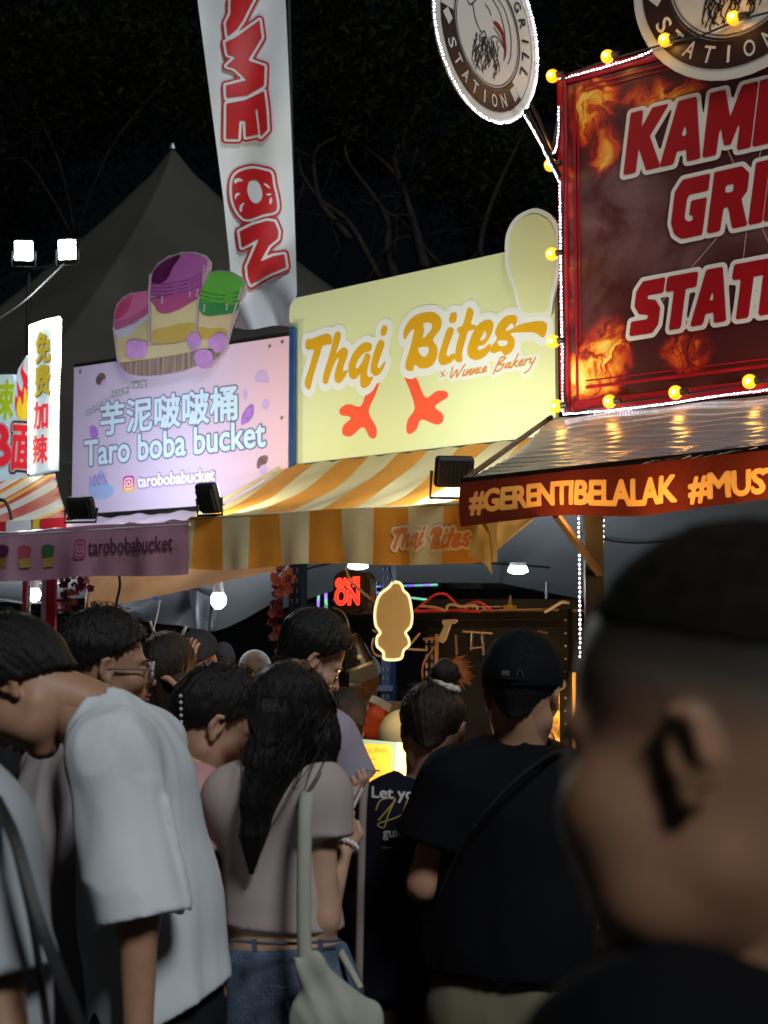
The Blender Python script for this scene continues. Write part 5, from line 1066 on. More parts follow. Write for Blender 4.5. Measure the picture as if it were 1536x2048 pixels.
M_teal = MAT('teal_lit', (.10, .22, .24), .5, emit=.2, emit_col=(.30, .62, .62)); M_blaze = MAT('orange_lit', (.60, .22, .02), .5, emit=.55, emit_col=(1, .42, .02)); M_glow = MAT('cream_lit', (.6, .5, .22), .5, emit=.9, emit_col=(1, .88, .42))
o_ = fill([km((705, 1525), (1095, 1560), (1060, 2060), (690, 2060))], FLATM, 'board', M_teal, mn); solidify(o_, .012)
raster([sc2(km((720, 1600), (800, 1570), (900, 1580), (1020, 1580), (1040, 1650), (1050, 1700), (1040, 1790), (1060, 2040), (760, 2040), (740, 1900), (735, 1760), (705, 1660)))], 0, .006, FLATM, 'orange_patch', M_blaze, mn, z=.004)
o_ = fill([km((1095, 1560), (1260, 1570), (1260, 2040), (1060, 2060))], FLATM, 'side_panel', M_glow, mn, z=.002); solidify(o_, .012)
M_ml = MAT('menu_print', (.50, .16, .01), .5, emit=.15, emit_col=(1, .3, .0))
text('Thai Bites', kt((740, 1672))[0], kt((990, 1660))[0], kt((745, 1620))[0], MN.loc, .007, M_ml, mn, weight=.01); text('Menu', kt((795, 1745))[0], kt((880, 1738))[0], kt((797, 1712))[0], MN.loc, .007, M_ml, mn, weight=.01)
d = bpy.data.lights.new('lamp_beam', 'POINT'); d.energy = 14; d.color = (1, .60, .24); d.shadow_soft_size = .06; L = bpy.data.objects.new('lamp_beam', d); COL.objects.link(L); L.location = W(800, 1530, 5.55); world_child(L, mn)
# warm lit poster at the right
ps = empty('menu_poster', W(1100, 1440, 6.4), 'warm orange lit poster beyond the man in the black cap', 'poster')
PO = Plane(1060, 1500, 6.5, 60)
o_ = fill([[PO.loc(*p) for p in ((1050, 1350), (1150, 1345), (1150, 1520), (1040, 1520))]], lambda x, y, z: PO.w(x, y, z), 'board', MAT('orange_poster', (.75, .36, .07), .5, emit=.75, emit_col=(1, .42, .07)), ps, True); solidify(o_, .012)
for k in range(5): MB().ball(PO.at(1112 + (k % 2) * 6, 1390 + k * 26, .01), (.012, .004, .016), 8, 6).build('picture', MAT('poster_picture', (.45, .30, .04), .5, emit=.3, emit_col=(.6, .45, .02)), ps)
rk2 = MB().ball(W(1092, 1482, 6.2), (.04, .035, .05), 12, 8).build('dark_pot', MAT('dark_pot', (.05, .025, .012), .4)); tag(rk2, 'small dark pot in front of the orange lit poster', 'pot')
hf = MB().ball(W(1112, 1368, 6.3), (.045, .03, .03), 10, 8).build('foil_packet', MAT('foil', (.5, .5, .5), .3, metal=.8, bump=1, bscale=60)); tag(hf, 'crumpled silver foil packet on top of the orange lit poster', 'packet')
d = bpy.data.lights.new('lamp_beam', 'POINT'); d.energy = 5; d.color = (1, .55, .18); d.shadow_soft_size = .05; L = bpy.data.objects.new('lamp_beam', d); COL.objects.link(L); L.location = W(1100, 1440, 6.1); world_child(L, ps)
# clutter in the dark: hooks and utensils under the rack
ut = empty('hanging_utensils', W(950, 1290, 6.95), 'metal utensils hanging in shadow under the dark rack', 'utensils')
for P, r in (([(925, 1262), (985, 1266)], .008), ([(940, 1296), (965, 1294)], .006), ([(945, 1262), (943, 1300)], .006), ([(965, 1265), (968, 1310)], .007), ([(912, 1270), (914, 1310)], .007), ([(1075, 1262), (1095, 1266)], .005)):
    MB().tube([W(u, v, 6.95) for u, v in P], r, 6).build('utensil', MAT('dull_steel', (.28, .22, .16), .4, metal=.6), ut)
yw = MB().box(W(299, 1287, 8.6), (.035, .02, .03)).build('yellow_tag', MAT('yellow_tag', (.5, .5, .05), .5, emit=.15)); tag(yw, 'tiny yellow tag hanging behind the spectacled man', 'tag')
for P, lab in (([(300, 1242), (308, 1262), (325, 1277), (345, 1282), (360, 1278), (372, 1252)], 'white cable drooping in a loop above the vendor'), ([(320, 1200), (312, 1240), (298, 1290), (286, 1308)], 'thin pale cord slanting down behind the spectacled man')):
    tag(MB().tube(smooth_curve([W(u, v, 8.4) for u, v in P], 6), .0075 if 'loop' in lab else .004, 6).build('cable', M_wcable), lab, 'cable')
rsx = MB().ball(W(72, 1282, 8.2), (.03, .03, .04), 8, 6).build('small_lamp', MAT('warm_lamp', (.8, .3, .2), .4, emit=1.2, emit_col=(1, .45, .35))); tag(rsx, 'small reddish glowing lamp between the posts at the far left', 'lamp')
# ================================================================ PEOPLE: smooth bodies from distance fields
_lat = np.random.RandomState(2).rand(32, 32, 32).astype('f4')
def vnoise(P, f):
    q = P * np.array(f, 'f4'); i = np.floor(q).astype(int); t = q - i; t = t * t * (3 - 2 * t); i &= 31; j = (i + 1) & 31
    x, y, z = t[..., 0], t[..., 1], t[..., 2]
    g = lambda a, b, c: _lat[a, b, c]
    x0, y0, z0, x1, y1, z1 = i[..., 0], i[..., 1], i[..., 2], j[..., 0], j[..., 1], j[..., 2]
    c00 = g(x0, y0, z0) * (1 - x) + g(x1, y0, z0) * x; c10 = g(x0, y1, z0) * (1 - x) + g(x1, y1, z0) * x
    c01 = g(x0, y0, z1) * (1 - x) + g(x1, y0, z1) * x; c11 = g(x0, y1, z1) * (1 - x) + g(x1, y1, z1) * x
    return (c00 * (1 - y) + c10 * y) * (1 - z) + (c01 * (1 - y) + c11 * y) * z
def nets(sdf, lo, hi, h, name, mat, parent=None, smooth=True):
    lo = np.array(lo, float); hi = np.array(hi, float); n = np.maximum(((hi - lo) / h).astype(int) + 2, 4)
    ax = [lo[k] + np.arange(n[k]) * h for k in range(3)]
    P = np.stack(np.meshgrid(*ax, indexing='ij'), -1).astype('f4'); s = sdf(P).astype('f4')
    ins = s < 0; m = [k - 1 for k in n]
    cnt = np.zeros(m, 'i4'); acc = np.zeros((*m, 3), 'f4'); ne = np.zeros(m, 'f4')
    for dx in (0, 1):
        for dy in (0, 1):
            for dz in (0, 1): cnt += ins[dx:dx + m[0], dy:dy + m[1], dz:dz + m[2]]
    act = (cnt > 0) & (cnt < 8)
    if not act.any(): return None
    I = np.argwhere(act)
    for a in range(3):
        o1, o2 = [k for k in range(3) if k != a]
        for b in (0, 1):
            for c in (0, 1):
                off = [0, 0, 0]; off[o1] = b; off[o2] = c; A = I + off; B = A.copy(); B[:, a] += 1
                sa, sb = s[tuple(A.T)], s[tuple(B.T)]; cr = (sa < 0) != (sb < 0); t = np.where(cr, sa / np.where(cr, sa - sb, 1), 0)
                p = np.array(off, 'f4')[None] + 0 * I; p = p.astype('f4'); p[:, a] = t
                acc[tuple(I.T)] += p * cr[:, None]; ne[tuple(I.T)] += cr
    idx = -np.ones(m, 'i8'); idx[tuple(I.T)] = np.arange(len(I))
    V = lo + (I + acc[tuple(I.T)] / ne[tuple(I.T)][:, None]) * h
    F = []
    for a in range(3):
        o1, o2 = (a + 1) % 3, (a + 2) % 3; sl = [slice(None)] * 3; sl2 = [slice(None)] * 3; sl[a] = slice(0, -1); sl2[a] = slice(1, None)
        cr = ins[tuple(sl)] != ins[tuple(sl2)]; E = np.argwhere(cr); ok = (E[:, o1] > 0) & (E[:, o2] > 0) & (E[:, o1] < m[o1]) & (E[:, o2] < m[o2]); E = E[ok]
        u = np.zeros(3, int); u[o1] = 1; w = np.zeros(3, int); w[o2] = 1
        q = np.stack([idx[tuple((E - u - w).T)], idx[tuple((E - w).T)], idx[tuple(E.T)], idx[tuple((E - u).T)]], 1)
        fl = ins[tuple(E.T)]; q[~fl] = q[~fl][:, ::-1]; F.append(q)
    F = np.vstack(F); F = F[(F >= 0).all(1)]
    me = bpy.data.meshes.new(name); me.vertices.add(len(V)); me.vertices.foreach_set('co', V.ravel().astype('f4'))
    me.loops.add(len(F) * 4); me.loops.foreach_set('vertex_index', F.ravel().astype('i4')); me.polygons.add(len(F))
    me.polygons.foreach_set('loop_start', np.arange(len(F)) * 4); me.polygons.foreach_set('loop_total', np.full(len(F), 4)); me.update(calc_edges=True)
    me.polygons.foreach_set('use_smooth', np.full(len(F), smooth)); o = link(name, me, mat)
    if parent is not None: world_child(o, parent)
    return o
def A_(v): return np.array(v, 'f4')
def cap(P, a, b, ra, rb, axis=None, k=1.0):
    a, b = A_(a), A_(b)
    if axis is not None:
        n = A_(axis); n = n / np.linalg.norm(n); f = 1 / k - 1
        P = P + (((P - a) @ n) * f)[..., None] * n; b = b + n * float((b - a) @ n) * f
    d = b - a; L = float(d @ d) + 1e-9; t = np.clip(((P - a) @ d) / L, 0, 1)
    return np.sqrt((((P - a) - t[..., None] * d) ** 2).sum(-1)) - (ra + (rb - ra) * t)
def ell(P, c, r, R=None):
    q = P - A_(c)
    if R is not None: q = q @ np.array(R, 'f4')
    r = A_(r); k0 = np.sqrt(((q / r) ** 2).sum(-1)); k1 = np.sqrt(((q / (r * r)) ** 2).sum(-1)); return k0 * (k0 - 1) / np.maximum(k1, 1e-6)
def smin(a, b, k):
    h = np.maximum(k - np.abs(a - b), 0) / k; return np.minimum(a, b) - h * h * k * .25
def U(k, *ds):
    r = ds[0]
    for d in ds[1:]: r = smin(r, d, k)
    return r
def half(P, c, n): n = A_(n); return (P - A_(c)) @ (n / np.linalg.norm(n))
nv = lambda v: Vector(v).normalized()
# ---- materials
def skin_mat(name, c): return MAT(name, c, .5, noise=.12, nscale=18, bump=.05, bscale=200, sss=.12, spec=.35)
SK1 = skin_mat('tan_skin', (.42, .22, .13)); SK2 = skin_mat('light_skin', (.50, .29, .19)); SK3 = skin_mat('deep_tan_skin', (.37, .20, .125))
def hair_mat(name, c, s=(60, 60, 8)): 
    return MAT(name, c, .5, noise=.5, nscale=3, bump=.5, bscale=6, stretch=s, spec=.3)
HB = hair_mat('black_hair', (.010, .008, .007)); HBr = hair_mat('dark_brown_hair', (.022, .012, .008))
def cloth(name, c, **k): return MAT(name, c, .85, bump=.08, bscale=420, noise=.05, nscale=5, spec=.12, **k)
M_eye = MAT('eye_white', (.6, .57, .53), .2); M_iris = MAT('dark_iris', (.02, .012, .008), .15)
class Head:
    def __init__(s, c, fwd, up=(0, 0, 1), k=1.0):
        s.c = Vector(c); f = nv(fwd); u = Vector(up); u = (u - f * u.dot(f)).normalized(); r = f.cross(u); s.k = k
        s.R = np.array([[r.x, f.x, u.x], [r.y, f.y, u.y], [r.z, f.z, u.z]], 'f4'); s.r, s.f, s.u = r, f, u
    def L(s, P): return ((P - A_(s.c)) @ s.R) / s.k
    def w(s, x, y, z): return s.c + (s.r * x + s.f * y + s.u * z) * s.k
def face_sdf(H, P, female=False, chub=0, ears=True, neck=None, nr=.055):
    q = H.L(P); ax = q * A_((-1, 1, 1)); m = q.copy(); m[..., 0] = np.abs(m[..., 0])       # mirror
    d = ell(q, (0, -.012, .035), (.076, .098, .086))
    d = smin(d, ell(q, (0, .022, -.030), (.062, .072, .078)), .03)
    d = smin(d, cap(m, (.050, .0, -.065), (.012, .072, -.108), .020, .020), .03)
    d = smin(d, cap(q, (-.012, .078, -.106), (.012, .078, -.106), .018, .018), .02)
    d = smin(d, ell(m, (.045, .060, -.030), (.024, .026, .022)), .025)
    d = smin(d, cap(m, (.012, .086, .020), (.046, .070, .022), .010, .008), .015)
    sock = ell(m, (.031, .100, .001), (.018, .017, .012)); d = -smin(-d, sock, .012)
    d = smin(d, ell(m, (.031, .079, -.001), (.0155, .0135, .0115)), .004)
    d = smin(d, cap(m, (.018, .0885, .0065), (.044, .082, .0035), .0032, .003), .004)
    d = smin(d, cap(q, (0, .086, .010), (0, .116 - .010 * chub, -.030), .008, .011), .012)
    d = smin(d, ell(m, (.013, .100, -.033), (.009, .012, .008)), .008)
    d = smin(d, ell(q, (0, .088, -.060), (.030, .018, .022)), .02)
    d = smin(d, cap(m, (0, .104, -.059), (.020, .093, -.062), .006, .003), .004)
    d = smin(d, cap(m, (0, .102, -.072), (.017, .093, -.070), .0068, .003), .004)
    d = -smin(-d, cap(m, (0, .112, -.0655), (.022, .096, -.066), .0018, .001), .003)
    if chub: d = smin(d, ell(m, (.040, .046, -.042), (.036, .037, .042)), .03); d = smin(d, ell(m, (.030, .040, -.085), (.045, .040, .030)), .03)
    if ears:
        if chub >= 1: m0, m = m, (m - A_((.076, -.010, -.002))) * 1.28 + A_((.076, -.010, -.002))
        e = ell(m, (.080, -.012, -.004), (.010, .019, .030)); e = -smin(-e, ell(m, (.090, -.008, -.002), (.008, .011, .019)), .006)
        e = smin(e, cap(m, (.086, -.022, .018), (.086, -.026, -.012), .005, .0045), .006); e = smin(e, cap(m, (.086, -.006, .024), (.086, -.022, .018), .005, .005), .006); e = smin(e, ell(m, (.080, -.004, -.034), (.007, .009, .010)), .006)
        if chub >= 1: e = e / 1.28; m = m0
        d = smin(d, e, .008)
    d = d * H.k
    if neck is not None:
        base = neck; top = H.w(0, -.025, -.03)
        d = smin(d, cap(P, top, base, nr * .98, nr * 1.12), .035)
    return d
def hand(P, wrist, palm_dir, back_dir, side, curl, k=1.0, spread=.12):
    """right-handed frame: palm_dir = towards the fingers, back_dir = back of the hand, side +1/-1 puts the thumb"""
    f = nv(palm_dir); b = Vector(back_dir); b = (b - f * b.dot(f)).normalized(); t = f.cross(b) * side
    w = Vector(wrist); R = np.array([[t.x, f.x, b.x], [t.y, f.y, b.y], [t.z, f.z, b.z]], 'f4')
    d = ell(P, w + f * .045 * k, (.040 * k, .054 * k, .016 * k), R)
    for i, (off, L) in enumerate(((.028, .068), (.009, .076), (-.010, .070), (-.028, .054))):
        p = w + f * .083 * k + t * off * k; ang = curl * (.9 + .12 * i); dirv = f; r = .0085 * k
        for j, fr in enumerate((.45, .32, .23)):
            a = ang * (.55 + .45 * j); dv = (f * math.cos(a) - b * math.sin(a) + t * off * spread * 8).normalized(); q = p + dv * L * fr * k
            d = smin(d, cap(P, p, q, r, r * .93), .004 if j or True else .01); p = q; r *= .93; ang += curl * .45
    p = w + f * .022 * k + t * .030 * k; q = p + (t * .8 + f * .6 - b * .35).normalized() * .034 * k; r2 = q + (f * .95 + t * .1 - b * .35).normalized() * .032 * k
    d = smin(d, cap(P, p, q, .012 * k, .0105 * k), .01); d = smin(d, cap(P, q, r2, .010 * k, .008 * k), .005)
    return d
def person(label, J, head, skin, hair, shirt, pants, H=1.7, yaw=(0, 1, 0), build=1.0, female=False, sleeve=.62, hem=None, hem_flare=1.0, hairmat=None, vox=.011, hvox=.0045, folds=.010, wide=1.0, group=None,
           hands=None, shirt_mod=None, collar=.075, legs=True, eyes=True, drape=(13, 13, 2.4), loose=.014, pants_len=1.0, kdepth=.66, hand_curl=.5, shorts=False, shirt_hole=True, face=True, hem_n=None, chub=0):
    """J: joints in world space (pelvis, chest, neck, sh_l, sh_r, el_*, wr_*); everything shares them"""
    Fw = nv(yaw); fx = Vector((Fw.x, Fw.y, 0)).normalized(); base = Vector((J['pelvis'].x, J['pelvis'].y, 0))
    s = H / 1.72 * build; hl = .5 * 0 + .055 * s
    Rt = fx.cross(Vector((0, 0, 1)))
    pel, che, nk = J['pelvis'], J['chest'], J['neck']; wa = pel.lerp(che, .45)
    for sd, sg_ in (('l', -1), ('r', 1)):
        hp = pel + Rt * sg_ * .085 * s - Vector((0, 0, .03)); J.setdefault('hp_' + sd, hp)
        J.setdefault('ft_' + sd, Vector((pel.x, pel.y, 0)) + Rt * sg_ * .11 * s + Vector((0, 0, .05))); J.setdefault('kn_' + sd, J['hp_' + sd].lerp(J['ft_' + sd], .5) + fx * .03)
        J.setdefault('sh_' + sd, nk + Rt * sg_ * .18 * s - Vector((0, 0, .045)))
        J.setdefault('el_' + sd, J['sh_' + sd] + Vector((0, 0, -.30 * s)) + Rt * sg_ * .04); J.setdefault('wr_' + sd, J['el_' + sd] + Vector((0, 0, -.10 * s)) + fx * .22 * s)
    ws = [J[k] for k in J]; lo = Vector([min(p[i] for p in ws) - .2 for i in range(3)]); hi = Vector([max(p[i] for p in ws) + .2 for i in range(3)])
    def torso(P, g, tw=1.0):
        w1 = (.135 if female else .155) * s * wide; w0 = (.120 if female else .150) * s * wide; wp = (.165 if female else .155) * s * wide
        d = U(.06, cap(P, pel, wa, wp * tw + g, w0 * tw + g, fx, kdepth), cap(P, wa, che, w0 * tw + g, w1 + g, fx, kdepth))
        shm = .052 * s + g * .8
        d = smin(d, cap(P, J['sh_l'], nk - Vector((0, 0, .02)), shm, shm * .9), .06); d = smin(d, cap(P, J['sh_r'], nk - Vector((0, 0, .02)), shm, shm * .9), .06)
        return smin(d, cap(P, J['sh_l'].lerp(J['sh_r'], .12), J['sh_r'].lerp(J['sh_l'], .12), .058 * s + g, .058 * s + g, fx, .9), .07)
    ra = .043 * s * (.80 if female else 1)
    def arms(P, g):
        d = None
        for sd in 'lr':
            a = cap(P, J['sh_' + sd], J['el_' + sd], ra * 1.08 + g, ra * .86 + g); a = smin(a, cap(P, J['el_' + sd], J['wr_' + sd], ra * .88 + g, ra * .60 + g), .02); d = a if d is None else np.minimum(d, a)
        return d
    def body(P):
        d = smin(torso(P, -.006), arms(P, 0), .03); d = smin(d, cap(P, nk - Vector((0, 0, .05)), head.w(0, -.025, -.05), .058 * s, .050 * s), .03)
        if legs:
            for sd in 'lr':
                d = smin(d, cap(P, J['hp_' + sd], J['kn_' + sd], .082 * s, .052 * s), .04); d = smin(d, cap(P, J['kn_' + sd], J['ft_' + sd], .050 * s, .034 * s), .02)
                d = smin(d, cap(P, J['ft_' + sd] - fx * .03 - Vector((0, 0, .015)), J['ft_' + sd] + fx * .12 - Vector((0, 0, .02)), .033, .026), .02)
        return d
    root = nets(body, lo, hi, vox, 'person', skin); tag(root, label, 'person', group)
    # head and hands join the same mesh at finer resolution
    extra = []
    hc = head.c; R_ = .17 * head.k
    def hd(P): return face_sdf(head, P, female, chub, True, nk, .052 * s * (.9 if female else 1))
    lo2 = Vector([min(hc[i] - R_, nk[i] - .08) for i in range(3)]); hi2 = Vector([max(hc[i] + R_, nk[i] + .08) for i in range(3)])
    extra.append(nets(hd, lo2, hi2, hvox, 'person', skin))
    for h in (hands or []):
        w_ = Vector(h[0]); extra.append(nets(lambda P: hand(P, *h), w_ - Vector((.15, .15, .15)), w_ + Vector((.15, .15, .15)), .0036, 'person', skin))
    bm = bmesh.new(); bm.from_mesh(root.data)
    for e in extra:
        if e is None: continue
        bm.from_mesh(e.data); m_ = e.data; bpy.data.objects.remove(e); bpy.data.meshes.remove(m_)
    bm.to_mesh(root.data); bm.free(); root.data.polygons.foreach_set('use_smooth', [True] * len(root.data.polygons))
    if eyes:
        for sx in (-1, 1):
            e = MB().ball(head.w(.031 * sx, .0815, -.001), .0118 * head.k, 12, 8).build('eye', M_eye, root, smooth=True)
            MB().ball(head.w(.031 * sx, .0885, -.001), .0058 * head.k, 10, 6).build('iris', M_iris, e, smooth=True)
            MB().tube([head.w(.016 * sx, .0985, .021), head.w(.032 * sx, .0965, .026), head.w(.050 * sx, .080, .020)], [.0022, .0030, .0014], 6).build('eyebrow', hairmat or HB, root)
        MB().tube([head.w(-.020, .0968, -.0625), head.w(-.008, .1095, -.0600), head.w(.008, .1095, -.0600), head.w(.020, .0968, -.0625)], [.002, .0048, .0048, .002], 6).tube([head.w(-.017, .0972, -.0700), head.w(0, .1085, -.0735), head.w(.017, .0972, -.0700)], [.002, .0055, .002], 6).build('lips', MAT('lip_skin', (.36, .13, .10), .4) if 'lip_skin' not in bpy.data.materials else bpy.data.materials['lip_skin'], root, smooth=True)
    # shirt
    spine = (che - pel).normalized(); hemc = pel if hem is None else hem; hn = -spine if hem_n is None else Vector(hem_n)
    def shirt_f(P):
        d = torso(P, loose, 1.0); z = np.clip(((P - A_(che)) @ A_(-spine)) / (che - pel).length, 0, 1.4); d = d - (hem_flare - 1) * .1 * z
        n1 = vnoise(P + 3.1, drape) - .5; n2 = vnoise(P + 7.7, (drape[0] * 2.2, drape[1] * 2.2, drape[2] * 2)) - .5
        fold = folds * np.maximum(1 - np.abs(n1) * 4.5, -.45) * (.45 + .55 * z) + folds * .35 * n2
        d = d - fold
        d = np.maximum(d, half(P, hemc, hn))
        inner = torso(P, loose - .020 - folds * 1.1, 1.0) - (hem_flare - 1) * .1 * z; 
        d = np.maximum(d, -np.maximum(inner, -half(P, hemc + hn.normalized() * -.05, hn)))
        for sd in 'lr':
            a, b = J['sh_' + sd], J['el_' + sd]; ua = (b - a).normalized(); e = a + ua * (b - a).length * sleeve
            sv = cap(P, a - ua * .01, e + ua * .06, ra * 1.08 + loose + .012, ra * 1.15 + loose + .024 * wide)
            sv = sv - folds * .9 * (1 - 4 * np.abs(vnoise(P + 1.3, (12, 12, 5)) - .5))
            sv = np.maximum(sv, half(P, e, ua)); sv = np.maximum(sv, -np.maximum(cap(P, a, e + ua * .1, ra * .9, ra * 1.15 + loose + .014 * wide), -half(P, e - ua * .05, ua)))
            d = smin(d, sv, .028)
        up = (head.c - nk).normalized(); d = -smin(-d, cap(P, nk + up * .01 + fx * .008, nk + up * .16, collar * s, collar * s * 1.5), .008)
        if shirt_mod: d = shirt_mod(P, d)
        return d
    if shirt is not None:
        cl = [J[k] for k in ('pelvis', 'chest', 'neck', 'sh_l', 'sh_r', 'el_l', 'el_r')] + [Vector(hemc)]
        l3 = Vector([min(p[i] for p in cl) - .26 for i in range(3)]); h3 = Vector([max(p[i] for p in cl) + .26 for i in range(3)])
        h3.z = nk.z + .12
        l3.z = max(l3.z, min(Vector(hemc).z - .35, l3.z + 9))
        so = nets(shirt_f, l3, h3, vox * .75, 'shirt', shirt, root)
    if pants is not None and legs:
        def pf(P):
            d = cap(P, pel - Vector((0, 0, .08)), pel + spine * .06, (.172 if female else .160) * s * wide, .150 * s * wide, fx, kdepth)
            for sd in 'lr':
                kn = J['kn_' + sd]; ft = J['ft_' + sd]; d = smin(d, cap(P, J['hp_' + sd], kn, .096 * s * wide, .072 * s), .05)
                if not shorts: d = smin(d, cap(P, kn, kn.lerp(ft, pants_len), .072 * s, .062 * s), .03)
            d = d - .005 * (1 - 3 * np.abs(vnoise(P + 5.5, (14, 14, 5)) - .5)) - .003 * vnoise(P, (40, 40, 12))
            return np.maximum(d, half(P, pel + spine * .07, spine))
        nets(pf, (pel.x - .35, pel.y - .35, .02), (pel.x + .35, pel.y + .35, pel.z + .16), vox, 'trousers', pants, root)
    if hair:
        hm = hairmat or HB; style = hair[0]; th = hair[1] if len(hair) > 1 else .016
        def hf(P):
            q = head.L(P); ang = np.arctan2(q[..., 0], q[..., 1] + .02)
            st = vnoise(np.stack([ang * 26, q[..., 2] * 9, q[..., 1] * 9], -1) + 9, (1, 1, 1)) - .5; st2 = vnoise(q, (90, 90, 60)) - .5
            side = np.clip((.055 - q[..., 2]) / .09, 0, 1) if style in ('short', 'cap', 'fade') else np.zeros_like(ang)
            d = ell(q, (0, -.014, .038), (.077 + th, .099 + th, .086 + th * 1.3)) + side * th * .9 - .006 * st - .004 * st2
            if style == 'mop': line = np.minimum(q[..., 2] - (.010 + .9 * q[..., 1]), q[..., 2] + .095)
            elif style in ('short', 'fade', 'cap'): line = q[..., 2] - (.020 + 1.0 * q[..., 1]) if style != 'fade' else q[..., 2] - (.034 + .55 * q[..., 1]); line = np.minimum(line, q[..., 2] + .072)
            else: line = q[..., 2] - (.012 + 1.05 * q[..., 1]); line = np.minimum(line, q[..., 2] + .10)
            nape = (cap(q, (0, -.060, -.01), (0, -.058, -.055), .046, .036) if style in ('short', 'fade', 'cap') else cap(q, (0, -.075, -.01), (0, -.070, -.065), .05, .035)) - .003 * st
            d = smin(d, nape, .03)
            return -smin(-d, line - 0, .010) * head.k if False else np.maximum(d, -line - .016 * st - .007 * st2) * head.k
        ho = nets(hf, head.c - Vector((.16, .16, .16)), head.c + Vector((.16, .16, .16)), hvox * .9, 'hair', hm, root)
        rs = np.random.RandomState(int(abs(head.c.x * 1000)) + 5); mb = MB()
        for k in range(hair[2] if len(hair) > 2 else 90):       # loose strands breaking the outline
            a = rs.rand() * 6.28; e = rs.rand() * 1.25 + .1; x, y, z = math.sin(e) * math.cos(a), math.sin(e) * math.sin(a), math.cos(e)
            if z < .15 and y > 0: continue
            p = head.w(x * (.077 + th), -.014 + y * (.099 + th), .038 + z * (.086 + th * 1.3)); n_ = (p - head.c).normalized(); t_ = (n_.cross(Vector(rs.normal(size=3)))).normalized()
            l = .012 + rs.rand() * .016; mb.tube([p - n_ * .004, p + n_ * l * .5 + t_ * l * .3, p + n_ * l * .55 + t_ * l], [.0012, .0009, .0004], 3)
        if mb.v:
            o_ = mb.build('loose_strands', hm, root); o_['kind'] = 'stuff'
    return root
def creases(L, Dp):
    SG = [(W(*a, Dp), W(*b, Dp), W(*c, Dp), amp, w) for a, b, c, amp, w in L]
    def f(P, d):
        for a, b, c, amp, w in SG:
            c1 = smooth_curve([a, b, c], 3); t = None
            for i in range(len(c1) - 1):
                q = cap(P * A_((1, .18, 1)), c1[i] * Vector((1, .18, 1)), c1[i + 1] * Vector((1, .18, 1)), 0, 0); t = q if t is None else np.minimum(t, q)
            d = d - amp * np.exp(-(t / w) ** 2)
        return d
    return f
def strand_lock(paths, r0, r1, mat, parent, name='hair_lock', n=7, wob=.004, seed=1, smooth=True):
    rs = np.random.RandomState(seed); m = MB()
    for P in paths:
        c = smooth_curve(P, 6); K = len(c); m.tube([p + Vector(rs.normal(size=3)) * wob * .2 for p in c], [(r0 + (r1 - r0) * i / K) for i in range(K)], n)
    return m.build(name, mat, parent, smooth=smooth)
# ================================================================ THE CROWD
# man bending over in the white tee, left foreground
D = 3.1
hd2 = Head(W(40, 1374, D), (-.50, .10, -.86), (-.84, .20, .48), 1.02)
J = dict(pelvis=W(322, 1975, D + .06), chest=W(270, 1590, D + .02), neck=W(196, 1424, D), sh_l=W(222, 1518, D - .15), sh_r=W(290, 1500, D + .20), el_l=W(276, 1840, D - .20), wr_l=W(276, 2100, D - .22), el_r=W(240, 1800, D + .30), wr_r=W(190, 1960, D + .25))
tee = cloth('white_cotton', (.66, .69, .70))
p2 = person('man in a loose white t-shirt bending forward with his head down at the left', J, hd2, SK1, ('mop', .024, 360), tee, cloth('black_trousers', (.015, .015, .017)), H=1.78, yaw=(-.86, .5, 0), sleeve=1.0, hem=W(476, 1962, D), hem_n=(.42, 0, -.9), hem_flare=1.25, folds=.010, loose=.020, vox=.0084, hvox=.0042, kdepth=.74, wide=.80, collar=.066, chub=.4, drape=(15, 15, 1.5), shirt_mod=creases([((250, 1450), (352, 1640), (392, 1800), 0.008, 0.011), ((268, 1432), (372, 1640), (418, 1880), 0.007, 0.01), ((285, 1420), (392, 1640), (440, 1930), -0.007, 0.009), ((300, 1560), (352, 1760), (385, 1950), 0.009, 0.011), ((322, 1580), (366, 1780), (400, 1960), -0.007, 0.008), ((340, 1600), (384, 1800), (424, 1950), 0.006, 0.009), ((232, 1480), (306, 1640), (326, 1800), -0.01, 0.008), ((214, 1600), (232, 1700), (226, 1820), 0.006, 0.01), ((250, 1600), (274, 1700), (290, 1810), -0.006, 0.008), ((264, 1600), (292, 1700), (306, 1800), 0.005, 0.009), ((170, 1570), (190, 1640), (185, 1780), -0.005, 0.008), ((196, 1572), (240, 1590), (296, 1612), -0.004, 0.005), ((240, 1540), (262, 1600), (276, 1680), 0.006, 0.01), ((345, 1870), (372, 1920), (400, 1990), 0.008, 0.01), ((404, 1790), (424, 1860), (446, 1940), -0.006, 0.008), ((205, 1500), (250, 1530), (290, 1560), 0.005, 0.008)], D - .16))
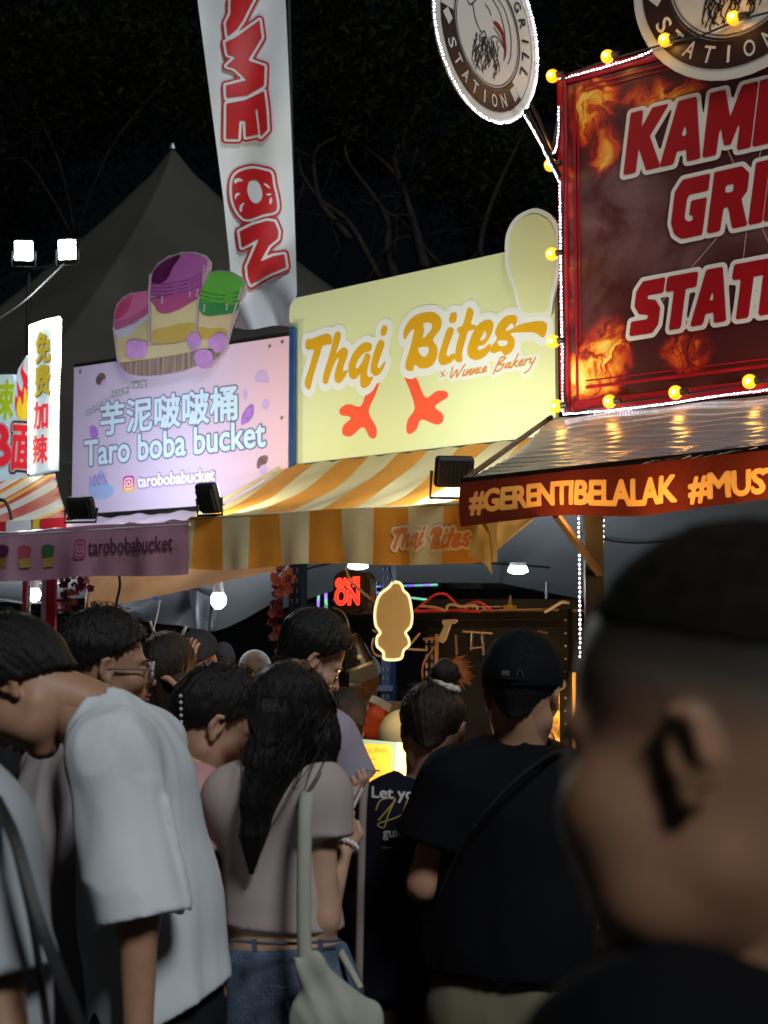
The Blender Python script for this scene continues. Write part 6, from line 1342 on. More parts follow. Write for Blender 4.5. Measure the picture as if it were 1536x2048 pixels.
# man in clear glasses behind him
D = 3.75
h3 = Head(W(212, 1336, D), (.93, .34, -.06), (0, 0, 1), 1.02)
J = dict(pelvis=W(150, 2060, D + .1), chest=W(150, 1650, D + .05), neck=W(178, 1475, D + .03), sh_l=W(105, 1545, D - .05 + .25), sh_r=W(190, 1560, D - .17))
p3 = person('short haired man in clear framed glasses, in profile behind the bending man', J, h3, SK3, ('fade', .020, 200), cloth('pale_mauve_cotton', (.40, .34, .33)), cloth('dark_trousers', (.03, .03, .03)), H=1.75, yaw=(.9, .42, 0), wide=1.15, kdepth=.85, folds=.010)
gl = empty('glasses', h3.c, 'clear acrylic glasses worn by the short haired man in profile', 'glasses')
M_clear = MAT('clear_acrylic', (.55, .50, .50), .1, spec=.8, trans=.4)
for sx in (-1, 1):
    ring = [h3.w(sx * .034 + .028 * math.cos(a), .114 - .012 * abs(math.cos(a) * .5 + sx * .5), -.004 + .023 * math.sin(a)) for a in [k * math.pi / 9 for k in range(19)]]
    MB().tube(ring, .0045, 8).build('rim', M_clear, gl, smooth=True); MB().tube([h3.w(sx * .062, .100, .002), h3.w(sx * .080, .05, .002), h3.w(sx * .084, -.01, .0)], .0028, 6).build('temple', MAT('smoky_acrylic', (.18, .15, .14), .2), gl)
    lens = MB(); lens.add([h3.w(sx * .034 + .025 * math.cos(a), .111, -.004 + .019 * math.sin(a)) for a in [k * math.pi / 8 for k in range(16)]], [tuple(range(16))]); lens.build('lens', MAT('lens_glass', (.5, .5, .55), .05, alpha=None), gl)
MB().tube([h3.w(-.008, .116, .004), h3.w(.008, .116, .004)], .003, 6).build('bridge', M_clear, gl)
lg = bpy.data.materials['lens_glass']
for m in [x for x in bpy.data.materials if x.name.startswith('lens_glass')]:
    m.node_tree.nodes['Principled BSDF'].inputs['Transmission Weight'].default_value = 1; m.node_tree.nodes['Principled BSDF'].inputs['IOR'].default_value = 1.05
# person cut off by the left edge, very near
D = 2.05
h4 = Head(W(-150, 1380, D), (-.2, 1, 0))
J = dict(pelvis=W(-170, 2250, D), chest=W(-160, 1800, D), neck=W(-130, 1560, D), sh_l=W(-270, 1660, D), sh_r=W(-48, 1672, D - .03), el_r=W(-10, 1950, D - .05), wr_r=W(30, 2180, D - .1))
p4 = person('person in a light grey top with a black shoulder strap at the left edge', J, h4, SK1, ('short', .02, 40), cloth('light_grey_knit', (.40, .42, .45)), cloth('black_trousers2', (.02, .02, .02)), H=1.68, yaw=(-.2, 1, 0), sleeve=1.0, folds=.008, vox=.013)
tag(MB().tube(smooth_curve([W(-8, 1600, D - .1), W(30, 1680, D - .16), W(75, 1830, D - .2), W(120, 1950, D - .2), W(170, 2075, D - .18)], 6), .009, 4).tube(smooth_curve([W(30, 1690, D - .15), W(62, 1830, D - .15), W(82, 1960, D - .15), W(98, 2080, D - .15)], 6), .006, 4).build('bag_strap', M_cable), 'thin black bag strap crossing the light grey top at the left edge', 'strap')
# dark clad person between, further back
h4b = Head(W(-70, 1420, 4.1), (.3, 1, 0)); J = dict(pelvis=W(-60, 2000, 4.1), chest=W(-60, 1680, 4.1), neck=W(-66, 1520, 4.1))
person('person in black mostly hidden behind the bowed head at the left edge', J, h4b, SK1, ('short', .02, 10), cloth('black_cotton3', (.015, .015, .018)), cloth('black_cotton4', (.015, .015, .018)), yaw=(.3, 1, 0), vox=.016, hvox=.007, eyes=False)
# woman with a beaded ponytail and pink blouse
D = 3.5
h5 = Head(W(434, 1440, D), (.80, .28, -.50), (.52, 0, .85), .95)
J = dict(pelvis=W(432, 1960, D + .05), chest=W(415, 1690, D + .03), neck=W(392, 1545, D), sh_l=W(392, 1600, D + .20), sh_r=W(392, 1612, D - .12), el_r=W(434, 1780, D - .13), wr_r=W(470, 1850, D - .05))
p5 = person('woman with a beaded ponytail in a pink blouse looking down to the right', J, h5, SK2, ('tied', .012, 120), cloth('pink_cotton', (.50, .26, .27)), cloth('black_shorts', (.012, .012, .014)), H=1.62, yaw=(.85, .5, 0), female=True, sleeve=.55, folds=.010, kdepth=.8, hem=W(432, 1905, D))
pt = [[W(392, 1385, D - .01), W(372, 1368, D), W(352, 1400, D), W(346, 1460, D - .02), W(352, 1530, D - .02)], [W(392, 1380, D - .03), W(380, 1362, D - .03), W(362, 1390, D - .04), W(358, 1450, D - .05), W(362, 1545, D - .04)], [W(394, 1390, D + .02), W(386, 1375, D + .03), W(374, 1400, D + .03), W(372, 1460, D + .02), W(374, 1520, D)]]
strand_lock(pt, .024, .005, HBr, p5, 'ponytail', 9)
mb = MB()
for k in range(9): mb.ball(W(361 + (k * .4), 1392 + k * 13, D - .085), .0042, 8, 6)
mb.build('bead', MAT('pearl', (.6, .6, .58), .2), p5)
# woman with long black hair, crop top and jeans
D = 3.3
h6 = Head(W(584, 1446, D), (.50, .80, -.34), (0, .2, 1), .96)
J = dict(pelvis=W(568, 1955, D), chest=W(552, 1655, D + .02), neck=W(560, 1548, D + .01), sh_l=W(466, 1600, D + .03), sh_r=W(640, 1592, D - .04), el_r=W(650, 1838, D - .06), wr_r=W(688, 1696, D + .05), el_l=W(470, 1780, D + .16), wr_l=W(560, 1700, D + .34))
crop_top = cloth('taupe_rib_knit', (.42, .33, .30))
wr = J['wr_r']; 
p6 = person('woman with long black hair, a taupe crop top and jeans holding up a phone', J, h6, SK2, ('long', .010, 60), crop_top, MAT('faded_denim', (.085, .115, .17), .85, noise=.5, nscale=14, bump=.5, bscale=200), H=1.62, yaw=(.42, .9, 0), female=True, sleeve=.34, hem=W(560, 1853, D), hem_n=(0, 0, -1), folds=.006, loose=.010, vox=.0095, hvox=.0042,
            hands=[(wr, (W(684, 1632, D + .08) - wr), (.6, -.75, .1), 1, .9), (W(628, 1600, D + .36), (1, -.2, .2), (0, 0, -1), 1, .6)], drape=(9, 9, 3))
# hair mass down the back
def hair6(P):
    pts = [W(584, 1425, D + .02), W(580, 1488, D - .04), W(544, 1540, D - .08), W(517, 1602, D - .10), W(507, 1668, D - .10), W(502, 1744, D - .09)]; rr_ = [.088, .080, .050, .033, .023, .006]
    d = None
    for i in range(5):
        c_ = cap(P, pts[i], pts[i + 1], rr_[i], rr_[i + 1], (.25, -1, 0), .62); d = c_ if d is None else smin(d, c_, .03)
    for q_ in ([W(626, 1420, D - .02), W(638, 1480, D - .04), W(640, 1540, D - .02), W(630, 1585, D)],):
        for i in range(3): d = smin(d, cap(P, q_[i], q_[i + 1], [.045, .040, .026][i], [.040, .026, .008][i]), .03)
    d = smin(d, cap(P, W(510, 1500, D - .02), W(482, 1590, D - .02), .024, .006), .03)
    q6 = h6.L(P); cr = ell(q6, (0, -.016, .036), (.089, .110, .101)); cr = np.maximum(cr, q6[..., 1] - .015 - .6 * q6[..., 2]); d = smin(d, cr, .03)
    w_ = P[..., 0] * 3.2 + vnoise(P, (6, 6, 4)) * 1.2
    st = vnoise(np.stack([P[..., 0] * 110 + P[..., 2] * 18, P[..., 1] * 70, P[..., 2] * 4], -1), (1, 1, 1)) - .5
    return d - .005 * st
H6O = nets(hair6, W(440, 1765, D) - Vector((.05, .3, .0)), W(720, 1340, D) + Vector((.05, .25, .02)), .0048, 'long_hair', HB, p6)
rs = np.random.RandomState(4); mb = MB()
HP6 = [W(588, 1366, D + .03), W(586, 1392, D - .04), W(584, 1440, D - .02), W(578, 1493, D - .04), W(543, 1546, D - .08), W(516, 1606, D - .10), W(507, 1670, D - .10), W(502, 1752, D - .09)]; HR6 = [.02, .066, .088, .079, .050, .034, .024, .006]
for k in range(420):
    w_ = rs.uniform(-1, 1); w2 = w_ + rs.normal() * .10; p = []; e_ = rs.uniform(.96, 1.06); stop = 8 if rs.rand() < .5 else rs.randint(5, 8); tip = rs.uniform(-.05, .03)
    for i in range(stop):
        ww = max(-1.03, min(1.03, w_ + (w2 - w_) * i / 7)); fz = math.sqrt(max(0, 1 - min(1, abs(ww)) ** 2))
        p.append(HP6[i] + Vector((1, .25, 0)) * ww * HR6[i] * e_ + Vector((.25, -1, 0)) * (fz * HR6[i] * (.80 if i < 3 else .62) * e_ + .001))
    c_ = []
    for q_ in smooth_curve(p, 3):
        ok_, l_, n_, _ = H6O.closest_point_on_mesh(q_); c_.append(l_ + n_ * (.0008 + .0015 * rs.rand()) if ok_ and (l_ - q_).length < .06 else q_)
    mb.tube(c_, [.0017 * (1 - .6 * i / len(c_)) for i in range(len(c_))], 3)
for k in range(25):
    x0 = rs.uniform(470, 665); y0 = rs.uniform(1400, 1560); p = [W(x0, y0, D - .06)]; tx_ = 500 + rs.normal() * 22 + (x0 - 500) * .25; L = rs.uniform(60, 190)
    for j in range(1, 6): p.append(W(x0 + (tx_ - x0) * (j / 5) ** 1.3 * min(1, L / 180), y0 + L * j / 5, D - .08 - .045 * math.sin(j / 5 * 3.1) + rs.normal() * .006))
    mb.tube(p, [.0016, .0016, .0014, .0012, .001, .0005], 3)
for k in range(12):
    y0 = rs.uniform(1440, 1560); p = [W(520 - rs.rand() * 12, y0, D - .02)]
    for j in range(1, 6): p.append(W(520 - j * rs.uniform(4, 10), y0 + j * rs.uniform(10, 22), D - .03))
    mb.tube(p, [.0011] * 5 + [.0004], 3)
o_ = mb.build('loose_strands', HB, p6); o_['kind'] = 'stuff'
# phone, bracelet
ph = empty('phone', W(690, 1605, D + .16), 'phone in a clear case held up by the woman in the crop top', 'phone')
a, b, c_, d_ = W(668, 1592, D + .20), W(724, 1578, D + .14), W(696, 1636, D + .05), W(650, 1640, D + .10)
o_ = mesh_obj('body', [a, b, c_, d_], [(0, 1, 2, 3)], MAT('phone_back', (.22, .10, .11), .3), ph, world=True); solidify(o_, .009)
MB().tube([a, b, c_, d_, a], .004, 6).build('case_edge', MAT('clear_case', (.5, .48, .48), .1), ph)
bcl = empty('bracelet', W(678, 1690, D + .1), 'beaded pale bracelet on the wrist of the woman with the phone', 'bracelet')
ax = (W(688, 1650, D + .06) - W(650, 1838, D - .06)).normalized(); o1 = ax.orthogonal().normalized(); o2 = ax.cross(o1)
for k in range(18): MB().ball(W(686, 1692, D + .055) + (o1 * math.cos(k * .349) + o2 * math.sin(k * .349)) * .031, .0055, 8, 6).build('bead', M_wht, bcl)
# tote bag
M_tote = cloth('sage_canvas', (.36, .36, .29))
tb = empty('tote_bag', W(660, 2040, D - .2), 'slouchy sage green canvas tote bag hanging from the shoulder of the woman in jeans', 'bag')
def ribbon(pts, w, side, mat, parent, name='strap', th=.004):
    c = smooth_curve(pts, 8); s_ = Vector(side).normalized()
    o_ = MB().grid(lambda a, b: c[min(len(c) - 1, int(a * (len(c) - 1) + .5))] + s_ * w * (b - .5) + Vector((0, -.006 * math.sin(b * 3.14), 0)), len(c) - 1, 3).build(name, mat, parent, smooth=True); solidify(o_, th); return o_
ribbon([W(628, 1572, D + .04), W(618, 1574, D - .09), W(611, 1620, D - .165), W(608, 1740, D - .20), W(608, 1860, D - .215), W(612, 1945, D - .22)], .030, (1, 0, 0), M_tote, tb)
ribbon([W(650, 1845, D + .05), W(668, 1880, D - .02), W(690, 1920, D - .1), W(720, 1975, D - .14)], .016, (1, 0, .4), M_tote, tb)
def tote_f(P):
    d = U(.04, cap(P, W(620, 1925, D - .22), W(628, 2060, D - .21), .016, .030, (0, 1, 0), .7), cap(P, W(655, 2035, D - .2), W(712, 2050, D - .17), .060, .045, (0, 1, 0), .6), cap(P, W(655, 2040, D - .2), W(665, 2150, D - .18), .055, .085, (0, 1, 0), .6), cap(P, W(620, 1935, D - .22), W(722, 2030, D - .17), .016, .030, (0, 1, 0), .6))
    g_ = (P[..., 0] * 26 + P[..., 2] * 13); f_ = vnoise(np.stack([g_, P[..., 1] * 8, P[..., 2] * 3], -1), (1, 1, 1)) - .5; return d - .020 * (1 - 4 * np.abs(f_)) * .6
nets(tote_f, W(560, 2230, D - .2) - Vector((.05, .3, .1)), W(790, 1890, D - .2) + Vector((.05, .3, .05)), .007, 'bag_body', M_tote, tb)
# jeans details
jd = MB()
jd.tube([W(462, 1880, D - .10), W(520, 1886, D - .145), W(600, 1887, D - .15), W(680, 1880, D - .10)], .0035, 5)
for x in (508, 640): jd.tube([W(x, 1878, D - .148), W(x + 1, 1905, D - .155)], .006, 5)
for P in ([(520, 1975), (545, 1972), (575, 1976), (577, 2020)], [(478, 1960), (492, 1975), (497, 2000)]): jd.tube([W(a, b, D - .165) for a, b in P], .0022, 4)
jd.build('denim_seam', MAT('dark_denim_seam', (.05, .065, .10), .8), p6)
# tall man behind her, lit from the counter
D = 4.55
h7 = Head(W(622, 1316, D), (.78, .30, -.55), (.42, .0, .90), 1.0)
J = dict(pelvis=W(552, 1900, D), chest=W(580, 1530, D), neck=W(578, 1412, D), sh_l=W(560, 1450, D + .2), sh_r=W(662, 1480, D - .14), el_r=W(712, 1590, D - .1), wr_r=W(760, 1640, D + .1))
p7 = person('tall man with a fresh undercut in a lavender grey tee looking down at the counter', J, h7, SK2, ('short', .022, 160), cloth('lavender_grey_cotton', (.30, .27, .33)), cloth('dark_trousers5', (.03, .03, .03)), H=1.76, yaw=(.8, .6, 0), sleeve=.75, kdepth=.8, wide=.95)
# person with a bun and printed navy tee
D = 3.9
h8 = Head(W(868, 1468, D), (.22, .92, -.38), (0, .30, .95), .93)
J = dict(pelvis=W(808, 2010, D), chest=W(828, 1700, D), neck=W(850, 1570, D + .02), sh_l=W(775, 1628, D), sh_r=W(915, 1612, D + .05))
navy = cloth('navy_cotton', (.007, .0065, .014))
p8 = person('person with a hair bun in a white scrunchie and a navy tee printed Let your', J, h8, SK2, ('short', .016, 160), navy, cloth('brown_trousers', (.045, .035, .03)), H=1.6, yaw=(.2, 1, 0), hairmat=HBr, sleeve=.6, hem=W(805, 1985, D), hem_n=(0, 0, -1), hem_flare=1.25, loose=.02, folds=.007)
bun = MB(); 
nets(lambda P: smin(ell(P, W(893, 1345, D - .01), (.040, .040, .035)), ell(P, W(886, 1362, D), (.03, .03, .025)), .02) - .008 * (vnoise(P, (40, 40, 90)) - .5), W(893, 1345, D) - Vector((.07, .07, .07)), W(893, 1345, D) + Vector((.07, .07, .07)), .0045, 'hair_bun', HBr, p8)
rs = np.random.RandomState(8); mb = MB(); M_warmtip = hair_mat('warm_lit_hair_tips', (.50, .13, .03))  # warm light on the bun tips put into their hair colour
for k in range(46):
    a0_ = rs.uniform(-.9, .7); l = rs.uniform(.035, .062); p = W(902 + rs.normal() * 4, 1345 + rs.normal() * 8, D - .02); d = Vector((math.cos(a0_), -.1, math.sin(a0_) + .25)).normalized()
    mb.tube([p, p + d * l * .5 + Vector((0, 0, .008)), p + d * l + Vector((0, 0, -.006))], [.0038, .003, .0008], 4)
o_ = mb.build('bun_tips', M_warmtip, p8); o_['kind'] = 'stuff'
ax = nv((.3, -.1, 1)); o1 = nv((1, 0, -.45)); o2 = ax.cross(o1); m = MB()
m.tube([W(890, 1368, D) + o1 * .034 * math.cos(t) + o2 * .034 * math.sin(t) for t in [k * .314 for k in range(21)]], [.011 + .0025 * math.sin(k * 2.4) for k in range(21)], 8); m.build('scrunchie', cloth('cream_scrunchie', (.60, .54, .44)), p8, smooth=True)
# print on the tee: follow the back
def back_map(sign, D0, t=.0):
    return None
deps = None
def project(obj, u, v, lift=.003):
    global deps
    if deps is None: deps = bpy.context.evaluated_depsgraph_get(); deps.update()
    Mw = obj.matrix_parent_inverse
    org = CAM; d = ray(u, v).normalized(); ok, loc, nrm, _ = obj.ray_cast(org, d)
    return (Vector(loc) - d * lift) if ok else W(u, v, D)
sh8 = [c for c in p8.children if c.name.startswith('shirt')][0]
bpy.context.view_layer.update()
pm = lambda x, y, z: project(sh8, x, -y, .004 + z)
pc = lambda u, v: (u, -v)
M_wp = MAT('white_tee_print', (.42, .40, .40), .7); M_gp = MAT('gold_tee_print', (.30, .22, .05), .7)
text('Let your', (744, 1602), (860, 1608), (744, 1573), pc, 0, M_wp, p8, name='tee_print', weight=.03, world=True, mapf=pm)
text('guiding', (766, 1680), (838, 1680), (766, 1656), pc, 0, M_wp, p8, name='tee_print', weight=.03, world=True, mapf=pm)
hs = [[(752, 1620), (762, 1600), (790, 1598), (770, 1625), (757, 1640)], [(790, 1600), (776, 1630), (768, 1655), (756, 1648), (790, 1636), (812, 1625)], [(815, 1600), (806, 1625), (800, 1645), (812, 1640)], [(820, 1632), (830, 1628), (826, 1642), (842, 1636)]]
SS = []
for P in hs:
    c = smooth_curve([(a, -b, 0) for a, b in P], 5); SS += [(c[i].x, c[i].y, c[i + 1].x, c[i + 1].y) for i in range(len(c) - 1)]
raster(None, 1.5, 1.0, pm, 'tee_script', M_gp, p8, True, segs=np.array(SS), only_band=True)
raster([[(763, -1694), (840, -1696), (840, -1698), (763, -1696)]], .4, 1.2, pm, 'tee_print', MAT('faint_tee_print', (.12, .11, .12), .7), p8, True)
# cream bag straps at the left of the navy tee
tb2 = empty('shoulder_bag', W(725, 1700, D - .1), 'pale webbing straps of a bag worn by the person with the bun', 'bag')
M_web = cloth('beige_webbing', (.26, .20, .17))
ribbon([W(752, 1540, D + .02), W(735, 1545, D - .08), W(726, 1600, D - .13), W(722, 1720, D - .15), W(718, 1900, D - .15), W(716, 1990, D - .14)], .022, (1, -.1, 0), M_web, tb2)
ribbon([W(640, 1660, D + .35), W(690, 1655, D + .2), W(725, 1660, D - .05)], .03, (0, 0, 1), M_web, tb2)
# man in the black cap
D = 3.62
h9 = Head(W(1046, 1385, D), (.30, .93, -.14), (0, 0, 1), 1.03)
J = dict(pelvis=W(1015, 2000, D), chest=W(1010, 1665, D), neck=W(1038, 1496, D + .01), sh_l=W(902, 1575, D - .02), sh_r=W(1112, 1568, D + .10), el_l=W(846, 1770, D - .01), wr_l=W(885, 1752, D + .26), el_r=W(1168, 1700, D + .16), wr_r=W(1120, 1730, D + .38))
blk = cloth('black_cotton', (.0042, .0042, .0055))
p9 = person('man in a plain black tee and black cap seen from behind, olive trousers', J, h9, SK1, ('short', .010, 60), blk, cloth('olive_cotton', (.15, .14, .085)), H=1.74, yaw=(.28, 1, 0), sleeve=.56, hem=W(1015, 1942, D), hem_n=(-.06, 0, -1), hem_flare=1.12, loose=.022, folds=.012, wide=1.08, collar=.07,
            hands=[(W(880, 1752, D + .27), (.9, .3, .15), (-.2, -.9, .4), 1, .8)])
M_cap = cloth('black_twill', (.006, .0065, .008))
def cap_f(P):
    q = h9.L(P); d = ell(q, (0, -.010, .040), (.094, .116, .106)); d = np.abs(d + .003) - .004; d = np.maximum(d, -(q[..., 2] - (.012 + .10 * q[..., 1])))
    seam = .0014 * np.cos(np.arctan2(q[..., 0], q[..., 1]) * 6) ** 20
    br_ = ell(q, (0, .125, .030), (.070, .075, .006)); br_ = np.maximum(br_, -(q[..., 1] - .085))
    return smin(d - seam, br_, .01) * h9.k
cp9 = nets(cap_f, h9.c - Vector((.2, .2, .12)), h9.c + Vector((.2, .24, .18)), .0042, 'cap', M_cap, None); tag(cp9, 'black cap with a metal strap buckle on the man in the black tee', 'cap')
MB().ball(h9.w(0, -.010, .148), .006, 8, 5).build('button', M_cap, cp9)
bq = h9.w(-.012, -.126, .030); MB().box(bq, (.019, .004, .011), Matrix((h9.r, h9.f, h9.u)).transposed()).build('buckle', MAT('bright_metal', (.7, .7, .68), .2, metal=.9), cp9)
MB().tube([h9.w(.014, -.128, .022), h9.w(.015, -.128, .034), h9.w(.024, -.126, .036), h9.w(.027, -.124, .022)], .0012, 5).build('buckle_wire', MAT('bright_metal2', (.7, .7, .68), .2, metal=.9), cp9)
ribbon([h9.w(-.036, -.113, .016), h9.w(-.01, -.126, .017), h9.w(.036, -.113, .016)], .012, (0, 0, 1), M_cap, cp9, 'strap', .002)
ph9 = MB().box(W(885, 1768, D + .30), (.12, .075, .008), Matrix.Rotation(math.radians(-14), 3, 'Y') @ Matrix.Rotation(.4, 3, 'X')).build('phone', MAT('silver_phone', (.25, .25, .30), .3)); tag(ph9, 'phone held low by the man in the black cap', 'phone'); bevel(ph9, .004)
wt = MB().tube([W(872, 1750, D + .17), W(876, 1750, D + .20)], .033, 14).build('wristwatch', M_black); tag(wt, 'black band on the left wrist of the man in the black cap', 'wristwatch')
rb9 = ribbon([W(1128, 1512, D + .04), W(1085, 1520, D - .12), W(1000, 1590, D - .175), W(930, 1680, D - .16), W(880, 1790, D - .1)], .035, (.6, 0, .8), cloth('charcoal_webbing', (.014, .014, .017)), None, 'crossbody_strap'); tag(rb9, 'charcoal bag strap crossing the back of the black tee', 'strap')
# khaki figure beyond him
D = 4.3
h10 = Head(W(1235, 1440, D), (-.2, 1, -.2)); J = dict(pelvis=W(1230, 1980, D), chest=W(1225, 1680, D), neck=W(1232, 1530, D), el_l=W(1172, 1740, D), wr_l=W(1190, 1900, D - .05))
person('person in a khaki top mostly hidden between the black cap and the near head', J, h10, SK2, ('short', .016, 20), cloth('khaki_cotton', (.20, .165, .12)), cloth('khaki_trousers', (.12, .10, .075)), yaw=(-.2, 1, 0), sleeve=1.0, vox=.014, hvox=.007, eyes=False)
qb = empty('quilted_bag', W(1255, 1900, 4.0), 'dark quilted bag beside a red rimmed white panel low at the right', 'bag')
o_ = nets(lambda P: ell(P, W(1255, 1890, 4.0), (.085, .06, .10)) - .004 * (np.abs(np.sin(P[..., 0] * 90 + P[..., 2] * 90)) + np.abs(np.sin(P[..., 0] * 90 - P[..., 2] * 90))), W(1255, 1890, 4.0) - Vector((.13, .1, .14)), W(1255, 1890, 4.0) + Vector((.13, .1, .14)), .006, 'bag_body', MAT('black_quilting', (.025, .022, .020), .4), qb)
MB().tube(smooth_curve([W(1225, 1850, 4.0), W(1240, 1800, 4.0), W(1262, 1810, 4.0), W(1280, 1850, 4.0)], 5), .005, 6).build('handle', M_black, qb)
RP = Plane(1200, 2050, 4.6, 75); rp_ = empty('red_rimmed_panel', RP.o, 'white panel with a red rounded rim low behind the quilted bag', 'panel')
o_ = fill([sc2([RP.loc(*p) for p in ((1202, 2048), (1203, 1960), (1212, 1935), (1235, 1950), (1270, 1990), (1290, 2060), (1260, 2080), (1215, 2080))])], lambda x, y, z: RP.w(x, y, z), 'rim', MAT('rim_red', (.30, .01, .01), .4), rp_, True); solidify(o_, .01)
o_ = fill([sc2([RP.loc(*p) for p in ((1210, 2045), (1210, 1965), (1218, 1945), (1235, 1960), (1262, 1995), (1280, 2060), (1256, 2075), (1218, 2075))])], lambda x, y, z: RP.w(x, y, z + .004), 'face', MAT('rim_white', (.45, .38, .32), .5), rp_, True)
# vendor in a black cap, hand to his face
D = 6.6
h11 = Head(W(396, 1322, D), (-.45, -.75, -.35), (0, 0, 1), .95)
J = dict(pelvis=W(440, 1700, D + .1), chest=W(435, 1470, D + .1), neck=W(425, 1385, D + .05), el_l=W(470, 1500, D), wr_l=W(460, 1450, D - .2), sh_r=W(395, 1412, D), el_r=W(365, 1450, D - .15), wr_r=W(372, 1350, D - .14))
p11 = person('vendor in a black cap leaning with one hand to his face behind the crowd', J, h11, SK1, ('short', .012, 20), cloth('dark_grey_top', (.05, .05, .055)), cloth('dark_pants11', (.02, .02, .02)), yaw=(-.5, -.8, 0), vox=.014, hvox=.006, hands=[(W(373, 1344, D - .14), (.1, .1, 1), (-.3, -.9, .2), -1, .35)])
def capgen(Hd, col, label, fwd_brim=True, kx=1.0):
    mm = cloth('cap_cloth', col)
    def f(P):
        q = Hd.L(P); d = ell(q, (0, -.010, .045), (.092, .114, .100)); d = np.maximum(d, -(q[..., 2] - .022)); b_ = ell(q, (0, .12, .024), (.068, .080, .007)); return smin(d, b_, .012) * Hd.k
    o_ = nets(f, Hd.c - Vector((.22, .22, .1)), Hd.c + Vector((.22, .22, .18)), .007, 'cap', mm, None); tag(o_, label, 'cap'); return o_
capgen(h11, (.025, .028, .032), 'black cap worn by the vendor with a hand to his face')
D = 6.7
bl_bag = nets(lambda P: ell(P, W(447, 1320, D + .3), (.055, .05, .085)), W(447, 1320, D + .3) - Vector((.1, .1, .12)), W(447, 1320, D + .3) + Vector((.1, .1, .12)), .008, 'dark_hood', cloth('slate_cloth', (.035, .04, .05))); tag(bl_bag, 'dark slate bundle hanging directly behind the black capped vendor', 'bundle')
# dark haired heads in the crowd
D = 4.9
h12 = Head(W(336, 1350, D), (.25, 1, -.1), k=.95); J = dict(pelvis=W(330, 1900, D), chest=W(330, 1580, D), neck=W(334, 1450, D))
p12 = person('dark haired woman with a peach hairband behind the ponytail', J, h12, SK2, ('long', .020, 60), cloth('wine_top', (.08, .03, .035)), cloth('dark_pants12', (.02, .02, .02)), H=1.6, female=True, yaw=(.2, 1, 0), vox=.014, hvox=.006, hairmat=HBr, eyes=False)
nets(lambda P: cap(P, W(334, 1370, D - .03), W(320, 1470, D - .05), .085, .05) - .01 * (vnoise(P, (60, 60, 8)) - .5), W(334, 1420, D) - Vector((.18, .2, .22)), W(334, 1420, D) + Vector((.18, .2, .2)), .007, 'long_hair', HBr, p12)
MB().tube([W(318, 1356, D - .10), W(338, 1358, D - .13), W(352, 1372, D - .12), W(358, 1385, D - .08)], .011, 6).build('hairband', cloth('peach_band', (.50, .26, .17)), p12, smooth=True)
D = 6.25
h13 = Head(W(688, 1440, D), (-.55, .6, -.5), (0, .0, 1), .92); J = dict(pelvis=W(690, 1850, D), chest=W(690, 1620, D), neck=W(694, 1520, D))
p13 = person('dark haired customer with head lowered in front of the hanging orange bag', J, h13, SK2, ('long', .016, 40), cloth('black_top13', (.02, .02, .02)), cloth('dark_pants13', (.02, .02, .02)), H=1.55, female=True, yaw=(-.3, 1, 0), vox=.015, hvox=.006, eyes=False)
nets(lambda P: cap(P, W(692, 1440, D - .03), W(695, 1530, D - .05), .075, .04) - .01 * (vnoise(P, (60, 60, 8)) - .5), W(692, 1480, D) - Vector((.16, .2, .2)), W(692, 1480, D) + Vector((.16, .2, .2)), .007, 'long_hair', HBr, p13)
# workers in pale caps
for (u, v, D, yw, lab, cl, cc) in ((510, 1352, 8.0, (.3, -1, -.2), 'worker in a white cap far behind the dark haired crowd', 'white cap on the worker at the left of the tall man', (.50, .56, .60)), (726, 1362, 7.7, (-.5, -.8, -.3), 'worker in a white cap seen behind the metal lamp', 'white cap just below the tilted metal lamp', (.48, .56, .60)), (806, 1486, 6.3, (-.6, -.7, -.5), 'worker in a cream cap bending low behind the menu board', 'cream cap just above the lit menu board', (.60, .50, .24))):
    hh = Head(W(u, v, D), yw, k=.95); zc = hh.c.z; J = dict(pelvis=Vector((hh.c.x, hh.c.y + .1, .9 if zc > 1.35 else .8)), chest=Vector((hh.c.x, hh.c.y + .08, zc - .40)), neck=Vector((hh.c.x, hh.c.y + .04, zc - .17)))
    person(lab, J, hh, SK1, ('short', .010, 10), cloth('worker_top', (.06, .06, .065)), cloth('worker_pants', (.02, .02, .02)), yaw=yw, vox=.017, hvox=.007)
    capgen(hh, cc, cl)
# ---- the blurred head in the right foreground
D = .88
h1 = Head(W(1458, 1484, D), (-.79, .58, -.20), (.03, 0, 1), 1.0)
M_fs = skin_mat('faded_scalp_skin', (.35, .175, .10)); _n = M_fs.node_tree; _b = _n.nodes['Principled BSDF']; _c = _b.inputs['Base Color'].links[0].from_socket
_g = _n.nodes.new('ShaderNodeNewGeometry'); _s = _n.nodes.new('ShaderNodeVectorMath'); _s.operation = 'SUBTRACT'; _s.inputs[1].default_value = h1.c; _n.links.new(_g.outputs['Position'], _s.inputs[0])
_d = _n.nodes.new('ShaderNodeVectorMath'); _d.operation = 'DOT_PRODUCT'; _d.inputs[1].default_value = (h1.u - h1.f * .42); _n.links.new(_s.outputs[0], _d.inputs[0])
_m = _n.nodes.new('ShaderNodeMapRange'); _m.interpolation_type = 'SMOOTHSTEP'; _m.inputs['From Min'].default_value = -.012; _m.inputs['From Max'].default_value = .074; _m.inputs['To Max'].default_value = 1.0; _n.links.new(_d.outputs['Value'], _m.inputs[0])
_r = _n.nodes.new('ShaderNodeValToRGB'); _r.color_ramp.elements[0].position = .62; _r.color_ramp.elements[0].color = (.12, .098, .070, 1); _r.color_ramp.elements[1].color = (.018, .015, .012, 1); _n.links.new(_m.outputs[0], _r.inputs[0])
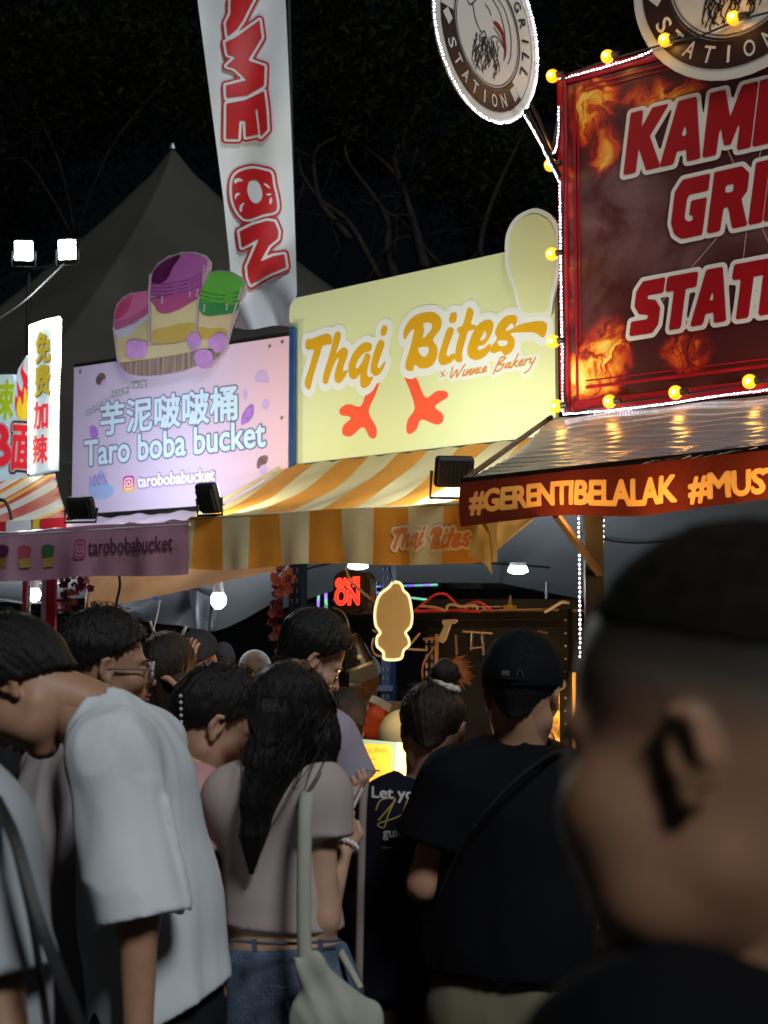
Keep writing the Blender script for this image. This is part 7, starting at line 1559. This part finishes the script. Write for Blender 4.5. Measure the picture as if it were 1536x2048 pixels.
_x = _n.nodes.new('ShaderNodeMixRGB'); _m2 = _n.nodes.new('ShaderNodeMapRange'); _m2.interpolation_type = 'SMOOTHSTEP'; _m2.inputs['From Max'].default_value = .85; _n.links.new(_m.outputs[0], _m2.inputs[0])
_d2 = _n.nodes.new('ShaderNodeVectorMath'); _d2.operation = 'DOT_PRODUCT'; _d2.inputs[1].default_value = -h1.r; _n.links.new(_s.outputs[0], _d2.inputs[0])
_m3 = _n.nodes.new('ShaderNodeMapRange'); _m3.inputs['From Min'].default_value = .086; _m3.inputs['From Max'].default_value = .076; _n.links.new(_d2.outputs['Value'], _m3.inputs[0])
_mu = _n.nodes.new('ShaderNodeMath'); _mu.operation = 'MULTIPLY'; _n.links.new(_m2.outputs[0], _mu.inputs[0]); _n.links.new(_m3.outputs[0], _mu.inputs[1]); _n.links.new(_mu.outputs[0], _x.inputs[0]); _n.links.new(_c, _x.inputs[1]); _n.links.new(_r.outputs[0], _x.inputs[2]); _n.links.new(_x.outputs[0], _b.inputs['Base Color'])
J = dict(pelvis=Vector((.32, .98, .90)), chest=Vector((.33, .99, 1.17)), neck=W(1556, 1975, D + .03), sh_l=W(1330, 2250, D - .06), sh_r=W(1800, 2090, D + .20), el_l=Vector((.17, .78, 1.10)), wr_l=Vector((.05, .98, 1.0)), el_r=Vector((.48, 1.2, 1.1)), wr_r=Vector((.3, 1.35, 1.1)))
p1 = person('close, out of focus man with a shaved fade and black shirt at the right', J, h1, M_fs, None, cloth('black_jersey', (.0035, .0035, .0045)), cloth('dark_pants1', (.02, .02, .02)), H=1.78, yaw=(-.8, .6, 0), sleeve=.7, wide=1.1, vox=.010, hvox=.0034, collar=.062, chub=1)
def fade_f(P):
    q = h1.L(P); n_ = vnoise(q, (150, 150, 150)) - .5; e = q[..., 2] - (.064 + .36 * q[..., 1])
    d = ell(q, (0, -.013, .036), (.0765, .0985, .0865)) - (.0005 + .0030 * n_ * np.clip(e / .03, 0, 1)) - .005 * np.clip(e / .07, 0, 1)
    return np.maximum(d, -e) * h1.k
nets(fade_f, h1.c - Vector((.17, .17, .17)), h1.c + Vector((.17, .17, .2)), .0033, 'hair', MAT('cropped_black_hair', (.013, .011, .009), .9, spec=.05, noise=.4, nscale=60), p1)
